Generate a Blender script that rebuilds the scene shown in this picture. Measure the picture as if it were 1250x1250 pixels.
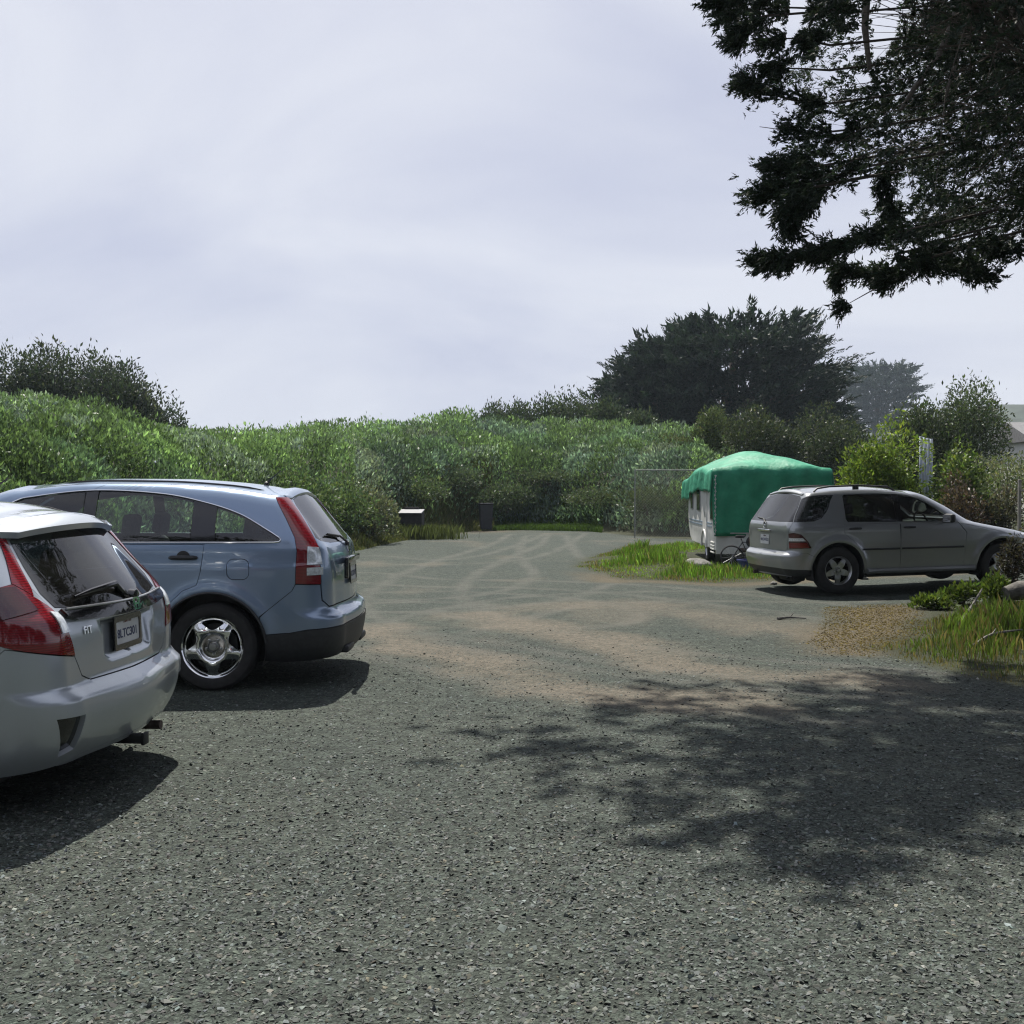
import bpy, bmesh, math, random
import numpy as np
from mathutils import Vector, Matrix
from mathutils.geometry import delaunay_2d_cdt
for _o in list(bpy.data.objects):
    bpy.data.objects.remove(_o)
sc = bpy.context.scene
COL = sc.collection
PI = math.pi
R = math.radians
# ------------------------------------------------------------------ camera, sky, sun, exposure
CAM_H = 1.56
HOR = 600.0          # picture row of the horizon (photo is 1250 x 1250)
FPX = 1250.0
cam = bpy.data.cameras.new('camera')
cam_o = bpy.data.objects.new('camera', cam)
COL.objects.link(cam_o)
cam.sensor_width = 36.0
cam.lens = 36.0
cam.clip_start = 0.05
cam.clip_end = 3000.0
cam_o.location = (0, 0, CAM_H)
cam_o.rotation_euler = (R(90) - math.atan((625 - HOR) / FPX), 0, 0)
sc.camera = cam_o
SUN = Vector((-0.15, 0.56, 1.0)).normalized()
w = bpy.data.worlds.new('World')
sc.world = w
w.use_nodes = True
nt = w.node_tree
nt.nodes.clear()
def wn(t, **k):
    n = nt.nodes.new(t)
    for a, b in k.items():
        setattr(n, a, b)
    return n
w_out = wn('ShaderNodeOutputWorld')
w_bg = wn('ShaderNodeBackground')
w_bg.inputs['Strength'].default_value = 0.1
sky = wn('ShaderNodeTexSky', sky_type='NISHITA', sun_disc=False)
sky.sun_elevation = math.asin(SUN.z)
sky.sun_rotation = math.atan2(SUN.x, SUN.y)
sky.air_density = 1.0
sky.dust_density = 3.0
tc = wn('ShaderNodeTexCoord')
mp = wn('ShaderNodeMapping')
mp.inputs['Scale'].default_value = (1.0, 1.0, 2.2)
mp.inputs['Location'].default_value = (0.6, 1.7, 0.2)
nz = wn('ShaderNodeTexNoise')
nz.inputs['Scale'].default_value = 1.7
nz.inputs['Detail'].default_value = 5.0
nz.inputs['Roughness'].default_value = 0.5
nz.inputs['Distortion'].default_value = 0.6
cr_ = wn('ShaderNodeValToRGB')
cr_.color_ramp.elements[0].position = 0.38
cr_.color_ramp.elements[0].color = (3.05, 3.25, 4.25, 1)
cr_.color_ramp.elements[1].position = 0.60
cr_.color_ramp.elements[1].color = (4.5, 4.65, 5.2, 1)
mx = wn('ShaderNodeMix', data_type='RGBA')
mx.inputs[0].default_value = 0.93
L = nt.links.new
L(tc.outputs['Generated'], mp.inputs['Vector'])
L(mp.outputs['Vector'], nz.inputs['Vector'])
L(nz.outputs['Fac'], cr_.inputs['Fac'])
L(sky.outputs['Color'], mx.inputs[6])
L(cr_.outputs['Color'], mx.inputs[7])
L(mx.outputs[2], w_bg.inputs['Color'])
L(w_bg.outputs['Background'], w_out.inputs['Surface'])
sun_d = bpy.data.lights.new('sun', 'SUN')
sun_d.energy = 5.0
sun_d.angle = R(0.6)
sun_d.color = (1.0, 0.95, 0.86)
sun_o = bpy.data.objects.new('sun', sun_d)
COL.objects.link(sun_o)
sun_o.rotation_euler = SUN.to_track_quat('Z', 'Y').to_euler()
sun_o.location = (-5, 30, 40)
sc.view_settings.view_transform = 'Standard'
sc.view_settings.look = 'None'
sc.view_settings.exposure = 0.70
sc.view_settings.gamma = 1.0
sc.view_settings.use_curve_mapping = False
sc.render.engine = 'CYCLES'
cy_ = sc.cycles
cy_.use_denoising = True
cy_.denoiser = 'OPENIMAGEDENOISE'
cy_.denoising_input_passes = 'RGB_ALBEDO_NORMAL'
cy_.denoising_prefilter = 'NONE'
cy_.pixel_filter_type = 'BLACKMAN_HARRIS'
cy_.filter_width = 1.2
cy_.max_bounces = 6
cy_.diffuse_bounces = 2
cy_.glossy_bounces = 3
cy_.transmission_bounces = 3
cy_.transparent_max_bounces = 12
cy_.volume_bounces = 0
cy_.caustics_reflective = False
cy_.caustics_refractive = False
cy_.sample_clamp_indirect = 2.0
cy_.blur_glossy = 1.0
# ------------------------------------------------------------------ general helpers
rng = np.random.default_rng(7)
random.seed(7)
def at(px, py, Y):
    """point seen at picture pixel (px,py) at depth Y in front of the camera"""
    return np.array([(px - 625) / FPX * Y, Y, CAM_H + (HOR - py) / FPX * Y])
def gnd(px, py):
    Y = CAM_H * FPX / (py - HOR)
    return ((px - 625) / FPX * Y, Y)
def proj(p):
    p = np.atleast_2d(p)
    return 625 + FPX * p[:, 0] / p[:, 1], HOR - FPX * (p[:, 2] - CAM_H) / p[:, 1]
def smooth(a, b, x):
    t = np.clip((np.asarray(x, float) - a) / (b - a), 0, 1)
    return t * t * (3 - 2 * t)
_lat = np.random.default_rng(3).random((256, 256))
def vnoise(x, y):
    x = np.asarray(x, float); y = np.asarray(y, float)
    xi = np.floor(x).astype(int); yi = np.floor(y).astype(int)
    fx = x - xi; fy = y - yi
    fx = fx * fx * (3 - 2 * fx); fy = fy * fy * (3 - 2 * fy)
    a = _lat[xi % 256, yi % 256]; b = _lat[(xi + 1) % 256, yi % 256]
    c = _lat[xi % 256, (yi + 1) % 256]; d = _lat[(xi + 1) % 256, (yi + 1) % 256]
    return (a * (1 - fx) + b * fx) * (1 - fy) + (c * (1 - fx) + d * fx) * fy
def fbm(x, y, o=4):
    s = 0; a = 0.5; t = 0
    for i in range(o):
        s = s + a * vnoise(x * 2 ** i + 17.3 * i, y * 2 ** i + 5.1 * i); t += a; a *= 0.5
    return s / t
def worley(x, y, s):
    """distance (in cells) to the nearest jittered point, and a random number for that point"""
    x = np.asarray(x, float) / s; y = np.asarray(y, float) / s
    xi = np.floor(x).astype(int); yi = np.floor(y).astype(int); best = np.full(x.shape, 9.0); idr = np.zeros(x.shape)
    for dx in (-1, 0, 1):
        for dy in (-1, 0, 1):
            cx = xi + dx; cy = yi + dy
            jx = _lat[cx % 256, cy % 256]; jy = _lat[(cx + 91) % 256, (cy + 37) % 256]; r_ = _lat[(cx + 13) % 256, (cy + 171) % 256]
            d = np.hypot(cx + jx - x, cy + jy - y); k = d < best
            best = np.where(k, d, best); idr = np.where(k, r_, idr)
    return best, idr
def pip(px, py, poly):
    px = np.asarray(px, float); py = np.asarray(py, float)
    poly = np.asarray(poly, float)
    inside = np.zeros(px.shape, bool)
    j = len(poly) - 1
    for i in range(len(poly)):
        xi, yi = poly[i]; xj, yj = poly[j]
        if yi != yj:
            c = ((yi > py) != (yj > py)) & (px < (xj - xi) * (py - yi) / (yj - yi) + xi)
            inside ^= c
        j = i
    return inside
def poly_dist(px, py, poly):
    """signed distance, positive inside"""
    px = np.asarray(px, float); py = np.asarray(py, float)
    poly = np.asarray(poly, float)
    d = np.full(px.shape, 1e9)
    for i in range(len(poly)):
        a = poly[i - 1]; b = poly[i]
        ab = b - a
        t = np.clip(((px - a[0]) * ab[0] + (py - a[1]) * ab[1]) / (ab @ ab), 0, 1)
        d = np.minimum(d, np.hypot(px - a[0] - t * ab[0], py - a[1] - t * ab[1]))
    return np.where(pip(px, py, poly), d, -d)
def tag(o, label=None, cat=None, group=None, kind=None):
    if label: o['label'] = label
    if cat: o['category'] = cat
    if group: o['group'] = group
    if kind: o['kind'] = kind
    return o
def empty(name, loc=(0, 0, 0), rz=0.0, label=None, cat=None, group=None, parent=None):
    o = bpy.data.objects.new(name, None)
    o.empty_display_size = 0.2
    COL.objects.link(o)
    o.location = loc
    o.rotation_euler = (0, 0, rz)
    if parent: o.parent = parent
    return tag(o, label, cat, group)
def link(name, me, mat=None, parent=None, loc=None):
    o = bpy.data.objects.new(name, me)
    COL.objects.link(o)
    if mat is not None and not me.materials: me.materials.append(mat)
    if parent: o.parent = parent
    if loc is not None: o.location = loc
    return o
def np_mesh(name, verts, faces, col=None, smooth_=False):
    """faces: (N,k) int array of equal-sized polygons"""
    verts = np.asarray(verts, np.float32); faces = np.asarray(faces, np.int32)
    n, k = faces.shape
    me = bpy.data.meshes.new(name)
    me.vertices.add(len(verts)); me.vertices.foreach_set('co', verts.ravel())
    me.loops.add(n * k); me.loops.foreach_set('vertex_index', faces.ravel())
    me.polygons.add(n)
    me.polygons.foreach_set('loop_start', np.arange(0, n * k, k, dtype=np.int32))
    me.polygons.foreach_set('loop_total', np.full(n, k, np.int32))
    me.polygons.foreach_set('use_smooth', np.full(n, smooth_, bool))
    if col is not None:
        ca = me.color_attributes.new('col', 'FLOAT_COLOR', 'POINT')
        c = np.ones((len(verts), 4), np.float32); c[:, :3] = col
        ca.data.foreach_set('color', c.ravel())
    me.update(calc_edges=True)
    return me
def py_mesh(name, verts, faces, smooth_=True):
    me = bpy.data.meshes.new(name)
    me.from_pydata([tuple(map(float, v)) for v in verts], [], [tuple(int(i) for i in f) for f in faces])
    if smooth_:
        me.polygons.foreach_set('use_smooth', [True] * len(me.polygons))
    me.update()
    return me
class MB:
    """collects simple shapes into one mesh"""
    def __init__(s): s.v = []; s.f = []
    def add(s, v, f):
        k = len(s.v); s.v += [tuple(map(float, p)) for p in v]; s.f += [tuple(i + k for i in q) for q in f]; return s
    def box(s, c, d, rot=None, bev=0.0):
        bm = bmesh.new(); bmesh.ops.create_cube(bm, size=1)
        bmesh.ops.scale(bm, vec=d, verts=bm.verts)
        if bev > 0:
            bmesh.ops.bevel(bm, geom=bm.edges[:], offset=bev, segments=2, affect='EDGES', profile=0.5)
        M = Matrix.Translation(c)
        if rot is not None:
            from mathutils import Euler
            M = M @ Euler(rot).to_matrix().to_4x4()
        bm.transform(M); bm.verts.index_update()
        s.add([v.co for v in bm.verts], [[v.index for v in f.verts] for f in bm.faces]); bm.free(); return s
    def tube(s, pts, rad, n=8, cap=True, closed=False):
        pts = [Vector(p) for p in pts]
        if not hasattr(rad, '__len__'): rad = [rad] * len(pts)
        vs = []; fs = []; m = len(pts)
        up = None
        for i, p in enumerate(pts):
            if closed: t = pts[(i + 1) % m] - pts[i - 1]
            else: t = pts[min(i + 1, m - 1)] - pts[max(i - 1, 0)]
            if t.length < 1e-9: t = Vector((0, 0, 1))
            t.normalize()
            if up is None:
                up = Vector((0, 0, 1)) if abs(t.z) < 0.9 else Vector((1, 0, 0))
            a = t.cross(up)
            if a.length < 1e-6: a = t.orthogonal()
            a.normalize(); b = a.cross(t).normalized(); up = b
            for k in range(n):
                an = 2 * PI * k / n
                vs.append(p + (a * math.cos(an) + b * math.sin(an)) * rad[i])
        for i in range(m if closed else m - 1):
            j = (i + 1) % m
            for k in range(n):
                q = (k + 1) % n
                fs.append((i * n + k, i * n + q, j * n + q, j * n + k))
        if cap and not closed:
            fs.append(tuple(range(n - 1, -1, -1))); fs.append(tuple((m - 1) * n + k for k in range(n)))
        return s.add(vs, fs)
    def lathe(s, prof, n=32, axis='y', c=(0, 0, 0), closed=False):
        """prof: list of (radius, along axis)"""
        vs = []; m = len(prof)
        for r_, h in prof:
            for k in range(n):
                an = 2 * PI * k / n
                a, b = r_ * math.cos(an), r_ * math.sin(an)
                vs.append((c[0] + a, c[1] + h, c[2] + b) if axis == 'y' else
                          (c[0] + a, c[1] + b, c[2] + h) if axis == 'z' else (c[0] + h, c[1] + a, c[2] + b))
        fs = []
        for i in range(m if closed else m - 1):
            j = (i + 1) % m
            for k in range(n):
                q = (k + 1) % n
                fs.append((i * n + k, i * n + q, j * n + q, j * n + k))
        return s.add(vs, fs)
    def mesh(s, name, smooth_=False):
        me = py_mesh(name, s.v, s.f, smooth_)
        bm = bmesh.new(); bm.from_mesh(me)
        bmesh.ops.recalc_face_normals(bm, faces=bm.faces); bm.to_mesh(me); bm.free()
        if smooth_:
            try: me.set_sharp_from_angle(angle=R(38))
            except Exception: pass
        return me
    def build(s, name, mat, parent=None, smooth_=False, loc=None):
        return link(name, s.mesh(name, smooth_), mat, parent, loc)
# ------------------------------------------------------------------ materials
def nodes(name):
    m = bpy.data.materials.new(name); m.use_nodes = True
    t = m.node_tree; b = t.nodes['Principled BSDF']
    return m, t, b
def N(t, kind, **k):
    n = t.nodes.new(kind)
    for a, b in k.items():
        if a.startswith('i_'): n.inputs[a[2:]].default_value = b
        else: setattr(n, a, b)
    return n
def basic(name, col, rough=0.6, metal=0.0, var=0.12, scale=8.0, bump=0.0, bscale=60.0, spec=0.5, coat=0.0, coord='Object'):
    m, t, b = nodes(name)
    tcn = N(t, 'ShaderNodeTexCoord')
    nz = N(t, 'ShaderNodeTexNoise'); nz.inputs['Scale'].default_value = scale; nz.inputs['Detail'].default_value = 5
    t.links.new(tcn.outputs[coord], nz.inputs['Vector'])
    mr = N(t, 'ShaderNodeMapRange'); mr.inputs[1].default_value = 0.3; mr.inputs[2].default_value = 0.7
    mr.inputs[3].default_value = 1 - var; mr.inputs[4].default_value = 1 + var
    t.links.new(nz.outputs['Fac'], mr.inputs[0])
    vm = N(t, 'ShaderNodeVectorMath', operation='SCALE'); vm.inputs[0].default_value = col
    t.links.new(mr.outputs[0], vm.inputs['Scale'])
    t.links.new(vm.outputs[0], b.inputs['Base Color'])
    b.inputs['Roughness'].default_value = rough; b.inputs['Metallic'].default_value = metal
    b.inputs['Specular IOR Level'].default_value = spec
    b.inputs['Coat Weight'].default_value = coat; b.inputs['Coat Roughness'].default_value = 0.04
    if bump > 0:
        n2 = N(t, 'ShaderNodeTexNoise'); n2.inputs['Scale'].default_value = bscale; n2.inputs['Detail'].default_value = 6
        t.links.new(tcn.outputs[coord], n2.inputs['Vector'])
        bp = N(t, 'ShaderNodeBump'); bp.inputs['Strength'].default_value = 1.0; bp.inputs['Distance'].default_value = bump
        t.links.new(n2.outputs['Fac'], bp.inputs['Height']); t.links.new(bp.outputs[0], b.inputs['Normal'])
    return m
def paint_mat(name, col, metal=0.7, rough=0.32, dust=(0.20, 0.18, 0.15), dustz=0.75, dustamt=0.5):
    """metallic car paint with clear coat, fine flake and road dust low on the body"""
    m, t, b = nodes(name)
    tcn = N(t, 'ShaderNodeTexCoord')
    nz = N(t, 'ShaderNodeTexNoise'); nz.inputs['Scale'].default_value = 900; nz.inputs['Detail'].default_value = 1
    t.links.new(tcn.outputs['Object'], nz.inputs['Vector'])
    mr = N(t, 'ShaderNodeMapRange'); mr.inputs[3].default_value = 0.85; mr.inputs[4].default_value = 1.15
    t.links.new(nz.outputs['Fac'], mr.inputs[0])
    vm = N(t, 'ShaderNodeVectorMath', operation='SCALE'); vm.inputs[0].default_value = col
    t.links.new(mr.outputs[0], vm.inputs['Scale'])
    sep = N(t, 'ShaderNodeSeparateXYZ'); t.links.new(tcn.outputs['Object'], sep.inputs[0])
    d1 = N(t, 'ShaderNodeMapRange'); d1.inputs[1].default_value = dustz; d1.inputs[2].default_value = 0.2
    d1.inputs[3].default_value = 0.03; d1.inputs[4].default_value = dustamt
    t.links.new(sep.outputs['Z'], d1.inputs[0])
    n3 = N(t, 'ShaderNodeTexNoise'); n3.inputs['Scale'].default_value = 5; n3.inputs['Detail'].default_value = 7; n3.inputs['Roughness'].default_value = 0.65
    t.links.new(tcn.outputs['Object'], n3.inputs['Vector'])
    mu = N(t, 'ShaderNodeMath', operation='MULTIPLY'); t.links.new(d1.outputs[0], mu.inputs[0]); t.links.new(n3.outputs['Fac'], mu.inputs[1])
    mix = N(t, 'ShaderNodeMix', data_type='RGBA'); t.links.new(mu.outputs[0], mix.inputs[0])
    t.links.new(vm.outputs[0], mix.inputs[6]); mix.inputs[7].default_value = (*dust, 1)
    t.links.new(mix.outputs[2], b.inputs['Base Color'])
    b.inputs['Metallic'].default_value = metal
    rr = N(t, 'ShaderNodeMapRange'); rr.inputs[3].default_value = rough; rr.inputs[4].default_value = 0.8
    t.links.new(mu.outputs[0], rr.inputs[0]); t.links.new(rr.outputs[0], b.inputs['Roughness'])
    b.inputs['Coat Weight'].default_value = 1.0; b.inputs['Coat Roughness'].default_value = 0.025
    return m
def glass_mat(name, tint, gl=1.0, dirt=0.06):
    """thin tinted pane: clear tint with a mirror-like coat that strengthens at grazing angles, faint dust film"""
    m, t, b = nodes(name); t.nodes.remove(b)
    out = t.nodes['Material Output']
    tr = N(t, 'ShaderNodeBsdfTransparent'); tr.inputs[0].default_value = (*tint, 1)
    gg = N(t, 'ShaderNodeBsdfGlossy'); gg.inputs['Roughness'].default_value = 0.02; gg.inputs[0].default_value = (gl, gl, gl, 1)
    fr = N(t, 'ShaderNodeFresnel'); fr.inputs[0].default_value = 1.55
    mu = N(t, 'ShaderNodeMath', operation='MULTIPLY_ADD'); mu.inputs[1].default_value = 1.15; mu.inputs[2].default_value = 0.01; mu.use_clamp = True
    t.links.new(fr.outputs[0], mu.inputs[0])
    mx = N(t, 'ShaderNodeMixShader'); t.links.new(mu.outputs[0], mx.inputs[0])
    t.links.new(tr.outputs[0], mx.inputs[1]); t.links.new(gg.outputs[0], mx.inputs[2])
    df = N(t, 'ShaderNodeBsdfDiffuse'); df.inputs[0].default_value = (0.35, 0.34, 0.31, 1)
    tcn = N(t, 'ShaderNodeTexCoord'); nz = N(t, 'ShaderNodeTexNoise'); nz.inputs['Scale'].default_value = 6; nz.inputs['Detail'].default_value = 6
    t.links.new(tcn.outputs['Object'], nz.inputs['Vector'])
    m2 = N(t, 'ShaderNodeMath', operation='MULTIPLY'); m2.inputs[1].default_value = dirt
    t.links.new(nz.outputs['Fac'], m2.inputs[0])
    mx2 = N(t, 'ShaderNodeMixShader'); t.links.new(m2.outputs[0], mx2.inputs[0])
    t.links.new(mx.outputs[0], mx2.inputs[1]); t.links.new(df.outputs[0], mx2.inputs[2])
    t.links.new(mx2.outputs[0], out.inputs['Surface'])
    return m
def leaf_mat(name, tint=(1, 1, 1), trans=0.35, rough=0.45, spec=0.4):
    """foliage: colour from the 'col' attribute, partly translucent, slightly glossy"""
    m, t, b = nodes(name)
    at_ = N(t, 'ShaderNodeAttribute', attribute_name='col')
    vm = N(t, 'ShaderNodeVectorMath', operation='MULTIPLY'); vm.inputs[1].default_value = tint
    t.links.new(at_.outputs['Color'], vm.inputs[0])
    t.links.new(vm.outputs[0], b.inputs['Base Color'])
    b.inputs['Roughness'].default_value = rough; b.inputs['Specular IOR Level'].default_value = spec
    tl = N(t, 'ShaderNodeBsdfTranslucent')
    v2 = N(t, 'ShaderNodeVectorMath', operation='MULTIPLY'); v2.inputs[1].default_value = (1.15, 1.22, 0.72)
    t.links.new(vm.outputs[0], v2.inputs[0]); t.links.new(v2.outputs[0], tl.inputs[0])
    mx = N(t, 'ShaderNodeMixShader'); mx.inputs[0].default_value = trans
    out = t.nodes['Material Output']
    t.links.new(b.outputs[0], mx.inputs[1]); t.links.new(tl.outputs[0], mx.inputs[2]); t.links.new(mx.outputs[0], out.inputs['Surface'])
    return m
M = {}
M['tyre'] = basic('tyre_rubber', (0.018, 0.018, 0.018), 0.85, var=0.3, scale=20, bump=0.001, bscale=90)
M['chrome'] = basic('chrome', (0.78, 0.79, 0.80), 0.08, 1.0, var=0.05)
M['alloy'] = basic('alloy', (0.42, 0.43, 0.44), 0.3, 0.9, var=0.12, scale=14)
M['dark_metal'] = basic('dark_metal', (0.03, 0.03, 0.032), 0.5, 0.6, var=0.3)
M['rust_metal'] = basic('rusty_steel', (0.09, 0.07, 0.06), 0.7, 0.5, var=0.4, scale=30)
M['black_plastic'] = basic('black_plastic', (0.022, 0.023, 0.025), 0.55, var=0.25, scale=30, bump=0.0006, bscale=200)
M['gloss_black'] = basic('gloss_black', (0.008, 0.008, 0.009), 0.12, coat=0.5)
M['interior'] = basic('interior_trim', (0.03, 0.03, 0.033), 0.85, var=0.2)
M['seat'] = basic('seat_cloth', (0.035, 0.036, 0.04), 0.9, var=0.25, scale=30, bump=0.002, bscale=150)
M['glass'] = glass_mat('window_glass', (0.70, 0.80, 0.74))
M['privacy'] = glass_mat('privacy_glass', (0.16, 0.17, 0.17))
M['hatch_glass'] = glass_mat('hatch_glass', (0.10, 0.12, 0.11), gl=0.9, dirt=0.04)
M['clear_lens'] = basic('clear_lens', (0.62, 0.66, 0.68), 0.12, 0.2, var=0.25, scale=60, coat=1.0)
M['plate'] = basic('plate_white', (0.55, 0.56, 0.56), 0.45, var=0.1)
M['plate_ink'] = basic('plate_ink', (0.02, 0.03, 0.09), 0.5)
def lens_mat(name, col):
    m, t, b = nodes(name)
    tcn = N(t, 'ShaderNodeTexCoord'); wv = N(t, 'ShaderNodeTexWave'); wv.inputs['Scale'].default_value = 28; wv.bands_direction = 'Z'
    t.links.new(tcn.outputs['Object'], wv.inputs['Vector'])
    mr = N(t, 'ShaderNodeMapRange'); mr.inputs[3].default_value = 0.6; mr.inputs[4].default_value = 1.2; t.links.new(wv.outputs['Fac'], mr.inputs[0])
    vm = N(t, 'ShaderNodeVectorMath', operation='SCALE'); vm.inputs[0].default_value = col; t.links.new(mr.outputs[0], vm.inputs['Scale'])
    t.links.new(vm.outputs[0], b.inputs['Base Color']); b.inputs['Roughness'].default_value = 0.15
    b.inputs['Coat Weight'].default_value = 1.0; b.inputs['Coat Roughness'].default_value = 0.02
    b.inputs['Subsurface Weight'].default_value = 0.0
    return m
M['red_lens'] = lens_mat('red_lens', (0.17, 0.005, 0.010))
M['dark_red_lens'] = lens_mat('dark_red_lens', (0.06, 0.004, 0.007))
# ------------------------------------------------------------------ the land
def tabs(px, xs, ys): return np.interp(px, xs, ys)
_PX = [-900, -400, -100, 0, 100, 200, 300, 440, 500, 580, 640, 720, 800, 850, 950, 1250, 1800]
_RB = [7, 9, 12, 14, 15.5, 18, 21, 27.3, 33, 40.5, 41.5, 40.0, 34.0, 33.5, 40, 60, 60]          # where the gravel ends
_RR = [24, 26, 28, 30, 32, 38, 42, 48, 50, 52, 53, 54, 54, 54, 60, 90, 90]                # where the bank reaches its top
_RY = [470, 478, 480, 484, 494, 524, 526, 519, 514, 506, 512, 517, 516, 522, 568, 592, 596]      # picture row of the scrub's top edge
_ZT = [1.56 + (HOR - y) / FPX * r_ for y, r_ in zip(_RY, _RR)]
def azim(X, Y):
    an = np.clip(np.arctan2(X, np.maximum(Y, -1e9)), -1.0, 1.0)
    return 625 + FPX * np.tan(an)
def canopy(X, Y):
    """height of the scrub above the soil"""
    d, r_ = worley(X, Y, 1.9)
    dome = np.sqrt(np.clip(1 - (d / 0.95) ** 2, 0, 1)) * (0.45 + 0.85 * r_)
    return 0.15 + 0.95 * dome + 0.35 * (vnoise(X * 2.1 + 9, Y * 2.1) - 0.5) + 0.3 * fbm(X * .3, Y * .3, 2)
ISLAND = [(1.27, 21.2), (1.5, 23.5), (2.6, 27), (3.3, 29.5), (6, 31), (10, 31), (10, 19.4), (6, 18.6), (4.6, 17.9), (3.55, 17.4), (1.95, 18.05)]
VERGE = [(3.35, 10.2), (3.45, 9.4), (3.95, 7.9), (5.2, 7.2), (9, 7), (13, 9), (13, 14.9), (9.5, 14.9), (7.4, 14.5), (5.9, 14.1), (4.95, 12.6), (4.2, 11.3)]
def terrain(X, Y):
    X = np.asarray(X, float); Y = np.asarray(Y, float)
    px = azim(X, Y)
    d = np.where(np.abs(X) < 0.9 * np.maximum(Y, 1e-6), Y, np.hypot(X, Y) * 0.85)
    rb = tabs(px, _PX, _RB) + 1.5; rr = tabs(px, _PX, _RR); zt = tabs(px, _PX, _ZT) - 1.2
    zt = np.maximum(zt, 0.0)
    t = np.clip((d - rb) / (rr - rb), 0, 1)
    prof = 0.45 * smooth(0, 0.25, t) + 0.55 * t ** 1.1
    h = zt * prof * (1 - 0.35 * smooth(0, 60, d - rr))
    h = np.where(Y < -2, h * smooth(-12, -2, Y), h)
    h = h + 0.10 * smooth(5.5, 9.5, X) * smooth(9, 14, Y) * (1 - smooth(26, 40, Y))     # the right side rises a little
    h = h + 0.22 * smooth(0.3, 2.2, poly_dist(X, Y, VERGE)) * smooth(5.6, 7.5, X) * smooth(14.9, 13.6, Y) + smooth(0, 6, t * 10) * 0.5 * (fbm(X * 0.16, Y * 0.16, 3) - 0.5) * t
    h = h + 0.14 * smooth(3.7, 3.1, X) * smooth(0.2, 2.0, poly_dist(X, Y, ISLAND)) * (1 - smooth(20.5, 21.4, Y) * smooth(3.6, 4.2, X)) * (.5 + fbm(X * .5 + 3, Y * .5, 2))
    return h + 0.012 * (fbm(X * 0.5, Y * 0.5, 2) - 0.5)
DRYP = [gnd(975, 785), gnd(1005, 742), gnd(1115, 736), gnd(1150, 775), gnd(1075, 806), gnd(1000, 800)]
def veg_mask(X, Y):
    px = azim(X, Y)
    d = np.where(np.abs(X) < 0.9 * np.maximum(Y, 1e-6), Y, np.hypot(X, Y) * 0.85)
    rb = tabs(px, _PX, _RB)
    wob = 0.7 * (fbm(X * 0.9, Y * 0.9, 3) - 0.5)
    m = smooth(-0.4, 0.6, d - rb + wob)
    m = np.maximum(m, smooth(-0.25, 0.35, poly_dist(X, Y, ISLAND) + wob * 0.8))
    m = np.maximum(m, smooth(-0.15, 0.3, poly_dist(X, Y, VERGE) + wob * 0.7))
    m = np.maximum(m, smooth(0, 1.5, X - 10.2) * smooth(6, 9, Y))
    return m
def dry_mask(X, Y):
    wob = 0.6 * (fbm(X * 1.3 + 4, Y * 1.3, 3) - 0.5)
    m = smooth(-0.2, 0.5, poly_dist(X, Y, DRYP) + wob)
    ring = poly_dist(X, Y, ISLAND) + wob
    m = np.maximum(m, 0.8 * smooth(-0.9, -0.3, ring) * (1 - smooth(0.0, 0.5, ring)) * smooth(20.5, 18.5, Y))
    c = gnd(590, 648)
    m = np.maximum(m, np.exp(-(((X - c[0] + 0.2) / 1.3) ** 2 + ((Y - c[1]) / 1.6) ** 2)))
    return m
def dirt_mask(X, Y):
    """bare tan soil worn through the gravel: two wheel lanes that swing out from the parked cars"""
    def lane(pts, wd):
        d = np.full(np.shape(X), 1e9)
        P = [gnd(*p) for p in pts]
        for a, b in zip(P[:-1], P[1:]):
            a = np.array(a); b = np.array(b); ab = b - a
            t = np.clip(((X - a[0]) * ab[0] + (Y - a[1]) * ab[1]) / (ab @ ab), 0, 1)
            d = np.minimum(d, np.hypot(X - a[0] - t * ab[0], Y - a[1] - t * ab[1]))
        return smooth(wd, wd * 0.15, d + 0.5 * wd * (fbm(X * 1.7, Y * 1.7, 3) - 0.5) * 2)
    m = lane([(440, 770), (520, 792), (590, 812), (660, 838), (760, 850), (900, 858)], 0.75)
    m = np.maximum(m, lane([(590, 752), (680, 770), (760, 790), (830, 812), (930, 826), (1060, 832)], 0.75))
    m = np.maximum(m, 0.7 * lane([(660, 742), (760, 738), (870, 752), (990, 775)], 0.9))
    m = m * (0.55 + 0.9 * fbm(X * 2.1 + 3, Y * 2.1, 4))
    m = np.maximum(m, 0.5 * smooth(0.60, 0.8, fbm(X * 0.7 + 30, Y * 0.5 + 8, 4)) * smooth(9, 13, Y))
    return np.clip(m, 0, 1)
def axis(parts):
    out = []
    for a, b, s in parts:
        out += list(np.arange(a, b - 1e-6, s))
    return np.array(out + [parts[-1][1]])
gx = axis([(-900, -100, 80), (-100, -30, 5), (-30, -9, 0.7), (-9, 13, 0.11), (13, 32, 0.7), (32, 100, 5), (100, 900, 80)])
gy = axis([(-300, -20, 20), (-20, 2, 1.2), (2, 20, 0.1), (20, 46, 0.3), (46, 80, 1.2), (80, 200, 10), (200, 1400, 100)])
GX, GY = np.meshgrid(gx, gy, indexing='ij')
GZ = terrain(GX, GY)
gv = np.stack([GX, GY, GZ], -1).reshape(-1, 3)
ni, nj = GX.shape
ii = (np.arange(ni - 1)[:, None] * nj + np.arange(nj - 1)[None, :]).ravel()
gf = np.stack([ii, ii + nj, ii + nj + 1, ii + 1], -1)
gcol = np.stack([dirt_mask(GX, GY), dry_mask(GX, GY), veg_mask(GX, GY)], -1).reshape(-1, 3)
gme = np_mesh('ground', gv, gf, gcol, True)
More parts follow.
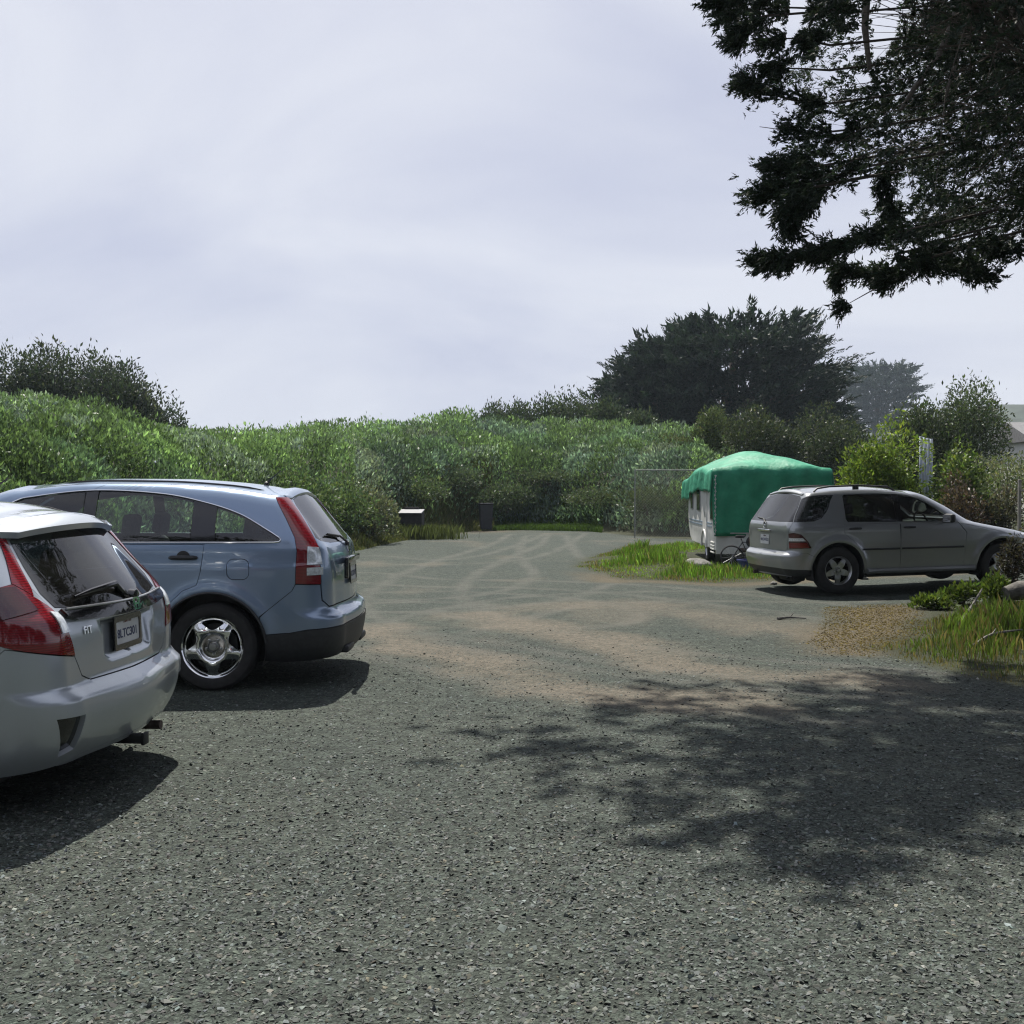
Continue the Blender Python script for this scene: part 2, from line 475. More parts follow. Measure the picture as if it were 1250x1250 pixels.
def tracks(X, Y):
    """pale compacted wheel tracks, two to a lane, swinging through the turning area"""
    lanes = [[(.6, 37), (.1, 30), (-1.1, 22), (-1.5, 17), (-1.2, 13.6), (-.1, 11), (1.2, 9.4), (2.8, 8.4), (4.2, 7.6)], [(-2.6, 14.2), (-1.2, 14.0), (.3, 15.4), (1.1, 19), (.9, 26), (1.2, 36)], [(-2.4, 11.6), (-.9, 10.2), (.6, 8.6), (2.2, 7.6)],
             [(4.6, 15.0), (2.6, 15.3), (.6, 14.6), (-.6, 12.6), (-1.4, 10.9)], [(-3, 19), (-1.6, 17.6), (.4, 17.2), (2.2, 16.0), (4.0, 13.6), (5.0, 11.8)], [(-3.4, 24), (-2.0, 22.5), (-.3, 24), (.9, 30), (2.0, 38)], [(-.2, 13.2), (.6, 12.4), (.9, 13.4), (.2, 14.6), (-1.0, 15.2), (-2.4, 15.0)]]
    m = np.zeros(X.shape); wob = .12 * (fbm(X * .9, Y * .9, 2) - .5)
    for ln in lanes:
        P = np.array(crom_([np.array(p, float) for p in ln], 7)); best = np.full(X.shape, 1e9)
        for a, b in zip(P[:-1], P[1:]):
            ab = b - a; t = np.clip(((X - a[0]) * ab[0] + (Y - a[1]) * ab[1]) / (ab @ ab), 0, 1)
            best = np.minimum(best, np.hypot(X - a[0] - t * ab[0], Y - a[1] - t * ab[1]))
        m = np.maximum(m, smooth(.19, .04, np.abs(best - .72 + wob)))
    return m
def crom_(P, n):
    P = [2 * P[0] - P[1]] + P + [2 * P[-1] - P[-2]]; out = []
    for i in range(1, len(P) - 2):
        for k in range(n):
            t = k / n; out.append(0.5 * (2 * P[i] + (P[i + 1] - P[i - 1]) * t + (2 * P[i - 1] - 5 * P[i] + 4 * P[i + 1] - P[i + 2]) * t * t + (3 * P[i] - P[i - 1] - 3 * P[i + 1] + P[i + 2]) * t ** 3))
    return out + [P[-2]]
_tr = np.zeros(GX.shape); _k = (np.abs(GX) < 9) & (GY > 5) & (GY < 42); _tr[_k] = tracks(GX[_k], GY[_k])
_at = gme.attributes.new('trk', 'FLOAT', 'POINT'); _at.data.foreach_set('value', _tr.ravel().astype(np.float32))
def ground_material():
    m, t, b = nodes('gravel_ground')
    tcn = N(t, 'ShaderNodeTexCoord'); P = tcn.outputs['Object']
    at_ = N(t, 'ShaderNodeAttribute', attribute_name='col'); sep = N(t, 'ShaderNodeSeparateColor'); t.links.new(at_.outputs['Color'], sep.inputs[0])
    def vor(scale, feat='F1'):
        v = N(t, 'ShaderNodeTexVoronoi', feature=feat); v.inputs['Scale'].default_value = scale; t.links.new(P, v.inputs['Vector']); return v
    def noise(scale, d=6, r_=0.6):
        n = N(t, 'ShaderNodeTexNoise'); n.inputs['Scale'].default_value = scale; n.inputs['Detail'].default_value = d; n.inputs['Roughness'].default_value = r_
        t.links.new(P, n.inputs['Vector']); return n
    def ramp(src, a, ca, b_, cb):
        r_ = N(t, 'ShaderNodeValToRGB'); e = r_.color_ramp.elements
        e[0].position = a; e[0].color = (*ca, 1); e[1].position = b_; e[1].color = (*cb, 1); t.links.new(src, r_.inputs[0]); return r_.outputs[0]
    def mix(f, a, c, bt='MIX'):
        x = N(t, 'ShaderNodeMix', data_type='RGBA', blend_type=bt)
        if isinstance(f, float): x.inputs[0].default_value = f
        else: t.links.new(f, x.inputs[0])
        for sock, v in ((6, a), (7, c)):
            if isinstance(v, tuple): x.inputs[sock].default_value = (*v, 1)
            else: t.links.new(v, x.inputs[sock])
        return x.outputs[2]
    v1 = vor(52); v2 = vor(120)
    s1 = N(t, 'ShaderNodeSeparateColor'); t.links.new(v1.outputs['Color'], s1.inputs[0])
    s2 = N(t, 'ShaderNodeSeparateColor'); t.links.new(v2.outputs['Color'], s2.inputs[0])
    c1 = ramp(s1.outputs[0], 0.0, (0.014, 0.017, 0.016), 1.0, (0.056, 0.066, 0.060))
    c2 = ramp(s2.outputs[0], 0.0, (0.014, 0.017, 0.016), 1.0, (0.050, 0.059, 0.054))
    g = mix(0.5, c1, c2)
    big = noise(0.55, 7, 0.62)
    g = mix(ramp(big.outputs['Fac'], 0.35, (0, 0, 0), 0.7, (0.55, 0.55, 0.55)), g, (0.055, 0.058, 0.050))
    mid = noise(7.5, 8, 0.75)
    g = mix(0.8, g, ramp(mid.outputs['Fac'], 0.30, (0.45, 0.45, 0.45), 0.70, (1.75, 1.75, 1.75)), 'MULTIPLY')
    spk = noise(38, 4, 0.8)
    g = mix(1.0, g, ramp(spk.outputs['Fac'], 0.36, (0.42, 0.45, 0.43), 0.66, (1.85, 1.92, 1.82)), 'MULTIPLY')
    spk2 = noise(13, 6, 0.8)
    g = mix(0.8, g, ramp(spk2.outputs['Fac'], 0.34, (0.55, 0.56, 0.55), 0.68, (1.5, 1.55, 1.5)), 'MULTIPLY')
    # tyre arcs: paler compacted bands
    sx = N(t, 'ShaderNodeSeparateXYZ'); t.links.new(P, sx.inputs[0])
    tk = N(t, 'ShaderNodeAttribute', attribute_name='trk')
    brk = noise(1.6, 5); bm_ = N(t, 'ShaderNodeMapRange'); bm_.inputs[1].default_value = 0.32; bm_.inputs[2].default_value = 0.58; bm_.inputs[3].default_value = .25; t.links.new(brk.outputs['Fac'], bm_.inputs[0])
    tm2 = N(t, 'ShaderNodeMath', operation='MULTIPLY'); t.links.new(tk.outputs['Fac'], tm2.inputs[0]); t.links.new(bm_.outputs[0], tm2.inputs[1])
    tm3 = N(t, 'ShaderNodeMath', operation='MULTIPLY'); t.links.new(tm2.outputs[0], tm3.inputs[0]); tm3.inputs[1].default_value = .5
    g = mix(tm3.outputs[0], g, (0.115, 0.113, 0.099))
    # bare dirt
    dn = noise(9, 8, 0.7)
    dcol = ramp(dn.outputs['Fac'], 0.3, (0.085, 0.074, 0.057), 0.72, (0.195, 0.168, 0.130))
    dm = N(t, 'ShaderNodeMath', operation='MULTIPLY_ADD'); dm.use_clamp = True
    fine = noise(26, 6, 0.75); fm = N(t, 'ShaderNodeMapRange'); fm.inputs[1].default_value = 0.3; fm.inputs[2].default_value = 0.7; fm.inputs[3].default_value = 0.0; fm.inputs[4].default_value = 1.5
    t.links.new(fine.outputs['Fac'], fm.inputs[0])
    t.links.new(sep.outputs[0], dm.inputs[0]); t.links.new(fm.outputs[0], dm.inputs[1]); dm.inputs[2].default_value = 0.0
    g = mix(dm.outputs[0], g, dcol)
    # dry litter
    lit = noise(34, 8, 0.8)
    lcol = ramp(lit.outputs['Fac'], 0.32, (0.035, 0.029, 0.019), 0.68, (0.165, 0.128, 0.075))
    fl_ = N(t, 'ShaderNodeMapRange'); fl_.inputs[1].default_value = 0.25; fl_.inputs[2].default_value = 0.65; fl_.inputs[3].default_value = 0.45; fl_.inputs[4].default_value = 1.1; t.links.new(fine.outputs['Fac'], fl_.inputs[0])
    lm = N(t, 'ShaderNodeMath', operation='MULTIPLY', use_clamp=True); t.links.new(sep.outputs[1], lm.inputs[0]); t.links.new(fl_.outputs[0], lm.inputs[1])
    g = mix(lm.outputs[0], g, lcol)
    # soil under plants
    sn = noise(3, 8, 0.7)
    scol = ramp(sn.outputs['Fac'], 0.3, (0.018, 0.022, 0.011), 0.7, (0.045, 0.05, 0.022))
    g = mix(sep.outputs[2], g, scol)
    t.links.new(g, b.inputs['Base Color'])
    b.inputs['Roughness'].default_value = 0.92; b.inputs['Specular IOR Level'].default_value = 0.25
    # relief
    h1 = N(t, 'ShaderNodeMath', operation='SUBTRACT'); h1.inputs[0].default_value = 0.8; t.links.new(v1.outputs['Distance'], h1.inputs[1])
    hh = N(t, 'ShaderNodeMath', operation='MULTIPLY'); t.links.new(h1.outputs[0], hh.inputs[0]); t.links.new(s1.outputs[1], hh.inputs[1])
    h2 = N(t, 'ShaderNodeMath', operation='SUBTRACT'); h2.inputs[0].default_value = 0.8; t.links.new(v2.outputs['Distance'], h2.inputs[1])
    hs = N(t, 'ShaderNodeMath', operation='MULTIPLY_ADD'); t.links.new(h2.outputs[0], hs.inputs[0]); hs.inputs[1].default_value = 0.4; t.links.new(hh.outputs[0], hs.inputs[2])
    nn = noise(6, 8, 0.7); h3 = N(t, 'ShaderNodeMath', operation='MULTIPLY_ADD'); t.links.new(nn.outputs['Fac'], h3.inputs[0]); h3.inputs[1].default_value = 1.4; t.links.new(hs.outputs[0], h3.inputs[2])
    bp = N(t, 'ShaderNodeBump'); bp.inputs['Strength'].default_value = 0.9; bp.inputs['Distance'].default_value = 0.020
    t.links.new(h3.outputs[0], bp.inputs['Height']); t.links.new(bp.outputs[0], b.inputs['Normal'])
    return m
M['ground'] = ground_material()
ground = link('ground', gme, M['ground'])
tag(ground, 'grey gravel parking area with worn tan wheel lanes', kind='structure')
# ---- loose stones of the gravel, near enough to be seen one by one
def stones():
    P = []; edges = np.concatenate([np.arange(2.6, 5, .3), np.arange(5, 12.6, .5)])
    for y0, y1 in zip(edges[:-1], edges[1:]):
        ym = (y0 + y1) / 2; dens = 4200 * min(1, (4 / ym) ** 2.6) * float(smooth(12.5, 9.5, ym))
        xa, xb = -0.5 * y1 - 1.5, 0.5 * y1 + 1.2
        n = int((xb - xa) * (y1 - y0) * dens)
        P.append(np.stack([rng.uniform(xa, xb, n), rng.uniform(y0, y1, n)], -1))
    P = np.concatenate(P)
    keep = (rng.random(len(P)) > dirt_mask(P[:, 0], P[:, 1]) * 0.8) & (veg_mask(P[:, 0], P[:, 1]) < 0.5)
    keep &= rng.random(len(P)) < 0.45 + 1.0 * fbm(P[:, 0] * 1.2 + 50, P[:, 1] * 1.2, 3)
    P = P[keep]; n = len(P)
    size = 0.004 + 0.0075 * rng.random(n) ** 1.9
    size = np.where(rng.random(n) < 0.004, size * 1.7, size) * (1 + 0.02 * np.clip(P[:, 1] - 4, 0, 8))
    base = np.array([[1, 0, 0], [-1, 0, 0], [0, 1, 0], [0, -1, 0], [0, 0, 1], [0, 0, -1]], float)
    v = base[None] * (0.6 + 0.7 * rng.random((n, 6, 1)))
    v += rng.normal(0, 0.22, (n, 6, 3))
    v *= np.array([1.25, 0.95, 0.34])[None, None]
    q = rng.normal(size=(n, 4)); q[:, :2] *= 0.16; q[:, 2] *= 1.0
    q = np.stack([q[:, 3], q[:, 0], q[:, 1], q[:, 2]], -1); q /= np.linalg.norm(q, axis=1, keepdims=True)
    a, b_, c, d = q.T
    Rm = np.stack([1 - 2 * (c * c + d * d), 2 * (b_ * c - a * d), 2 * (b_ * d + a * c),
                   2 * (b_ * c + a * d), 1 - 2 * (b_ * b_ + d * d), 2 * (c * d - a * b_),
                   2 * (b_ * d - a * c), 2 * (c * d + a * b_), 1 - 2 * (b_ * b_ + c * c)], -1).reshape(n, 3, 3)
    v = np.einsum('nij,nkj->nki', Rm, v) * size[:, None, None]
    z = terrain(P[:, 0], P[:, 1]) + size * 0.2
    v += np.concatenate([P, z[:, None]], 1)[:, None]
    f0 = np.array([[0, 2, 4], [2, 1, 4], [1, 3, 4], [3, 0, 4], [2, 0, 5], [1, 2, 5], [3, 1, 5], [0, 3, 5]])
    f = (f0[None] + 6 * np.arange(n)[:, None, None]).reshape(-1, 3)
    val = 0.048 + 0.11 * rng.random(n) ** 1.5
    val = np.where(rng.random(n) < 0.03, val * 1.6, val)
    tint = np.stack([.93 + 0.05 * rng.normal(size=n), np.ones(n) * 1.03, 0.95 + 0.05 * rng.normal(size=n)], -1)
    warm = rng.random(n) < 0.06
    tint[warm] *= np.array([1.12, 1.0, 0.85])
    c_ = np.repeat(np.clip(val[:, None] * tint, 0.02, 0.6), 6, 0)
    return np_mesh('gravel_stones', v.reshape(-1, 3), f, c_, False)
def attr_mat(name, rough=0.9, spec=0.3):
    m, t, b = nodes(name)
    a = N(t, 'ShaderNodeAttribute', attribute_name='col'); t.links.new(a.outputs['Color'], b.inputs['Base Color'])
    b.inputs['Roughness'].default_value = rough; b.inputs['Specular IOR Level'].default_value = spec
    return m
M['stone'] = attr_mat('crushed_stone')
tag(link('gravel_stones', stones(), M['stone']), 'loose crushed grey stones scattered over the parking area', 'gravel', kind='stuff')
# ------------------------------------------------------------------ cars
def pchip(xs, ys):
    xs = np.asarray(xs, float); ys = np.asarray(ys, float)
    h = np.diff(xs); dl = np.diff(ys) / h
    d = np.zeros(len(xs))
    for i in range(1, len(xs) - 1):
        if dl[i - 1] * dl[i] > 0:
            w1 = 2 * h[i] + h[i - 1]; w2 = h[i] + 2 * h[i - 1]
            d[i] = (w1 + w2) / (w1 / dl[i - 1] + w2 / dl[i])
    d[0] = dl[0]; d[-1] = dl[-1]
    def f(x):
        x = np.clip(np.asarray(x, float), xs[0], xs[-1])
        i = np.clip(np.searchsorted(xs, x) - 1, 0, len(h) - 1)
        t = (x - xs[i]) / h[i]
        return ((1 + 2 * t) * (1 - t) ** 2 * ys[i] + t * (1 - t) ** 2 * h[i] * d[i] + t * t * (3 - 2 * t) * ys[i + 1] + t * t * (t - 1) * h[i] * d[i + 1])
    return f
def crom(pts, n=6):
    """Catmull-Rom curve through points (open)"""
    P = [np.array(p, float) for p in pts]; P = [2 * P[0] - P[1]] + P + [2 * P[-1] - P[-2]]
    out = []
    for i in range(1, len(P) - 2):
        for k in range(n):
            t = k / n
            out.append(0.5 * (2 * P[i] + (P[i + 1] - P[i - 1]) * t + (2 * P[i - 1] - 5 * P[i] + 4 * P[i + 1] - P[i + 2]) * t * t + (3 * P[i] - P[i - 1] - 3 * P[i + 1] + P[i + 2]) * t ** 3))
    out.append(P[-2])
    return out
def cdt_fill(outer, holes, grid):
    """triangulate a polygon with holes, with extra inner points; returns 2-D points and triangles"""
    outer = np.asarray(outer, float)
    loops = [outer] + [np.asarray(h, float) for h in holes]
    bpts = np.concatenate(loops)
    g = np.asarray(grid, float).reshape(-1, 2)
    if len(g):
        k = pip(g[:, 0], g[:, 1], outer)
        for h in loops[1:]: k &= ~pip(g[:, 0], g[:, 1], h)
        g = g[k]
    if len(g):
        mind = np.full(len(g), 1e9)
        for lp in loops:
            a = np.roll(lp, 1, 0)
            for s in range(0, len(lp), 64):
                A = a[s:s + 64]; B = lp[s:s + 64]; AB = B - A
                t = np.clip(((g[:, None] - A) * AB).sum(-1) / np.maximum((AB ** 2).sum(-1), 1e-12), 0, 1)
                mind = np.minimum(mind, np.linalg.norm(g[:, None] - A - t[..., None] * AB, axis=-1).min(1))
        g = g[mind > 0.012]
    V = [Vector(p) for p in bpts] + [Vector(p) for p in g]
    E = []; k = 0
    for lp in loops:
        n = len(lp); E += [(k + i, k + (i + 1) % n) for i in range(n)]; k += n
    vs, es, fs, *_ = delaunay_2d_cdt(V, E, [], 0, 1e-5)
    vs = np.array([tuple(v) for v in vs]); fs = np.array([f for f in fs if len(f) == 3])
    c = vs[fs].mean(1)
    k = pip(c[:, 0], c[:, 1], outer)
    for h in loops[1:]: k &= ~pip(c[:, 0], c[:, 1], h)
    a = vs[fs]
    ar = np.abs((a[:, 1, 0] - a[:, 0, 0]) * (a[:, 2, 1] - a[:, 0, 1]) - (a[:, 2, 0] - a[:, 0, 0]) * (a[:, 1, 1] - a[:, 0, 1]))
    fs = fs[k & (ar > 1e-9)]
    used = np.unique(fs); re = np.full(len(vs), -1); re[used] = np.arange(len(used))
    return vs[used], re[fs]
def orient(P, F, Nn):
    fn = np.cross(P[F[:, 1]] - P[F[:, 0]], P[F[:, 2]] - P[F[:, 0]])
    s = (fn * Nn[F].mean(1)).sum(1) < 0
    F = F.copy(); F[s] = F[s][:, [0, 2, 1]]
    return F
def sheet_mesh(name, P, F, Nn, thick=0.0, centre=False):
    """surface with given normals; boundary edges get an inward flange of depth thick"""
    F = orient(P, F, Nn)
    nv = len(P); V = [P]; NN = [Nn]; FS = [F]
    if thick > 0:
        e = np.concatenate([F[:, [0, 1]], F[:, [1, 2]], F[:, [2, 0]]])
        key = np.sort(e, 1); _, idx, cnt = np.unique(key[:, 0] * nv + key[:, 1], return_index=True, return_counts=True)
        be = e[idx[cnt == 1]]
        if centre: be = be[~((np.abs(P[be[:, 0], 1]) < 2e-4) & (np.abs(P[be[:, 1], 1]) < 2e-4))]
        a, b = P[be[:, 0]], P[be[:, 1]]
        a2, b2 = a - Nn[be[:, 0]] * thick, b - Nn[be[:, 1]] * thick
        fn = np.cross(b - a, a2 - a); fn /= np.maximum(np.linalg.norm(fn, axis=1, keepdims=True), 1e-12)
        # flange faces outward: away from the sheet
        m = len(be); q = nv + np.arange(m) * 4
        V += [np.stack([a, b, b2, a2], 1).reshape(-1, 3)]; NN += [np.repeat(-fn, 4, 0)]
        FS += [np.stack([q + 1, q, q + 3], 1), np.stack([q + 1, q + 3, q + 2], 1)]
    V = np.concatenate(V); NN = np.concatenate(NN); F = np.concatenate(FS)
    me = np_mesh(name, V, F, None, True)
    me.normals_split_custom_set_from_vertices([tuple(map(float, n)) for n in NN])
    return me
class Body:
    """car skin: each height z has a closed outline ring (front, front corner, side, rear corner, rear); u runs 0..5 over half of it"""
    def __init__(s, xr, xf, low, zb, zt, ZR, ZF, crown, tumble, rnd, taper, cr, cf, cyr, bulge, arches, ra, flare, dent=None):
        s.xr = pchip(*xr); s.xf = pchip(*xf); s.low = pchip(*low); s.zb = zb; s.zt = pchip(*zt)
        s.ZR, s.ZF, s.crown, s.tumble, s.rnd, s.taper = ZR, ZF, crown, tumble, rnd, taper
        s.cr = pchip(*cr); s.cf = pchip(*cf); s.cyr = pchip(*cyr); s.bulge = pchip(*bulge)
        s.arches, s.ra, s.flare, s.dent = arches, ra, flare, dent
        Ls = float(s.xr(0.6) - s.xf(0.6)) - 0.5
        s.K = np.array([0, .7, 1.05, 1.05 + Ls, 1.4 + Ls, 2.1 + Ls])
    def hw(s, x, z):
        x = np.asarray(x, float); z = np.asarray(z, float)
        wl = s.low(np.minimum(z, s.zb))
        ztx = s.zt(x)
        q = np.clip((z - s.zb) / np.maximum(ztx - s.zb, 0.05), 0, 1)
        wu = s.tumble * q ** 1.15 + s.rnd * (1 - np.sqrt(np.maximum(1 - q ** 7, 0)))
        xa, xb, ta, xc, xd, tb = s.taper
        tp = 1 - ta * smooth(xa, xb, x) - tb * smooth(xc, xd, x)
        w_ = (wl - wu) * tp
        for ax in s.arches:
            d = np.hypot(x - ax, z - s.ra[1])
            w_ = w_ + s.flare * np.exp(-((d - s.ra[0] - 0.03) / 0.055) ** 2)
        return w_
    def ab(s, z):
        return s.xf(z) + s.cf(z), s.xr(z) - s.cr(z)
    def wall(s, u, z):
        u = np.asarray(u, float); z = np.asarray(z, float)
        a, b = s.ab(z); cr, cf, cy = s.cr(z), s.cf(z), s.cyr(z)
        Wb = s.hw(b, z); Wa = s.hw(a, z); wyb = np.maximum(Wb - cy, .05); wya = np.maximum(Wa - cy, .05)
        us = np.clip(u - 2, 0, 1)
        x = a + (b - a) * us; y = s.hw(x, z)
        ph = np.clip(u - 3, 0, 1) * PI / 2
        k = u > 3
        x = np.where(k, b + cr * np.sin(ph), x); y = np.where(k, wyb + cy * np.cos(ph), y)
        k = u > 4; t = np.clip(5 - u, 0, 1)
        yr = t * wyb
        xx = s.xr(z) + s.bulge(z) * (1 - t * t) ** 1.5
        if s.dent is not None: xx = xx + s.dent(yr, z)
        x = np.where(k, xx, x); y = np.where(k, yr, y)
        ph = np.clip(2 - u, 0, 1) * PI / 2; k = u < 2
        x = np.where(k, a - cf * np.sin(ph), x); y = np.where(k, wya + cy * np.cos(ph), y)
        k = u < 1; t = np.clip(u, 0, 1)
        x = np.where(k, s.xf(z) - 0.10 * (1 - t * t) ** 1.5, x); y = np.where(k, t * wya, y)
        return np.stack([x, y, z], -1)
    def normal(s, u, z):
        e = 0.006
        ul, uh = np.clip(u - e, 0, 5), np.clip(u + e, 0, 5)
        du = s.wall(uh, z) - s.wall(ul, z); dz = s.wall(u, z + 0.004) - s.wall(u, z - 0.004)
        n = np.cross(dz, du)
        n /= np.maximum(np.linalg.norm(n, axis=-1, keepdims=True), 1e-12)
        c = (u > 4.999) | (u < 0.001)
        n[c, 1] = 0; n /= np.maximum(np.linalg.norm(n, axis=-1, keepdims=True), 1e-12)
        # outward
        P = s.wall(u, z); out = np.stack([np.where(u > 3.2, 1, np.where(u < 1.8, -1, 0)), np.where((u > 1) & (u < 4), 1.0, 0.02), np.zeros_like(u)], -1)
        sg = np.sign((n * out).sum(-1)); sg[sg == 0] = 1
        return n * sg[:, None]
    def nat(s, p):
        k, a, z = p
        if k == 'u': return a, z
        A, B = [float(q) for q in s.ab(z)]; cr, cf, cy = float(s.cr(z)), float(s.cf(z)), float(s.cyr(z))
        if k == 's':
            if a > B: return 3 + math.asin(min(1, (a - B) / cr)) / (PI / 2), z
            if a < A: return 2 - math.asin(min(1, (A - a) / cf)) / (PI / 2), z
            return 2 + (a - A) / (B - A), z
        if k == 'r':
            wy = max(float(s.hw(B, z)) - cy, .05)
            if a <= wy: return 5 - a / wy, z
            return 3 + math.acos(min(1, (a - wy) / cy)) / (PI / 2), z
        wy = max(float(s.hw(A, z)) - cy, .05)
        if a <= wy: return a / wy, z
        return 2 - math.acos(min(1, (a - wy) / cy)) / (PI / 2), z
    def U(s, u): return np.interp(u, np.arange(6), s.K)
    def iU(s, U): return np.interp(U, s.K, np.arange(6))
    def path(s, pts, step=0.03):
        out = []
        n = len(pts)
        for i in range(n):
            p, q = pts[i], pts[(i + 1) % n]
            ua, ub = s.nat(p), s.nat(q)
            A = np.array([s.U(ua[0]), ua[1]]); B = np.array([s.U(ub[0]), ub[1]])
            m = max(1, int(math.ceil(np.linalg.norm(B - A) / step)))
            for j in range(m):
                t = j / m
                if p[0] == q[0] and p[0] != 'u':
                    uu = s.nat((p[0], p[1] + (q[1] - p[1]) * t, p[2] + (q[2] - p[2]) * t)); out.append((float(s.U(uu[0])), uu[1]))
                else: out.append(tuple(A + (B - A) * t))
        o = [out[0]]
        for p in out[1:]:
            if math.hypot(p[0] - o[-1][0], p[1] - o[-1][1]) > 1e-4: o.append(p)
        if math.hypot(o[0][0] - o[-1][0], o[0][1] - o[-1][1]) < 1e-4: o.pop()
        return np.array(o)
    def inset(s, lp, d):
        n = len(lp); a = np.roll(lp, 1, 0); b = np.roll(lp, -1, 0)
        ar = 0.5 * np.sum(a[:, 0] * lp[:, 1] - lp[:, 0] * a[:, 1])
        def nrm(e): return e / np.maximum(np.linalg.norm(e, axis=1, keepdims=True), 1e-9)
        e1 = nrm(lp - a); e2 = nrm(b - lp)
        n1 = np.stack([-e1[:, 1], e1[:, 0]], 1); n2 = np.stack([-e2[:, 1], e2[:, 0]], 1)
        m = n1 + n2; m /= np.maximum((m * n1).sum(1, keepdims=True), 0.35)
        o = lp + m * d * np.sign(ar)
        ce = np.abs(lp[:, 0] - s.K[5]) < 1e-4; o[ce, 0] = s.K[5]
        ce = np.abs(lp[:, 0]) < 1e-4; o[ce, 0] = 0
        return o
    def grid(s, step):
        us = np.concatenate([np.linspace(0, .7, max(3, int(.7 / step))), np.linspace(.7, 1.05, 8), np.arange(1.05, s.K[3], step), np.linspace(s.K[3], s.K[4], 9), np.linspace(s.K[4], s.K[5], max(4, int(.7 / step)))])
        zs = np.concatenate([np.arange(0.15, s.zb, step * 0.6), np.arange(s.zb, 1.9, step * 0.45)])
        Ug, Zg = np.meshgrid(us, zs); return np.stack([Ug.ravel(), Zg.ravel()], -1)
    def panel(s, name, loop, mat, parent, holes=(), side='both', off=0.0, thick=0.012, step=0.06, gap=0.0, raw=False):
        """loop: native points or (U,z) array (raw). side: -1 / 1 / 'full' (both halves, one mesh)"""
        lp = loop if raw else s.path(loop)
        if gap: lp = s.inset(lp, gap)
        V, F = cdt_fill(lp, holes, s.grid(step))
        u = s.iU(V[:, 0]); z = V[:, 1]
        P = s.wall(u, z); n = s.normal(u, z); P = P + n * off
        cen = (u > 4.9995) | (u < 0.0005); P[cen, 1] = 0
        def half(sg): 
            m = np.array([1, sg, 1.0]); return P * m, n * m
        objs = []
        if side == 'full':
            Pa, na = half(1); Pb, nb = half(-1); k = len(Pa)
            me = sheet_mesh(name, np.concatenate([Pa, Pb]), np.concatenate([F, F + k]), np.concatenate([na, nb]), thick, True)
            objs.append(link(name, me, mat, parent))
        else:
            for sg in ((-1, 1) if side == 'both' else (side,)):
                Pa, na = half(sg); objs.append(link(name, sheet_mesh(name, Pa, F, na, thick), mat, parent))
        return objs
    def top_loop(s):
        """half outline of the roof edge: from rear centre to front centre, in (U,z)"""
        out = []
        for t in np.linspace(5, 4, 12): out.append((float(s.U(t)), s.ZR + s.crown * (1 - (5 - t) ** 2)))
        for t in np.linspace(4, 3, 7)[1:]: out.append((float(s.U(t)), s.ZR))
        A, B = float(s.ab(s.ZF)[0]), float(s.ab(s.ZR)[1])
        for x in np.linspace(B, A, 40)[1:-1]:
            z = float(s.zt(x)); u = s.nat(('s', x, z)); out.append((float(s.U(u[0])), z))
        out.append((float(s.U(2)), s.ZF))
        for t in np.linspace(2, 1, 7)[1:]: out.append((float(s.U(t)), s.ZF))
        for t in np.linspace(1, 0, 12)[1:]: out.append((float(s.U(t)), s.ZF + s.crown * (1 - t ** 2)))
        return out
    def pt(s, native, sg=-1, off=0.0):
        u, z = s.nat(native); P = s.wall(np.array([u]), np.array([z]))[0]; n = s.normal(np.array([u]), np.array([z]))[0]
        P = P + n * off; P[1] *= sg; n = n * np.array([1, sg, 1]); return P, n
    def roof(s, name, mat, parent, drop=0.0):
        tl = np.array(s.top_loop()); P = s.wall(s.iU(tl[:, 0]), tl[:, 1])
        half = P[:, :2]; full = np.concatenate([half, (half * [1, -1])[::-1][1:-1]])
        xs = np.arange(full[:, 0].min(), full[:, 0].max(), 0.08); ys = np.linspace(-.8, .8, 25)
        X, Y = np.meshgrid(xs, ys); V, F = cdt_fill(full, [], np.stack([X.ravel(), Y.ravel()], -1))
        A, B = float(s.ab(s.ZF)[0]), float(s.ab(s.ZR)[1])
        def zf(x, y):
            xc = np.clip(x, A, B); ze = s.zt(xc)
            Wt = s.hw(xc, ze); return ze + s.crown * (1 - np.clip(np.abs(y) / Wt, 0, 1) ** 2)
        z = zf(V[:, 0], V[:, 1])
        # boundary vertices take the wall's height so the sheets meet
        for p in P:
            for sg in (1, -1):
                d = np.hypot(V[:, 0] - p[0], V[:, 1] - sg * p[1]); k = d < 1e-4; z[k] = p[2]
        e = 0.01
        n = np.stack([-(zf(V[:, 0] + e, V[:, 1]) - zf(V[:, 0] - e, V[:, 1])) / (2 * e), -(zf(V[:, 0], V[:, 1] + e) - zf(V[:, 0], V[:, 1] - e)) / (2 * e), np.ones(len(V))], -1)
        n /= np.linalg.norm(n, axis=1, keepdims=True)
        return link(name, sheet_mesh(name, np.column_stack([V, z - drop]), F, n, 0.0), mat, parent), zf
def circ(cx, cz, r_, n=40): return [('s', cx + r_ * math.cos(2 * PI * i / n), cz + r_ * math.sin(2 * PI * i / n)) for i in range(n)]
_wheel_cache = {}
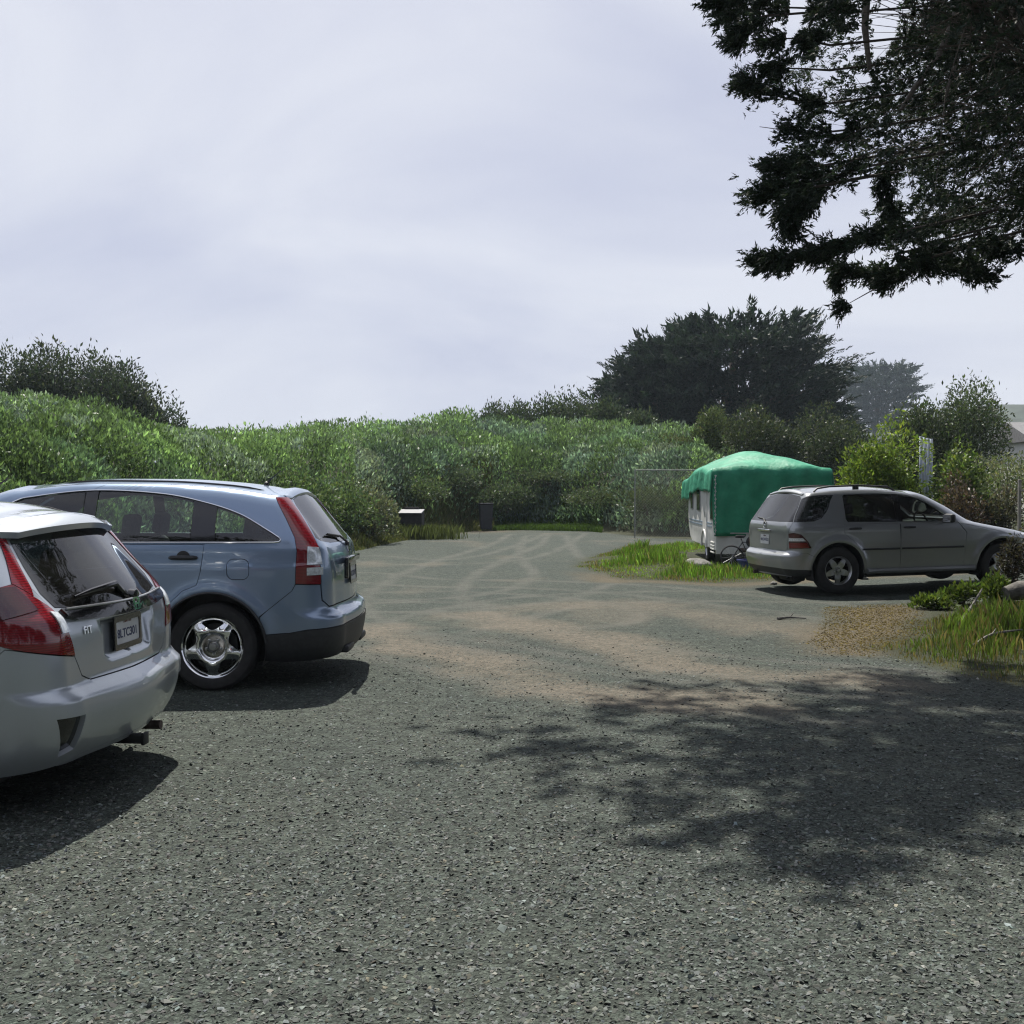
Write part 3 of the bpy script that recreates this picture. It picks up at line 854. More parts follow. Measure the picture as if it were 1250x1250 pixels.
def wheel(parent, loc, sg, rt, rr, wd, style):
    key = (rt, rr, wd, style)
    if key not in _wheel_cache:
        hw_ = wd / 2
        hub = MB().lathe([(rr * .97, -hw_ * .55), (rr * .93, -hw_ * .2), (rr * .93, hw_ * .8), (rr * .98, hw_ * .9)], 40).lathe([(0.01, -hw_ * .1), (rr * .72, -hw_ * .1), (rr * .72, hw_ * .1), (.01, hw_ * .1)], 32)
        sh = 0.013
        prof = [(rr * .985, -hw_ * .78), (rr * 1.01, -hw_ * .93), (rr * 1.06, -hw_ * .99), (rr + (rt - rr) * .45, -hw_ * 1.05), (rr + (rt - rr) * .75, -hw_ * 1.0), (rt - .018, -hw_ * .90), (rt - .005, -hw_ * .80)]
        g = []
        for c in (-.55, -.18, .18, .55):
            g += [(rt, (c - .05) * hw_), (rt - .009, (c - .045) * hw_), (rt - .009, (c + .045) * hw_), (rt, (c + .05) * hw_)]
        prof = prof + [(rt - .001, -hw_ * .7)] + g + [(rt - .001, hw_ * .7)] + [(a, -b) for a, b in prof[::-1]]
        ty = MB().lathe(prof, 56)
        ri = MB().lathe([(rr * .90, -hw_ * .62), (rr * .955, -hw_ * .80), (rr * .99, -hw_ * .90), (rr * 1.005, -hw_ * .93), (rr * 1.01, -hw_ * .86), (rr * .985, -hw_ * .70), (rr * .95, -hw_ * .45)], 56)
        nsp = 5
        holes = []
        for k in range(nsp):
            c = 2 * PI * k / nsp + PI / 2
            pts = []
            if style == 'kidney':
                for th in np.linspace(-1, 1, 13): pts.append((.88, c + th * .46 * (1 - .12 * abs(th) ** 3)))
                for th in np.linspace(1, -1, 13): pts.append((.55 + .27 * abs(th) ** 2.2, c + th * .44))
            else:
                for th in np.linspace(-1, 1, 11): pts.append((.89, c + th * .47))
                for th in np.linspace(1, -1, 9): pts.append((.36 + .42 * abs(th) ** 1.3, c + th * .42))
            holes.append([(rr * a * math.cos(b), rr * a * math.sin(b)) for a, b in pts])
        outer = [(rr * .925 * math.cos(a), rr * .925 * math.sin(a)) for a in np.linspace(0, 2 * PI, 72, endpoint=False)]
        gr = [(rr * a * math.cos(b), rr * a * math.sin(b)) for a in (.1, .2, .3, .37, .42, .46, .5, .56, .64, .72, .8, .87) for b in np.linspace(0, 2 * PI, 50, endpoint=False)]
        V, F = cdt_fill(outer, holes, gr)
        def dep(x, z):
            q = np.hypot(x, z) / rr; an = np.arctan2(z, x)
            if style == 'kidney':
                sp = np.abs(((an - PI / 2) * nsp / (2 * PI) + .5) % 1 - .5) * 2          # 1 on the spoke line
                d = np.interp(q, [0, .38, .405, .45, .50, .7, .9, 1], [.34, .34, .33, .06, .02, .10, .26, .26])
                return (d - .10 * smooth(.4, 1, sp) * smooth(.45, .6, q)) * hw_
            return np.interp(q, [0, .22, .3, .6, .9, 1], [.22, .22, .26, .18, .26, .26]) * hw_
        y = -hw_ * .92 + dep(V[:, 0], V[:, 1])
        e = 0.004
        n = np.stack([(dep(V[:, 0] + e, V[:, 1]) - dep(V[:, 0] - e, V[:, 1])) / (2 * e), -np.ones(len(V)), (dep(V[:, 0], V[:, 1] + e) - dep(V[:, 0], V[:, 1] - e)) / (2 * e)], -1)
        n /= np.linalg.norm(n, axis=1, keepdims=True)
        P = np.stack([V[:, 0], y, V[:, 1]], -1)
        face = sheet_mesh('rim_face', P, F, n, 0.03)
        nuts = MB()
        yc = -hw_ * .60 if style == 'kidney' else -hw_ * .72
        for k in range(5):
            a = 2 * PI * k / 5 - PI / 2
            nuts.lathe([(.001, -.016), (.009, -.016), (.012, -.008), (.012, .012)], 6, 'y', (rr * .24 * math.cos(a), yc, rr * .24 * math.sin(a)))
        nuts.lathe([(.001, -.03), (rr * .11, -.028), (rr * .125, -.02), (rr * .125, .01)], 24, 'y', (0, yc, 0))
        nuts.lathe([(rr * .16, -.004), (rr * .18, -.012), (rr * .20, -.004)], 30, 'y', (0, yc, 0))
        _wheel_cache[key] = (hub.mesh('wheel_hub', True), ty.mesh('tyre', True), ri.mesh('rim_ring', True), face, nuts.mesh('lug_nuts', True))
    hub, ty, ri, face, nuts = _wheel_cache[key]
    o = link('wheel', hub, M['dark_metal'], parent, loc)
    if sg > 0: o.rotation_euler = (0, 0, PI)
    rm = M['chrome'] if style == 'kidney' else M['alloy']
    link('tyre', ty, M['tyre'], o); link('rim', ri, rm, o); link('rim_face', face, rm, o); link('lug_nuts', nuts, M['alloy'], o)
    return o
def text_mesh(body, size, mat, parent, loc, normal, up=(0, 0, 1), name='lettering', ext=0.001, bold=0.0):
    cu = bpy.data.curves.new(name, 'FONT'); cu.body = body; cu.size = size; cu.align_x = 'CENTER'; cu.align_y = 'CENTER'; cu.extrude = ext; cu.offset = bold
    tmp = bpy.data.objects.new(name, cu); COL.objects.link(tmp)
    dg = bpy.context.evaluated_depsgraph_get()
    me = bpy.data.meshes.new_from_object(tmp.evaluated_get(dg)); bpy.data.objects.remove(tmp)
    me.materials.clear()
    o = link(name, me, mat, parent)
    n = Vector(normal).normalized(); u = Vector(up); x = u.cross(n).normalized(); u = n.cross(x)
    Mx = Matrix((x, u, n)).transposed().to_4x4(); Mx.translation = Vector(loc)
    o.matrix_local = Mx
    return o
def frame_mat4(loc, normal, up=(0, 0, 1)):
    n = Vector(normal).normalized(); u = Vector(up); x = u.cross(n).normalized(); u = n.cross(x)
    Mx = Matrix((x, u, n)).transposed().to_4x4(); Mx.translation = Vector(loc); return Mx
def rounded_rect(w_, h, r_, n=5):
    out = []
    for cx, cz, a0 in ((w_ / 2 - r_, h / 2 - r_, 0), (-w_ / 2 + r_, h / 2 - r_, 90), (-w_ / 2 + r_, -h / 2 + r_, 180), (w_ / 2 - r_, -h / 2 + r_, 270)):
        for k in range(n + 1): out.append((cx + r_ * math.cos(R(a0 + 90 * k / n)), cz + r_ * math.sin(R(a0 + 90 * k / n))))
    return out
def slab(pts, t):
    """flat plate of outline pts (xy), thickness t along +z"""
    n = len(pts); v = [(x, y, 0) for x, y in pts] + [(x, y, t) for x, y in pts]
    f = [tuple(range(n - 1, -1, -1)), tuple(range(n, 2 * n))] + [(i, (i + 1) % n, n + (i + 1) % n, n + i) for i in range(n)]
    return MB().add(v, f)
def seat(parent, x, y, wd, z0=0.52, lean=0.25, hr=True, top=1.12):
    s = MB().box((x - .22, y, z0), (.52, wd, .16), (0, -.08, 0), .05)
    s.box((x + .10 + lean * .25, y, (z0 + top) / 2), (.13, wd * .94, top - z0 + .1), (0, lean, 0), .055)
    if hr: s.box((x + .13 + lean * .62, y, top + .16), (.09, .27, .19), (0, lean * .6, 0), .04); s.tube([(x + .11 + lean * .55, y - .06, top), (x + .12 + lean * .6, y - .06, top + .12)], .007); s.tube([(x + .11 + lean * .55, y + .06, top), (x + .12 + lean * .6, y + .06, top + .12)], .007)
    return s.build('seat', M['seat'], parent, True)
def badge_h(parent, loc, normal, s=0.06):
    o = slab(rounded_rect(s * 1.15, s, s * .2), .003)
    ring_o = rounded_rect(s * 1.15, s, s * .22); ring_i = rounded_rect(s * .95, s * .8, s * .16)
    mb = MB(); n = len(ring_o)
    v = [(x, y, .0) for x, y in ring_o] + [(x, y, .006) for x, y in ring_o] + [(x, y, .006) for x, y in ring_i] + [(x, y, .0) for x, y in ring_i]
    f = []
    for k in range(3):
        f += [(k * n + i, k * n + (i + 1) % n, (k + 1) * n + (i + 1) % n, (k + 1) * n + i) for i in range(n)]
    mb.add(v, f)
    for sx in (-1, 1): mb.add([(sx * s * a, s * b, c) for c in (0, .006) for a, b in ((.18, -.4), (.30, -.4), (.42, .4), (.28, .4))], [(0, 1, 2, 3), (4, 5, 6, 7), (0, 1, 5, 4), (1, 2, 6, 5), (2, 3, 7, 6), (3, 0, 4, 7)])
    mb.box((0, 0, .003), (s * .5, s * .14, .006))
    ob = mb.build('badge', M['chrome'], parent); ob.matrix_local = frame_mat4(loc, normal); return ob
def badge_star(parent, loc, normal, s=0.05):
    mb = MB(); mb.tube([(s * math.cos(a), s * math.sin(a), 0.004) for a in np.linspace(0, 2 * PI, 28, endpoint=False)], s * .1, 6, closed=True)
    for k in range(3):
        a = PI / 2 + k * 2 * PI / 3
        mb.add([(s * .95 * math.cos(a), s * .95 * math.sin(a), .004), (s * .16 * math.cos(a + 1.05), s * .16 * math.sin(a + 1.05), .002), (0, 0, .012), (s * .16 * math.cos(a - 1.05), s * .16 * math.sin(a - 1.05), .002)], [(0, 1, 2), (0, 2, 3), (1, 0, 3)])
    ob = mb.build('badge', M['chrome'], parent); ob.matrix_local = frame_mat4(loc, normal); return ob
def plate(parent, loc, normal, txt, sub=None, frame=True, frame_txt=None):
    pl = slab(rounded_rect(.305, .152, .012), .003).build('licence_plate', M['plate'], parent)
    pl.matrix_local = frame_mat4(loc, normal)
    text_mesh(txt, .064, M['plate_ink'], pl, (0, -.008, .0035), (0, 0, 1), (0, 1, 0), 'plate_number', bold=.001)
    if sub: text_mesh(sub, .026, M['plate_red'] if 'plate_red' in M else M['red_lens'], pl, (0, .056, .0035), (0, 0, 1), (0, 1, 0), 'plate_heading')
    if frame:
        fo = rounded_rect(.325, .178, .015); fi = rounded_rect(.285, .118, .01); n = len(fo); mb = MB()
        v = [(x, y, .0) for x, y in fo] + [(x, y, .009) for x, y in fo] + [(x, y, .009) for x, y in fi] + [(x, y, .002) for x, y in fi]
        f = []
        for k in range(3): f += [(k * n + i, k * n + (i + 1) % n, (k + 1) * n + (i + 1) % n, (k + 1) * n + i) for i in range(n)]
        fr = mb.add(v, f).build('plate_frame', M['gloss_black'], pl)
    return pl
def offset_native(b, pts, d):
    """native side loop moved outward/inward in the unrolled skin"""
    return b.inset(b.path(pts), d)
def strip(b, lp, sg, wd, off, mat, name, parent):
    """thin trim following a loop on the skin"""
    u = b.iU(lp[:, 0]); P = b.wall(u, lp[:, 1]); n = b.normal(u, lp[:, 1])
    P = P + n * off; P[:, 1] *= sg
    return MB().tube([tuple(p) for p in P], wd, 6, closed=True).build(name, mat, parent, True)
def car_common(b, root, paint, cfg):
    """skin, floor, lamps, glass shared by the three cars; cfg holds the outlines"""
    ra, zc = b.ra[0], b.ra[1]
    arches = [b.path(circ(ax, zc, ra)) for ax in b.arches]
    bot = [('u', 0, cfg['zf'])] + [('u', 1.9, cfg['zf'])] + [('s', b.arches[1] - ra - .05, cfg['zs'] + .03), ('s', b.arches[0] + ra + .05, cfg['zs'] + .02), ('u', 3.6, cfg['zr']), ('u', 5, cfg['zr'])]
    lowpath = b.path([('u', 0, cfg['zf']), ('u', 1.5, cfg['zf']), ('s', b.arches[1] - ra - .02, cfg['zs']), ('s', b.arches[0] + ra + .02, cfg['zs']), ('u', 3.7, cfg['zr']), ('u', 5, cfg['zr'])])
    # path() closes the loop; drop the closing run
    end = np.argmin(np.hypot(lowpath[:, 0] - b.K[5], lowpath[:, 1] - cfg['zr'])); lowpath = lowpath[:end + 1]
    outer = np.concatenate([lowpath, np.array(b.top_loop())])
    holes = list(arches)
    L_ = {k: b.path(v) for k, v in cfg['loops'].items()}
    for k in cfg['skin_holes']: holes.append(L_[k])
    b.panel('body', outer, paint, root, holes, 'full', raw=True, thick=.02)
    roof, zf = b.roof('roof', paint, root)
    b.roof('headliner', M['interior'], root, 0.03)
    # inner liner behind the pillars, dark
    up = [('u', 0, b.zb - .02), ('u', 5, b.zb - .02)]
    lin = np.concatenate([np.array([(0.0, .34), (b.K[5], .34)]), np.array(b.top_loop()) - [0, .004]])
    gl = [b.inset(L_[k], .012) for k in cfg['glass_holes']]
    b.panel('inner_trim', lin, M['interior'], root, gl + arches, 'full', raw=True, off=-.035, thick=0.0, step=.12)
    # floor pan and wheel wells
    fl = MB()
    x0, x1 = float(b.xf(.4)) + .25, float(b.xr(.4)) - .2; wi = float(b.low(.4)) - .12
    fl.box(((x0 + x1) / 2, 0, .27), (x1 - x0, wi * 2 - .45, .08)); 
    xa, xb = b.arches[1] + ra + .03, b.arches[0] - ra - .03
    fl.box(((xa + xb) / 2, 0, .275), (xb - xa, wi * 2, .09))
    fl.tube([(xb - .2, .35, .2), (xb + .3, .36, .24), (x1 + .05, .42, .24)], .03)
    fl.box((b.arches[0], 0, .33), (.09, 1.2, .08)); fl.box((x1 - .12, .3, .26), (.22, .5, .16), None, .03)
    fl.build('underbody', M['dark_metal'], root)
    for ax in b.arches:
        for sg in (-1, 1):
            y1 = sg * (float(b.hw(ax, zc + ra)) - .03); y0 = sg * (abs(y1) - .27)
            v = []; f = []; n = 24
            for k in range(n + 1):
                a = PI * (-.12 + 1.24 * k / n); v += [(ax + (ra + .004) * math.cos(a), y1, zc + (ra + .004) * math.sin(a)), (ax + (ra + .004) * math.cos(a), y0, zc + (ra + .004) * math.sin(a))]
            f = [(2 * k, 2 * k + 1, 2 * k + 3, 2 * k + 2) for k in range(n)] + [tuple(2 * k + 1 for k in range(n, -1, -1))]
            MB().add(v, f).build('wheel_arch_liner', M['black_plastic'], root)
    return L_, arches, zf
def wiper(b, root, pts, name='wiper'):
    P = [b.pt(p, -1, .02)[0] for p in pts]; mb = MB(); mb.tube([tuple(p) for p in P], [.011, .009, .006][:len(P)] if len(P) == 3 else .008, 6)
    q = [b.pt(p, -1, .008)[0] for p in pts[1:]]; mb.tube([tuple(p) for p in q], .006, 6); mb.lathe([(.001, .0), (.02, .0), (.018, .03), (.001, .035)], 12, 'x', tuple(b.pt(pts[0], -1, .0)[0]))
    return mb.build(name, M['black_plastic'], root, True)
def mirror(b, root, x, z, paint):
    for sg in (-1, 1):
        P, n = b.pt(('s', x, z), sg, 0)
        mb = MB().box((P[0] - .02, P[1] + sg * .13, P[2] + .05), (.10, .20, .14), (0, 0, sg * .15), .04)
        mb.box((P[0] - .01, P[1] + sg * .03, P[2] + .0), (.06, .10, .04), None, .012)
        o = mb.build('door_mirror', paint, root, True)
        MB().box((P[0] + .036, P[1] + sg * .135, P[2] + .05), (.006, .16, .105), (0, 0, sg * .15), .002).build('mirror_glass', M['chrome'], o)
def handle(b, root, x, z, mat, w_=.20):
    out = []
    for sg in (-1, 1):
        P = [b.pt(('s', x + d * w_ / 2, z), sg, o_)[0] for d, o_ in ((-1, .004), (-.8, .03), (0, .042), (.8, .03), (1, .004))]
        mb = MB().tube([tuple(p) for p in P], [.012, .016, .018, .016, .012], 8)
        out.append(mb.build('door_handle', mat, root, True))
    return out
def spoiler(b, root, paint, ext, drop, th, yw, back=.12, name='rear_spoiler'):
    ys = np.linspace(-yw, yw, 25); v = []; k = 6
    for y in ys:
        u, z = b.nat(('r', abs(y), b.ZR)); tt = abs(y) / yw
        wy = float(b.hw(b.ab(b.ZR)[1], b.ZR) - b.cyr(b.ZR)); zz = b.ZR + b.crown * (1 - min(1, abs(y) / wy) ** 2)
        x = float(b.wall(np.array([u]), np.array([b.ZR]))[0][0]) if abs(y) > wy else float(b.xr(zz) + b.bulge(zz) * (1 - min(1, abs(y) / wy) ** 2) ** 1.5)
        e = ext * (1 - .35 * tt ** 3); d = drop * (.6 + .4 * (1 - tt ** 2)); fade = 1 - .5 * tt ** 4
        v += [(x - back, y, zz + .004), (x - back * .4, y, zz + .010 * fade), (x + e * .6, y, zz - d * .45 + .006), (x + e, y, zz - d), (x + e - .006, y, zz - d - th), (x - .03, y, zz - .05 - th)]
    f = []
    for i in range(len(ys) - 1):
        for j in range(k - 1): f.append((i * k + j, i * k + j + 1, (i + 1) * k + j + 1, (i + 1) * k + j))
    f += [tuple(range(k)), tuple((len(ys) - 1) * k + j for j in range(k - 1, -1, -1))]
    return MB().add(v, f).build(name, paint, root, True)
def front_end(b, root, cfg):
    for k, m in (('headlamp', M['clear_lens']),):
        b.panel(k, cfg['loops'][k], m, root, side='both', gap=.003, off=.003, thick=.015)
    b.panel('grille', cfg['loops']['grille'], M['black_plastic'], root, side='full', off=-.012, thick=0.0, gap=.0)
    b.panel('windscreen', cfg['loops']['windscreen'], M['glass'], root, side='full', gap=.008, off=-.006, thick=.0)
def steering(root, x, y, z):
    mb = MB(); mb.tube([(x + .16 * math.cos(a) * .35, y + .18 * math.cos(a + PI / 2) * -1, z + .18 * math.sin(a + PI / 2) * .95) for a in np.linspace(0, 2 * PI, 20, endpoint=False)], .014, 6, closed=True)
    mb.tube([(x, y, z), (x - .3, y, z - .15)], .03, 8); mb.box((x, y, z), (.03, .30, .05), None, .01)
    mb.build('steering_wheel', M['interior'], root, True)
def dash(root, x, wd, z):
    MB().box((x, 0, z - .16), (.45, wd, .32), (0, .12, 0), .08).build('dashboard', M['interior'], root, True)
def side_panes(b, root, top, zb0, panes, mats, black):
    """panes: list of (x0,x1); the bits between are gloss black pillars"""
    pass
# ================================================================== blue crossover
def crossover():
    paint = paint_mat('glacier_blue_paint', (0.205, 0.28, 0.395), 0.62, 0.30, dustamt=.55)
    root = empty('parked_crossover', (0, 0, 0), 0, 'light blue crossover with tall red tail lamps parked beyond the silver hatchback', 'car', 'cars parked on the gravel')
    b = Body(xr=([.2, .35, .50, .57, .60, .63, .85, 1.0, 1.10, 1.16, 1.3, 1.45, 1.52, 1.58, 1.66], [.91, .975, .985, .98, .925, .905, .90, .885, .86, .815, .705, .585, .525, .47, .39]),
             xf=([.18, .35, .5, .65, .78, .86, .95, 1.02, 1.07, 1.12, 1.25, 1.4, 1.5, 1.565, 1.66], [-3.30, -3.40, -3.44, -3.42, -3.36, -3.25, -3.0, -2.75, -2.58, -2.48, -2.30, -2.08, -1.90, -1.75, -1.40]),
             low=([.2, .3, .45, .6, .8, .93, .975, 1.0, 1.1, 1.16], [.80, .86, .888, .897, .905, .912, .914, .905, .895, .88]), zb=1.16,
             zt=([-1.56, -1.3, -1.0, -.5, 0, .25, .40, .6], [1.565, 1.60, 1.618, 1.614, 1.585, 1.555, 1.53, 1.50]), ZR=1.53, ZF=1.565, crown=.055, tumble=.15, rnd=.06,
             taper=(.1, 1.0, .05, -2.6, -3.4, .07), cr=([.2, .9, 1.16, 1.5], [.30, .27, .22, .12]), cf=([.2, .9, 1.2, 1.6], [.5, .5, .35, .20]), cyr=([.2, .9, 1.16, 1.5], [.30, .27, .24, .15]),
             bulge=([.2, .5, .62, 1.1, 1.5], [.05, .05, .045, .05, .05]), arches=(0, -2.62), ra=(.415, .35), flare=.020)
    topc = crom([(-2.06, 1.195), (-1.62, 1.465), (-1.43, 1.522), (-.96, 1.570), (-.43, 1.543), (-.08, 1.475), (.20, 1.385), (.42, 1.262), (.527, 1.195)], 8)
    dlo = [('s', p[0], p[1]) for p in topc] + [('s', .532, 1.178), ('s', .52, 1.166), ('s', .48, 1.162), ('s', -2.0, 1.162), ('s', -2.05, 1.17)]
    fuel = [('s', .21 + a, .955 + c) for a, c in rounded_rect(.175, .165, .055)]
    lo = {
        'dlo': dlo,
        'fdoor': [('s', -2.05, .36), ('s', -.97, .36), ('s', -.97, 1.15), ('s', -2.05, 1.15), ('s', -2.10, .9)],
        'rdoor': [('s', -.97, .36), ('s', -.455, .36), ('s', -.44, .5), ('s', -.355, .66), ('s', -.22, .785), ('s', -.11, .83), ('s', -.075, .95), ('s', -.055, 1.15), ('s', -.97, 1.15)],
        'tail': [('s', .455, 1.515), ('s', .56, 1.34), ('s', .635, 1.20), ('s', .658, 1.10), ('s', .648, .838), ('r', .785, .828), ('r', .79, 1.0), ('r', .745, 1.14), ('r', .665, 1.3), ('r', .59, 1.45), ('r', .555, 1.512)],
        'gate': [('u', 5, .645), ('r', .70, .645), ('r', .77, .70), ('r', .785, .828), ('r', .79, 1.0), ('r', .745, 1.14), ('r', .665, 1.3), ('r', .59, 1.45), ('r', .52, 1.51), ('r', .3, 1.545), ('u', 5, 1.56)],
        'rglass': [('u', 5, 1.135), ('r', .45, 1.14), ('r', .66, 1.165), ('r', .70, 1.19), ('r', .62, 1.33), ('r', .55, 1.45), ('r', .49, 1.495), ('r', .3, 1.525), ('u', 5, 1.54)],
        'fuel': fuel,
        'bumper': [('s', .37, .585), ('s', .62, .785), ('s', .648, .838), ('r', .785, .828), ('r', .77, .70), ('r', .70, .645), ('u', 5, .645), ('u', 5, .50), ('r', .72, .485), ('s', .74, .475), ('s', .60, .45), ('s', .38, .44)],
        'clad': [('s', .38, .44), ('s', .60, .45), ('s', .74, .475), ('r', .72, .485), ('u', 5, .50), ('u', 5, .255), ('u', 4, .25), ('u', 3.6, .235), ('s', .55, .215), ('s', .38, .235)],
        'windscreen': [('u', 0, 1.10), ('f', .62, 1.105), ('f', .72, 1.13), ('f', .64, 1.35), ('f', .57, 1.52), ('f', .4, 1.565), ('u', 0, 1.59)],
        'headlamp': [('f', .50, .74), ('f', .78, .78), ('s', -2.98, .86), ('s', -2.92, .90), ('f', .72, .86), ('f', .50, .80)],
        'grille': [('u', 0, .58), ('f', .48, .60), ('f', .50, .80), ('u', 0, .82)],
    }
    cfg = dict(loops=lo, skin_holes=['dlo', 'fdoor', 'rdoor', 'tail', 'gate', 'fuel', 'bumper', 'clad', 'windscreen', 'headlamp', 'grille'], glass_holes=['dlo', 'rglass', 'windscreen'], zf=.22, zs=.30, zr=.235)
    L_, arches, zf = car_common(b, root, paint, cfg)
    front_end(b, root, cfg)
    for sg in (-1, 1):
        fd, = b.panel('door', lo['fdoor'], paint, root, arches, sg, gap=.0045)
        rd, = b.panel('door', lo['rdoor'], paint, root, arches, sg, gap=.0045)
        for d_, x in ((fd, -1.16), (rd, -.215)):
            P = [b.pt(('s', x + k * .105, 1.045), sg, o_)[0] for k, o_ in ((-1, .003), (-.8, .026), (0, .036), (.8, .026), (1, .003))]
            MB().tube([tuple(p) for p in P], [.012, .017, .019, .017, .012], 8).build('door_handle', M['black_plastic'], d_, True)
            MB().lathe([(.001, 0), (.055, 0), (.052, .004), (.03, .006), (.001, .006)], 20, 'y', (x, b.pt(('s', x, 1.045), sg, .001)[0][1], 1.045)).build('handle_recess', M['black_plastic'], d_, True)
        b.panel('fuel_lid', fuel, paint, root, (), sg, gap=.005) if sg < 0 else b.panel('side_patch', fuel, paint, root, (), sg, gap=.0)
        tl, = b.panel('tail_lamp', lo['tail'], M['red_lens'], root, (), sg, off=.004, gap=.003, thick=.02, step=.04)
        b.panel('reverse_lens', [('s', .735, 1.125), ('r', .765, 1.115), ('r', .775, .985), ('s', .735, .985)], M['clear_lens'], tl, (), sg, off=.011, thick=.006, step=.03)
        b.panel('indicator_lens', [('s', .735, .965), ('r', .775, .965), ('r', .775, .905), ('s', .735, .905)], M['clear_lens'], tl, (), sg, off=.011, thick=.006, step=.03)
        def pane(x0, x1, mat, name, par, ins=.006, off=-.006):
            t = [p for p in topc if x0 < p[0] < x1]
            tx = np.array([p[0] for p in topc]); tz = np.array([p[1] for p in topc])
            pts = []
            if x0 > -2.05: pts += [('s', x0, 1.163), ('s', x0, float(np.interp(x0, tx, tz)))]
            else: pts += [('s', -2.05, 1.165)]
            pts += [('s', p[0], p[1]) for p in t]
            if x1 < .5: pts += [('s', x1, float(np.interp(x1, tx, tz))), ('s', x1, 1.163)]
            else: pts += [('s', .532, 1.178), ('s', .52, 1.166), ('s', .48, 1.162)]
            return b.panel(name, pts, mat, par, (), sg, off=off, gap=ins, thick=.004)[0]
        pane(-2.06, -1.03, M['glass'], 'window', fd); pane(-.93, -.17, M['glass'], 'window', rd); pane(.02, .55, M['privacy2'], 'quarter_window', root)
        pane(-1.03, -.93, M['gloss_black'], 'window_pillar', root, .001, -.003); pane(-.17, .02, M['gloss_black'], 'window_pillar', root, .001, -.003)
        lp = b.path(dlo, .05)
        strip(b, lp, sg, .006, .003, M['chrome'], 'window_trim', root)
        P = [b.pt(('s', .0 + .425 * math.cos(a), .35 + .425 * math.sin(a)), sg, .006)[0] for a in np.linspace(.05, PI - .05, 26)]
        MB().tube([tuple(p) for p in P], .011, 6).build('arch_trim', M['black_plastic'], root, True)
        P = [b.pt(('s', x, .315), sg, .004)[0] for x in np.linspace(-2.16, -.46, 14)]
        MB().tube([tuple(p) for p in P], .035, 6).build('sill_trim', M['black_plastic'], root, True)
        P = [(x, sg * .50, float(zf(np.array([x]), np.array([.5]))[0]) + .004) for x in np.linspace(-1.3, .32, 14)]
        MB().tube([tuple(p) for p in P], [.002] + [.010] * 12 + [.002], 6).build('roof_moulding', M['black_plastic'], root, True)
        wheel(root, (0, sg * .775, .345), sg, .345, .242, .225, 'kidney'); wheel(root, (-2.62, sg * .775, .345), sg, .345, .242, .225, 'kidney')
    gate, = b.panel('tailgate', lo['gate'], paint, root, [L_['rglass']], 'full', gap=.005)
    b.panel('rear_window', lo['rglass'], M['hatch_glass'], gate, (), 'full', gap=.003, off=-.002, thick=.004)
    b.panel('rear_bumper', lo['bumper'], paint, root, arches, 'full', gap=.005)
    b.panel('bumper_cladding', lo['clad'], M['black_plastic'], root, arches, 'full', gap=.001, off=.006)
    spoiler(b, root, paint, .05, .03, .02, .60, .10)
    wiper(b, gate, [('r', .02, 1.115), ('r', .12, 1.17), ('r', .42, 1.20)])
    P = b.pt(('r', .0, .92), -1, .02)[0]
    gh = MB().box((P[0] - .005, 0, .985), (.04, .62, .055), (0, .1, 0), .012).build('gate_handle', M['gloss_black'], gate, True)
    MB().box((P[0] + .01, -.40, .93), (.035, .05, .18), None, .012).build('gate_garnish', M['gloss_black'], gate, True)
    plate(gate, (float(b.xr(.86)) + .062, 0, .865), (1, 0, .05), '6KQD917', frame=True)
    badge_h(gate, tuple(b.pt(('r', 0, 1.07), -1, .004)[0]), (1, 0, .25), .08)
    for sy in (-.34, .34): MB().box((.955, sy, .27), (.10, .30, .06), None, .02).build('bumper_tab', M['black_plastic'], root, True)
    MB().lathe([(.001, -.02), (.024, -.02), (.02, .01), (.001, .02)], 12, 'z', (.22, 0, float(zf(np.array([.22]), np.array([0.]))[0]) + .015)).tube([(.22, 0, 1.63), (.27, 0, 1.68), (.34, 0, 1.735)], [.010, .006, .0045], 6).build('antenna', M['black_plastic'], root, True)
    mirror(b, root, -1.93, 1.14, paint)
    for sy in (-.36, .36): seat(root, -1.10, sy, .50)
    seat(root, -.10, -.36, .52, top=1.10); seat(root, -.10, .36, .52, top=1.10)
    dash(root, -2.05, 1.45, 1.10); steering(root, -1.72, -.36, 1.08)
    MB().box((.55, 0, .72), (.6, 1.2, .06), None, .01).build('load_floor', M['interior'], root)
    return root
M['privacy2'] = glass_mat('rear_side_glass', (0.48, 0.55, 0.51))
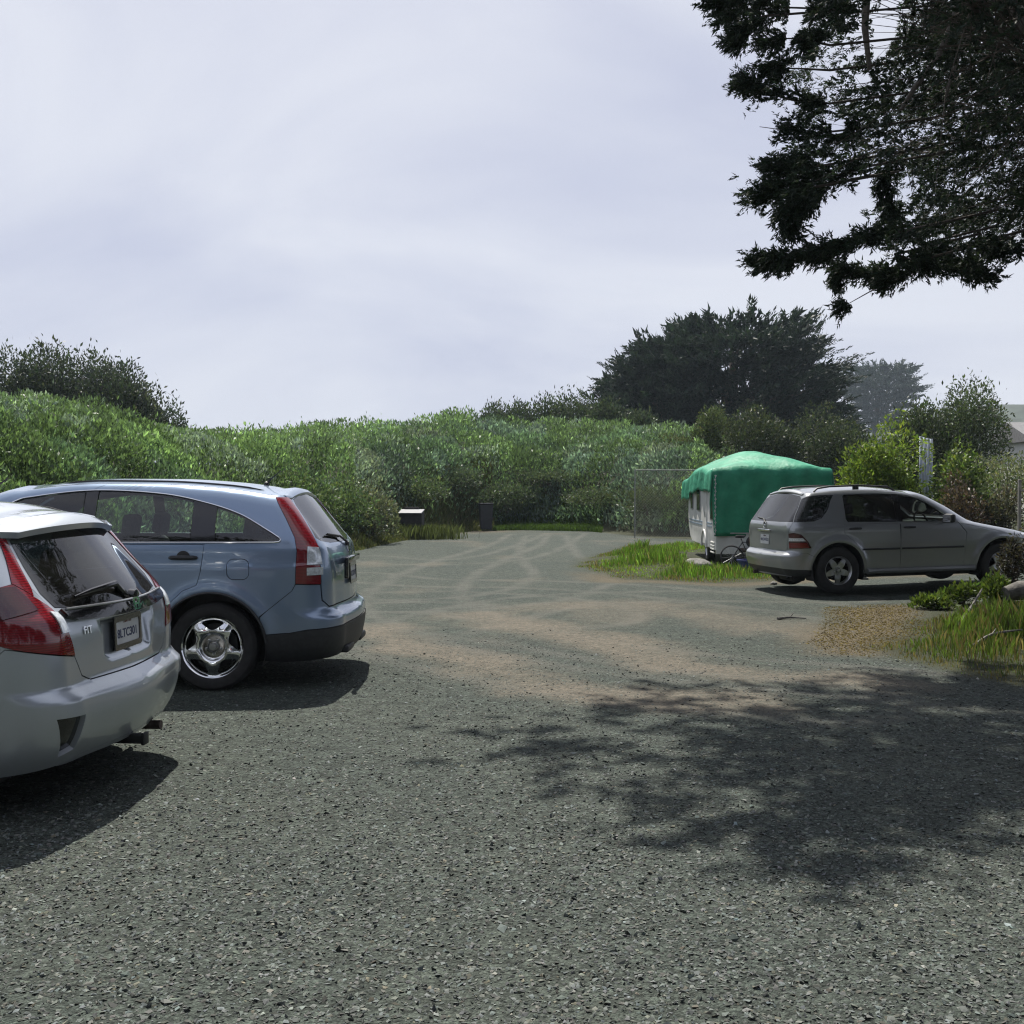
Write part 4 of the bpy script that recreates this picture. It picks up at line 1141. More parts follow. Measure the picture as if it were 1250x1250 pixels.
# ================================================================== silver hatchback
def hatchback():
    paint = paint_mat('silver_paint', (0.43, 0.47, 0.51), 0.62, 0.30, dustamt=.5)
    root = empty('parked_hatchback', (0, 0, 0), 0, 'silver hatchback with roof spoiler and tow hitch parked beside the blue crossover', 'car', 'cars parked on the gravel')
    def dent(y, z):
        return -.05 * smooth(.33, .27, y + (.93 - z) * .22) * smooth(.700, .725, z) * smooth(.915, .885, z)
    b = Body(xr=([.2, .30, .40, .50, .575, .605, .635, .70, .85, .94, 1.0, 1.1, 1.2, 1.3, 1.4, 1.47], [.60, .66, .705, .725, .72, .685, .655, .655, .645, .62, .57, .49, .41, .335, .26, .205]),
             xf=([.18, .4, .55, .7, .8, .88, .95, 1.0, 1.05, 1.2, 1.35, 1.42, 1.5], [-3.15, -3.28, -3.31, -3.25, -3.1, -2.88, -2.65, -2.5, -2.36, -2.0, -1.6, -1.36, -1.0]),
             low=([.2, .3, .45, .6, .75, .85, .92, 1.0], [.775, .80, .832, .843, .847, .846, .84, .822]), zb=1.0,
             zt=([-1.17, -.9, -.5, -.1, .06, .14, .4], [1.42, 1.45, 1.472, 1.46, 1.43, 1.405, 1.37]), ZR=1.40, ZF=1.42, crown=.048, tumble=.15, rnd=.06,
             taper=(-.1, .75, .05, -2.5, -3.3, .08), cr=([.2, .7, 1.0, 1.4], [.30, .24, .20, .12]), cf=([.2, .9, 1.2, 1.45], [.5, .5, .35, .2]), cyr=([.2, .7, 1.0, 1.4], [.28, .22, .19, .13]),
             bulge=([.2, .5, .62, .9, 1.05, 1.4], [.055, .06, .045, .06, .105, .10]), arches=(0, -2.53), ra=(.35, .30), flare=.014, dent=dent)
    topc = crom([(-1.95, 1.03), (-1.35, 1.31), (-1.0, 1.378), (-.5, 1.398), (-.1, 1.385), (.08, 1.35), (.2, 1.27), (.30, 1.165)], 8)
    dlo = [('s', p[0], p[1]) for p in topc] + [('s', .30, 1.13), ('s', .26, 1.10), ('s', -.4, 1.035), ('s', -1.9, 1.005)]
    tailp = [('s', .12, .985), ('s', .30, 1.075), ('s', .40, 1.115), ('r', .70, 1.125), ('r', .655, 1.06), ('r', .605, 1.0), ('r', .585, .90), ('r', .555, .80), ('r', .55, .765), ('r', .66, .785), ('s', .50, .83), ('s', .28, .90)]
    arm = [('r', .70, 1.125), ('r', .655, 1.06), ('r', .63, 1.10), ('r', .585, 1.22), ('r', .545, 1.33), ('r', .585, 1.345), ('r', .635, 1.24)]
    lo = {
        'dlo': dlo,
        'fdoor': [('s', -1.92, .30), ('s', -.93, .30), ('s', -.93, 1.0), ('s', -1.88, 1.0), ('s', -1.98, .8)],
        'rdoor': [('s', -.93, .30), ('s', -.39, .30), ('s', -.37, .42), ('s', -.30, .56), ('s', -.2, .66), ('s', -.13, .72), ('s', -.10, .85), ('s', -.08, 1.005), ('s', -.93, 1.0)],
        'tail': tailp, 'arm': arm,
        'gate': [('u', 5, .625), ('r', .42, .63), ('r', .49, .66), ('r', .55, .765), ('r', .555, .80), ('r', .585, .90), ('r', .605, 1.0), ('r', .63, 1.10), ('r', .585, 1.22), ('r', .545, 1.33), ('r', .50, 1.385), ('u', 5, 1.425)],
        'rglass': [('u', 5, .985), ('r', .40, .985), ('r', .575, 1.0), ('r', .60, 1.07), ('r', .565, 1.20), ('r', .525, 1.32), ('r', .45, 1.365), ('u', 5, 1.405)],
        'bumper': [('s', .33, .52), ('s', .40, .78), ('s', .46, .835), ('s', .50, .83), ('r', .66, .785), ('r', .55, .765), ('r', .49, .66), ('r', .42, .63), ('u', 5, .625), ('u', 5, .275), ('u', 4, .265), ('u', 3.5, .24), ('s', .33, .22)],
        'vent': [('r', .725, .495), ('r', .575, .49), ('r', .585, .325), ('r', .655, .30)],
        'windscreen': [('u', 0, 1.04), ('f', .55, 1.05), ('f', .66, 1.08), ('f', .56, 1.30), ('f', .48, 1.39), ('u', 0, 1.44)],
        'headlamp': [('f', .46, .70), ('f', .72, .72), ('s', -2.85, .82), ('s', -2.7, .87), ('f', .62, .80), ('f', .46, .76)],
        'grille': [('u', 0, .58), ('f', .42, .60), ('f', .45, .70), ('u', 0, .72)],
    }
    cfg = dict(loops=lo, skin_holes=['dlo', 'fdoor', 'rdoor', 'tail', 'arm', 'gate', 'bumper', 'windscreen', 'headlamp', 'grille'], glass_holes=['dlo', 'rglass', 'windscreen'], zf=.2, zs=.24, zr=.25)
    L_, arches, zf = car_common(b, root, paint, cfg)
    front_end(b, root, cfg)
    for sg in (-1, 1):
        fd, = b.panel('door', lo['fdoor'], paint, root, arches, sg, gap=.0045)
        rd, = b.panel('door', lo['rdoor'], paint, root, arches, sg, gap=.0045)
        for d_, x in ((fd, -1.10), (rd, -.24)):
            P = [b.pt(('s', x + k * .1, .90), sg, o_)[0] for k, o_ in ((-1, .003), (-.8, .026), (0, .036), (.8, .026), (1, .003))]
            MB().tube([tuple(p) for p in P], [.012, .017, .019, .017, .012], 8).build('door_handle', paint, d_, True)
        tl, = b.panel('tail_lamp', tailp, M['red_lens'], root, (), sg, off=.006, gap=.003, thick=.02, step=.04)
        b.panel('reverse_lens', [('r', .645, .985), ('r', .60, .975), ('r', .578, .885), ('r', .64, .885)], M['clear_lens'], tl, (), sg, off=.013, thick=.006, step=.03)
        b.panel('tail_lamp_shade', [('s', .16, .99), ('s', .30, 1.065), ('s', .40, 1.105), ('r', .70, 1.11), ('r', .69, 1.0), ('s', .44, .965)], M['dark_red_lens'], tl, (), sg, off=.012, thick=.005, step=.04)
        b.panel('pillar_lamp', arm, M['red_lens'], root, (), sg, off=.005, gap=.002, thick=.02, step=.03)
        def pane(x0, x1, mat, name, par, ins=.006, off=-.006):
            tx = np.array([p[0] for p in topc]); tz = np.array([p[1] for p in topc]); bz = lambda x: float(np.interp(x, [-1.9, -.4, .26, .30], [1.005, 1.035, 1.10, 1.13]))
            pts = [('s', max(x0, -1.9), bz(x0))] + ([('s', x0, float(np.interp(x0, tx, tz)))] if x0 > -1.9 else []) + [('s', p[0], p[1]) for p in topc if x0 < p[0] < x1]
            pts += [('s', x1, float(np.interp(x1, tx, tz))), ('s', x1, bz(x1))] if x1 < .29 else [('s', .30, 1.13), ('s', .26, 1.10)]
            pts += [('s', x, bz(x)) for x in (-.4,) if x0 < x < x1]
            return b.panel(name, pts, mat, par, (), sg, off=off, gap=ins, thick=.004)[0]
        pane(-1.96, -.98, M['glass'], 'window', fd); pane(-.89, -.12, M['privacy2'], 'window', rd); pane(-.03, .31, M['privacy'], 'quarter_window', root)
        pane(-.98, -.89, M['gloss_black'], 'window_pillar', root, .001, -.003); pane(-.12, -.03, M['gloss_black'], 'window_pillar', root, .001, -.003)
        b.panel('bumper_vent', lo['vent'], M['gloss_black'], root, (), sg, off=-.028, thick=0.0, step=.04)
        wheel(root, (0, sg * .735, .30), sg, .30, .205, .185, 'star'); wheel(root, (-2.53, sg * .735, .30), sg, .30, .205, .185, 'star')
    gate, = b.panel('tailgate', lo['gate'], paint, root, [L_['rglass']], 'full', gap=.003, step=.04)
    b.panel('rear_window', lo['rglass'], M['hatch_glass'], gate, (), 'full', gap=.002, off=.002, thick=.004)
    b.panel('rear_bumper', lo['bumper'], paint, root, arches + [L_['vent']], 'full', gap=.003, step=.045, thick=.03)
    b.panel('gate_garnish', [('u', 5, .918), ('r', .30, .92), ('r', .50, .93), ('r', .565, .95), ('r', .575, .982), ('u', 5, .982)], M['gloss_black'], gate, (), 'full', off=.024, thick=.04)
    P = [b.pt(('r', y, .975), 1, .027)[0] for y in np.linspace(0, .55, 12)]; P = [(p[0], -p[1], p[2]) for p in P[::-1]] + [tuple(p) for p in P[1:]]
    MB().tube(P, .006, 6).build('garnish_edge', M['alloy'], gate, True)
    spoiler(b, root, paint, .125, .055, .03, .60, .16)
    # wiper: broad black arm lying on the glass
    mb = MB(); q = [b.pt(('r', y, z), -1, o_)[0] for y, z, o_ in ((-.05, 1.0, .03), (.10, 1.055, .035), (.30, 1.045, .02), (.42, 1.03, .015))]
    mb.tube([tuple(p) for p in q], [.022, .018, .012, .006], 8); mb.lathe([(.001, .0), (.04, .0), (.036, .035), (.001, .04)], 14, 'x', tuple(b.pt(('r', -.05 + .05, .995), 1, 0)[0] + np.array([0, .05, 0])))
    mb.build('wiper', M['gloss_black'], gate, True)
    plate(gate, (float(b.xr(.815)) + .022, 0, .815), (1, 0, .04), '8LTC301', 'California')
    pb, nb = b.pt(('r', 0, .952), -1, .034)
    badge_h(gate, tuple(pb), (1, 0, .2), .066)
    pb, nb = b.pt(('r', .43, .875), -1, .004)
    text_mesh('FIT', .052, M['chrome'], gate, tuple(pb), tuple(nb), name='model_lettering', ext=.003, bold=.001)
    # tow hitch
    hb = MB().tube([(.55, -.42, .235), (.55, .42, .235)], .028, 8).box((.65, 0, .235), (.24, .05, .05), None, .006).box((.765, 0, .235), (.02, .064, .064), None, .006).box((.50, -.40, .26), (.14, .02, .07)).box((.50, .40, .26), (.14, .02, .07))
    hb.build('tow_hitch', M['dark_metal'], root, True)
    MB().tube([(.1, .45, .19), (.4, .47, .2), (.66, .47, .2)], .026, 10).build('exhaust', M['rust_metal'], root, True)
    zz = float(zf(np.array([-.15]), np.array([0.]))[0])
    MB().lathe([(.001, -.02), (.045, -.015), (.035, .02), (.015, .035), (.001, .036)], 14, 'z', (-.12, 0, zz + .012)).tube([(-.12, 0, zz + .03), (.02, 0, zz + .12)], [.008, .004], 6).build('antenna', M['black_plastic'], root, True)
    for sy in (-.48, .48):
        P = [(x, sy, float(zf(np.array([x]), np.array([abs(sy)]))[0]) + .001) for x in np.linspace(-1.0, .12, 10)]
        MB().tube(P, .006, 6).build('roof_moulding', M['black_plastic'], root, True)
    mirror(b, root, -1.78, 1.0, paint)
    for sy in (-.34, .34): seat(root, -1.05, sy, .48, top=1.02); seat(root, -.18, sy, .50, top=.98)
    dash(root, -1.95, 1.35, 1.0); steering(root, -1.64, -.34, .95)
    MB().box((.36, 0, .62), (.5, 1.1, .05), None, .01).build('load_floor', M['interior'], root)
    return root
# ================================================================== silver-grey suv
def suv():
    paint = paint_mat('pewter_paint', (0.29, 0.305, 0.315), 0.6, 0.30, dustamt=.5)
    root = empty('parked_suv', (0, 0, 0), 0, 'silver-grey sport utility vehicle with black roof rails parked in front of the tarped camper', 'car', 'cars parked on the gravel')
    b = Body(xr=([.25, .40, .52, .60, .635, .67, .8, .95, 1.05, 1.10, 1.2, 1.35, 1.5, 1.6], [.70, .80, .835, .83, .785, .755, .755, .755, .745, .73, .66, .55, .445, .37]),
             xf=([.25, .5, .7, .82, .90, .97, 1.03, 1.07, 1.12, 1.28, 1.42, 1.52, 1.62], [-3.45, -3.58, -3.55, -3.45, -3.2, -2.85, -2.55, -2.38, -2.28, -2.02, -1.76, -1.56, -1.2]),
             low=([.25, .35, .5, .62, .66, .8, .95, 1.03, 1.09], [.83, .865, .89, .90, .905, .912, .912, .905, .885]), zb=1.09,
             zt=([-1.36, -1.0, -.5, 0, .25, .37, .6], [1.52, 1.575, 1.60, 1.59, 1.57, 1.555, 1.52]), ZR=1.555, ZF=1.52, crown=.06, tumble=.15, rnd=.055,
             taper=(0, .9, .06, -2.8, -3.6, .07), cr=([.25, .9, 1.1, 1.5], [.30, .25, .22, .10]), cf=([.2, .9, 1.2, 1.6], [.55, .5, .35, .2]), cyr=([.25, .9, 1.1, 1.5], [.28, .24, .22, .13]),
             bulge=([.2, .5, .65, 1.1, 1.5], [.05, .05, .04, .045, .04]), arches=(0, -2.82), ra=(.43, .365), flare=.025)
    topc = crom([(-2.0, 1.09), (-1.62, 1.34), (-1.42, 1.448), (-1.2, 1.508), (-.7, 1.535), (-.18, 1.528)], 8)
    dlo = [('s', p[0], p[1]) for p in topc] + [('s', -.145, 1.50), ('s', -.14, 1.15), ('s', -.17, 1.105), ('s', -1.9, 1.075)]
    quart = [('s', .00, 1.525), ('s', .06, 1.44), ('s', .13, 1.30), ('s', .25, 1.17), ('s', .38, 1.125), ('r', .767, 1.115), ('r', .727, 1.2), ('r', .677, 1.35), ('r', .622, 1.47), ('s', .40, 1.51), ('s', .2, 1.525)]
    lo = {
        'dlo': dlo, 'quart': quart,
        'fdoor': [('s', -2.15, .36), ('s', -1.05, .36), ('s', -1.05, 1.07), ('s', -2.05, 1.065), ('s', -2.2, .9)],
        'rdoor': [('s', -1.05, .36), ('s', -.475, .36), ('s', -.45, .55), ('s', -.36, .70), ('s', -.22, .83), ('s', -.10, .92), ('s', -.09, 1.075), ('s', -1.05, 1.07)],
        'tail': [('r', .725, .94), ('r', .80, .955), ('s', .60, .93), ('s', .50, .83), ('s', .44, .715), ('s', .60, .71), ('r', .73, .705)],
        'gate': [('u', 5, .66), ('r', .66, .665), ('r', .70, .71), ('r', .72, .94), ('r', .765, 1.10), ('r', .725, 1.2), ('r', .675, 1.35), ('r', .62, 1.47), ('r', .55, 1.53), ('u', 5, 1.59)],
        'rglass': [('u', 5, 1.12), ('r', .45, 1.115), ('r', .757, 1.12), ('r', .717, 1.2), ('r', .667, 1.35), ('r', .612, 1.465), ('r', .54, 1.51), ('u', 5, 1.565)],
        'bumper': [('s', .38, .575), ('s', .50, .64), ('r', .80, .65), ('r', .70, .655), ('u', 5, .65), ('u', 5, .40), ('u', 4, .395), ('s', .60, .385), ('s', .38, .37)],
        'clad': [('s', .38, .37), ('s', .60, .385), ('u', 4, .395), ('u', 5, .40), ('u', 5, .29), ('u', 3.6, .27), ('s', .38, .275)],
        'windscreen': [('u', 0, 1.11), ('f', .62, 1.115), ('f', .74, 1.13), ('f', .64, 1.35), ('f', .55, 1.49), ('u', 0, 1.545)],
        'headlamp': [('f', .50, .72), ('f', .78, .74), ('s', -3.2, .80), ('s', -3.15, .86), ('f', .72, .85), ('f', .50, .84)],
        'grille': [('u', 0, .64), ('f', .46, .66), ('f', .48, .82), ('u', 0, .85)],
    }
    cfg = dict(loops=lo, skin_holes=['dlo', 'quart', 'fdoor', 'rdoor', 'tail', 'gate', 'bumper', 'clad', 'windscreen', 'headlamp', 'grille'], glass_holes=['dlo', 'rglass', 'windscreen', 'quart'], zf=.25, zs=.30, zr=.27)
    L_, arches, zf = car_common(b, root, paint, cfg)
    front_end(b, root, cfg)
    for sg in (-1, 1):
        fd, = b.panel('door', lo['fdoor'], paint, root, arches, sg, gap=.0035)
        rd, = b.panel('door', lo['rdoor'], paint, root, arches, sg, gap=.0035)
        for d_, x in ((fd, -1.20), (rd, -.28)):
            P = [b.pt(('s', x + k * .1, 1.0), sg, o_)[0] for k, o_ in ((-1, .003), (-.8, .026), (0, .036), (.8, .026), (1, .003))]
            MB().tube([tuple(p) for p in P], [.012, .017, .019, .017, .012], 8).build('door_handle', M['black_plastic'], d_, True)
        for d_, xa, xb in ((fd, -2.14, -1.07), (rd, -1.03, -.40)):
            P = [b.pt(('s', x, .675), sg, .004)[0] for x in np.linspace(xa, xb, 10)]
            MB().tube([tuple(p) for p in P], .016, 6).build('side_moulding', M['black_plastic'], d_, True)
        tl, = b.panel('tail_lamp', lo['tail'], M['dark_red_lens'], root, (), sg, off=.006, gap=.003, thick=.02, step=.04)
        b.panel('brake_lens', [('r', .735, .80), ('s', .66, .80), ('s', .52, .80), ('s', .48, .725), ('r', .735, .72)], M['red_lens'], tl, (), sg, off=.012, thick=.005, step=.04)
        b.panel('indicator_lens', [('r', .735, .875), ('s', .66, .872), ('s', .575, .872), ('s', .535, .825), ('r', .735, .825)], M['clear_lens'], tl, (), sg, off=.012, thick=.005, step=.04)
        def pane(x0, x1, mat, name, par, ins=.006, off=-.006):
            tx = np.array([p[0] for p in topc]); tz = np.array([p[1] for p in topc]); bz = lambda x: float(np.interp(x, [-1.9, -.17], [1.075, 1.105]))
            pts = [('s', max(x0, -1.95), bz(x0))] + ([('s', x0, float(np.interp(x0, tx, tz)))] if x0 > -1.95 else []) + [('s', p[0], p[1]) for p in topc if x0 < p[0] < x1]
            pts += [('s', x1, float(np.interp(x1, tx, tz))), ('s', x1, bz(x1))] if x1 < -.2 else [('s', -.145, 1.50), ('s', -.14, 1.15), ('s', -.17, 1.105)]
            return b.panel(name, pts, mat, par, (), sg, off=off, gap=ins, thick=.004)[0]
        pane(-2.0, -1.10, M['privacy2'], 'window', fd); pane(-1.0, -.13, M['privacy'], 'window', rd); pane(-1.10, -1.0, M['gloss_black'], 'window_pillar', root, .001, -.003)
        b.panel('quarter_window', quart, M['privacy'], root, (), sg, off=-.003, gap=.004, thick=.004)
        P = [b.pt(('s', x, .335), sg, .012)[0] for x in np.linspace(-2.34, -.48, 14)]
        MB().tube([tuple(p) for p in P], .045, 8).build('sill_trim', paint, root, True)
        P = [(x, sg * .62, float(zf(np.array([x]), np.array([.62]))[0]) + h) for x, h in ((.26, .0), (.20, .045), (.0, .055), (-.5, .055), (-1.0, .05), (-1.12, .0))]
        rl = MB().tube(P, [.014, .016, .015, .015, .016, .014], 8)
        rl.box((-.45, sg * .62, float(zf(np.array([-.45]), np.array([.62]))[0]) + .025), (.10, .03, .06), None, .008)
        rl.build('roof_rail', M['black_plastic'], root, True)
        wheel(root, (0, sg * .78, .36), sg, .36, .222, .25, 'star'); wheel(root, (-2.82, sg * .78, .36), sg, .36, .222, .25, 'star')
    gate, = b.panel('tailgate', lo['gate'], paint, root, [L_['rglass']], 'full', gap=.004)
    b.panel('rear_window', lo['rglass'], M['hatch_glass'], gate, (), 'full', gap=.003, off=-.002, thick=.004)
    b.panel('rear_bumper', lo['bumper'], paint, root, arches, 'full', gap=.003, off=.004)
    b.panel('bumper_cladding', lo['clad'], M['black_plastic'], root, arches, 'full', gap=.001, off=-.01)
    spoiler(b, root, paint, .05, .03, .02, .58, .10)
    wiper(b, gate, [('r', .0, 1.09), ('r', .1, 1.14), ('r', .42, 1.16)])
    P = b.pt(('r', 0, .98), -1, .012)[0]
    MB().box((P[0], 0, .975), (.03, .44, .035), None, .01).build('gate_handle', M['chrome'], gate, True)
    plate(gate, (float(b.xr(.82)) + .042, .0, .83), (1, 0, .03), '4HDW552', 'California', frame=False)
    badge_star(gate, tuple(b.pt(('r', 0, 1.055), -1, .006)[0]), (1, 0, .15), .045)
    MB().tube([(.4, -.42, .28), (.80, -.44, .27)], .03, 10).build('exhaust', M['rust_metal'], root, True)
    mirror(b, root, -1.80, 1.08, M['black_plastic'])
    for sy in (-.38, .38): seat(root, -1.15, sy, .52); seat(root, -.22, sy, .54, top=1.08)
    dash(root, -2.05, 1.5, 1.06); steering(root, -1.74, .38, 1.05)
    MB().box((.45, 0, .70), (.55, 1.2, .06), None, .01).build('load_floor', M['interior'], root)
    return root
def place_car(root, x, y, rz, z=0.0, pitch=0.0):
    root.location = (x, y, z); root.rotation_euler = (0, pitch, rz)
CAR_AT = {'cross': (-2.34, 8.85, 0.0), 'hatch': (-2.735, 5.52, R(-3.5)), 'suv': (4.72, 16.13, R(191))}
cross = crossover(); place_car(cross, *CAR_AT['cross'])
hatch = hatchback(); place_car(hatch, *CAR_AT['hatch'])
suvc = suv(); place_car(suvc, *CAR_AT['suv'], z=0.03, pitch=R(1.0)); suvc.scale = (.97, .97, .97)
# ------------------------------------------------------------------ foliage
def unit(v): return v / np.maximum(np.linalg.norm(v, axis=-1, keepdims=True), 1e-9)
def leaf_quads(C, D, ln, wd, g=rng, fold=0.0):
    """rhombic leaves: base C, direction D (unit), lengths, widths -> verts (n,4,3), faces"""
    n = len(C)
    S = unit(np.cross(D, unit(g.normal(size=(n, 3)))))
    ln = np.broadcast_to(np.asarray(ln, float), (n,))[:, None]; wd = np.broadcast_to(np.asarray(wd, float), (n,))[:, None]
    mid = C + D * ln * 0.45
    tip = C + D * ln
    v = np.stack([C, mid + S * wd * 0.5, tip, mid - S * wd * 0.5], 1)
    f = np.arange(4 * n).reshape(n, 4)
    return v.reshape(-1, 3), f
def leaf_mesh(name, C, D, ln, wd, col, g=rng, tri=False):
    if tri:
        n = len(C); S = unit(np.cross(D, unit(g.normal(size=(n, 3))))) * (np.asarray(wd) * .55)[:, None]
        v = np.stack([C + S, C - S, C + D * np.asarray(ln)[:, None]], 1).reshape(-1, 3)
        return np_mesh(name, v, np.arange(3 * n).reshape(n, 3), np.repeat(np.clip(col, 0.004, 1), 3, 0), False)
    v, f = leaf_quads(C, D, ln, wd, g)
    return np_mesh(name, v, f, np.repeat(np.clip(col, 0.004, 1), 4, 0), False)
def vary(base, n, amt=0.25, g=rng, hue=0.1):
    base = np.asarray(base, float); k = np.exp(amt * g.normal(size=(n, 1)))
    h = 1 + hue * g.normal(size=(n, 3)) * np.array([1, .3, 1])
    return base * k * h
def sprays(P, A, ln, k, lf, lw, spread=0.6, g=rng):
    """P tuft bases, A tuft axes, ln tuft lengths; k leaves each along the axis"""
    n = len(P); t = g.random((n, k, 1)) ** 0.8
    ln = np.broadcast_to(np.asarray(ln, float), (n,))
    C = P[:, None] + A[:, None] * t * ln[:, None, None] + g.normal(size=(n, k, 3)) * ln[:, None, None] * 0.09 * (0.5 + t * (1 - t) * 2)
    D = unit(A[:, None] + spread * g.normal(size=(n, k, 3)))
    L_ = (lf * (0.6 + 0.8 * g.random((n, k)))).ravel(); W_ = (lw * (0.6 + 0.8 * g.random((n, k)))).ravel()
    return C.reshape(-1, 3), D.reshape(-1, 3), L_, W_
M['bark'] = basic('bark', (0.085, 0.07, 0.058), 0.95, var=0.4, scale=9, bump=0.012, bscale=26)
M['twig'] = basic('twig_wood', (0.16, 0.14, 0.12), 0.9, var=0.3, scale=20)
M['scrub'] = leaf_mat('scrub_leaves', (1, 1, 1), 0.34, 0.5, 0.3)
M['cypress'] = leaf_mat('cypress_sprays', (1, 1, 1), 0.25, 0.6, 0.25)
M['shrub'] = leaf_mat('shrub_leaves', (1, 1, 1), 0.36, 0.5, 0.3)
M['grass'] = leaf_mat('grass_blades', (1, 1, 1), 0.45, 0.5, 0.35)
# ---- scrub that clothes the bank: leafy stems crowded over the soil
def hillside():
    n0 = 600000
    px = rng.uniform(-420, 1010, n0)
    rb = tabs(px, _PX, _RB) + 1.6; rr = tabs(px, _PX, _RR) + 7
    rr = np.where(px < 0, rr - 2, rr)
    d = rb + (rr - rb) * rng.random(n0) ** 0.85
    ft = rng.random(n0) < .22; d = np.where(ft, rb + 6.5 * rng.random(n0), d)
    X = (px - 625) / FPX * d; Y = d.copy()
    front = np.where((px > 430) & (px < 600), 3.0, 0.3)
    ok = (d - rb > front * rng.random(n0)) & (veg_mask(X, Y) > .6)
    # thin with distance so that density per picture area stays even
    ok &= rng.random(n0) < np.clip(0.16 + 6.0 / np.maximum(d - 6, 4) + .35 * ft, 0, 1)
    X, Y, d, px = X[ok], Y[ok], d[ok], px[ok]; n = len(X)
    Zs = terrain(X, Y); Ch = canopy(X, Y) * np.clip((d - tabs(px, _PX, _RB)) / 3.5, .35, 1)
    e = 0.12
    gxn = (canopy(X + e, Y) - canopy(X - e, Y)) / (2 * e) * .8; gyn = (canopy(X, Y + e) - canopy(X, Y - e)) / (2 * e) * .8
    gx_t = (terrain(X + .5, Y) - terrain(X - .5, Y)); gy_t = (terrain(X, Y + .5) - terrain(X, Y - .5))
    nrm = unit(np.stack([-(gxn + gx_t), -(gyn + gy_t), np.ones(n)], -1))
    depth = rng.random(n) ** 1.7 * np.where(d - tabs(px, _PX, _RB) < 7, .95, .55)
    P = np.stack([X, Y, Zs + Ch - depth * Ch], -1)
    spike = rng.random(n) < 0.02
    P[:, 2] += np.where(spike, rng.random(n) * 0.35, 0)
    D = unit(nrm * 0.5 + np.array([0, 0, .9]) + rng.normal(size=(n, 3)) * 0.55)
    sp = fbm(X * 0.22 + 7, Y * 0.22 + 3, 3); s2 = vnoise(X * 0.9 + 40, Y * 0.9)
    wd_, wid = worley(X, Y, 1.9)
    c = np.where((wid > .55)[:, None], np.array([.080, .105, .045]), np.array([.066, .090, .050]))
    c = np.where((wid < .28)[:, None], np.array([.070, .088, .068]), c)
    c = np.where(((wid > .30) & (wid < .38))[:, None], np.array([.11, .115, .085]), c)
    c = c * (.7 + .7 * ((wid * 7.3) % 1))[:, None]
    c = np.where((s2 > .80)[:, None], np.array([.14, .155, .12]), c)
    c = 1.42 * c * np.exp(0.42 * rng.normal(size=(n, 1))) * (0.8 + 0.5 * vnoise(X * .5, Y * .5 + 80))[:, None]
    c = c * np.array([.86, 1.02, 1.08])
    pale = rng.random(n) < 0.08; c[pale] = c[pale] * 1.5 + .03
    dist = np.hypot(X, Y)
    ln = (0.060 + 0.0024 * dist) * (0.7 + 0.7 * rng.random(n)); wd = ln * (0.26 + 0.2 * rng.random(n))
    return leaf_mesh('hillside_scrub', P, D, ln, wd, c)
tag(link('hillside_scrub', hillside(), M['scrub']), 'dense green coastal scrub covering the bank behind the gravel', 'scrub', kind='stuff')
# ---- generic bush made of leafy lobes over a few stems
def bush(name, loc, rx, rz, col, label, cat='bush', group=None, n=3500, leaf=.09, lw=.4, lobes=9, up=.35, seed=1, col2=None, mat='shrub', stem_h=.5, ry=None, gap=0.0, holes=.12, tip=None):
    g = np.random.default_rng(seed); ry = ry or rx
    root = empty(name, loc, 0, label, cat, group)
    lc = g.normal(size=(lobes, 3)); lc = unit(lc) * (0.35 + .4 * g.random((lobes, 1))); lc[:, 2] = np.abs(lc[:, 2]) * .9 - .1
    lr = .42 + .26 * g.random(lobes)
    k = g.integers(0, lobes, n); dd = unit(g.normal(size=(n, 3))); dd[:, 2] = np.where(dd[:, 2] < -.3, -dd[:, 2], dd[:, 2])
    rad = (1 - .45 * g.random(n) ** 2) * lr[k] * (1 + .22 * (vnoise(dd[:, 0] * 3 + k * 7, dd[:, 1] * 3 + dd[:, 2] * 2) - .5) * 2)
    P = lc[k] + dd * rad[:, None]
    hole = vnoise(P[:, 0] * 5 + P[:, 2] * 3 + seed, P[:, 1] * 5 - P[:, 2] * 2) < holes
    P = P[~hole]; dd = dd[~hole]; k = k[~hole]; n = len(P)
    mn = P[:, 2].min(); P[:, 2] = (P[:, 2] - mn) / (P[:, 2].max() - mn)
    C = P * np.array([rx, ry, rz * (1 - gap)]) + np.array([0, 0, rz * gap])
    D = unit(dd * .7 + np.array([0, 0, up]) + g.normal(size=(n, 3)) * .6)
    c = vary(col, n, .28, g)
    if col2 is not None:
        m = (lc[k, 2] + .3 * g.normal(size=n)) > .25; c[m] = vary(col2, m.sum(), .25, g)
    ln = leaf * (.6 + .8 * g.random(n))
    if tip is not None:
        m = g.random(n) < tip; C[m] += dd[m] * np.array([rx, ry, rz]) * .14 * g.random((m.sum(), 1)); ln[m] *= 1.3
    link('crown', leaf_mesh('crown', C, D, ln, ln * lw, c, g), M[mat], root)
    for j in range(5):
        q = lc[g.integers(0, lobes)]; e = np.array([q[0] * rx * .9, q[1] * ry * .9, rz * (.45 + .4 * g.random())])
        m = e * np.array([.35, .35, .5]) + g.normal(size=3) * .05 * rx
        MB().tube([(0, 0, -.12), tuple(m), tuple(e)], [.035 * rx + .012, .022 * rx + .008, .006], 6).build('stem' if j else 'trunk', M['bark'], root, True)
    return root
def ground_at(px, Y):
    X = (px - 625) / FPX * Y; return (X, Y, float(terrain(np.array([X]), np.array([Y]))[0]))
DK = (.026, .036, .028); DK2 = (.04, .055, .034)
def tree_px(name, px, top, Y, rpx, col, label, n, seed, cat='tree', group=None, leaf=.16, base=None, **k):
    X, Y, z = ground_at(px, Y); ztop = CAM_H + (HOR - top) / FPX * Y
    return bush(name, (X, Y, z), rpx / FPX * Y, ztop - z, col, label, cat, group, n, leaf, seed=seed, **k)
LB = 'dark trees on the left ridge'
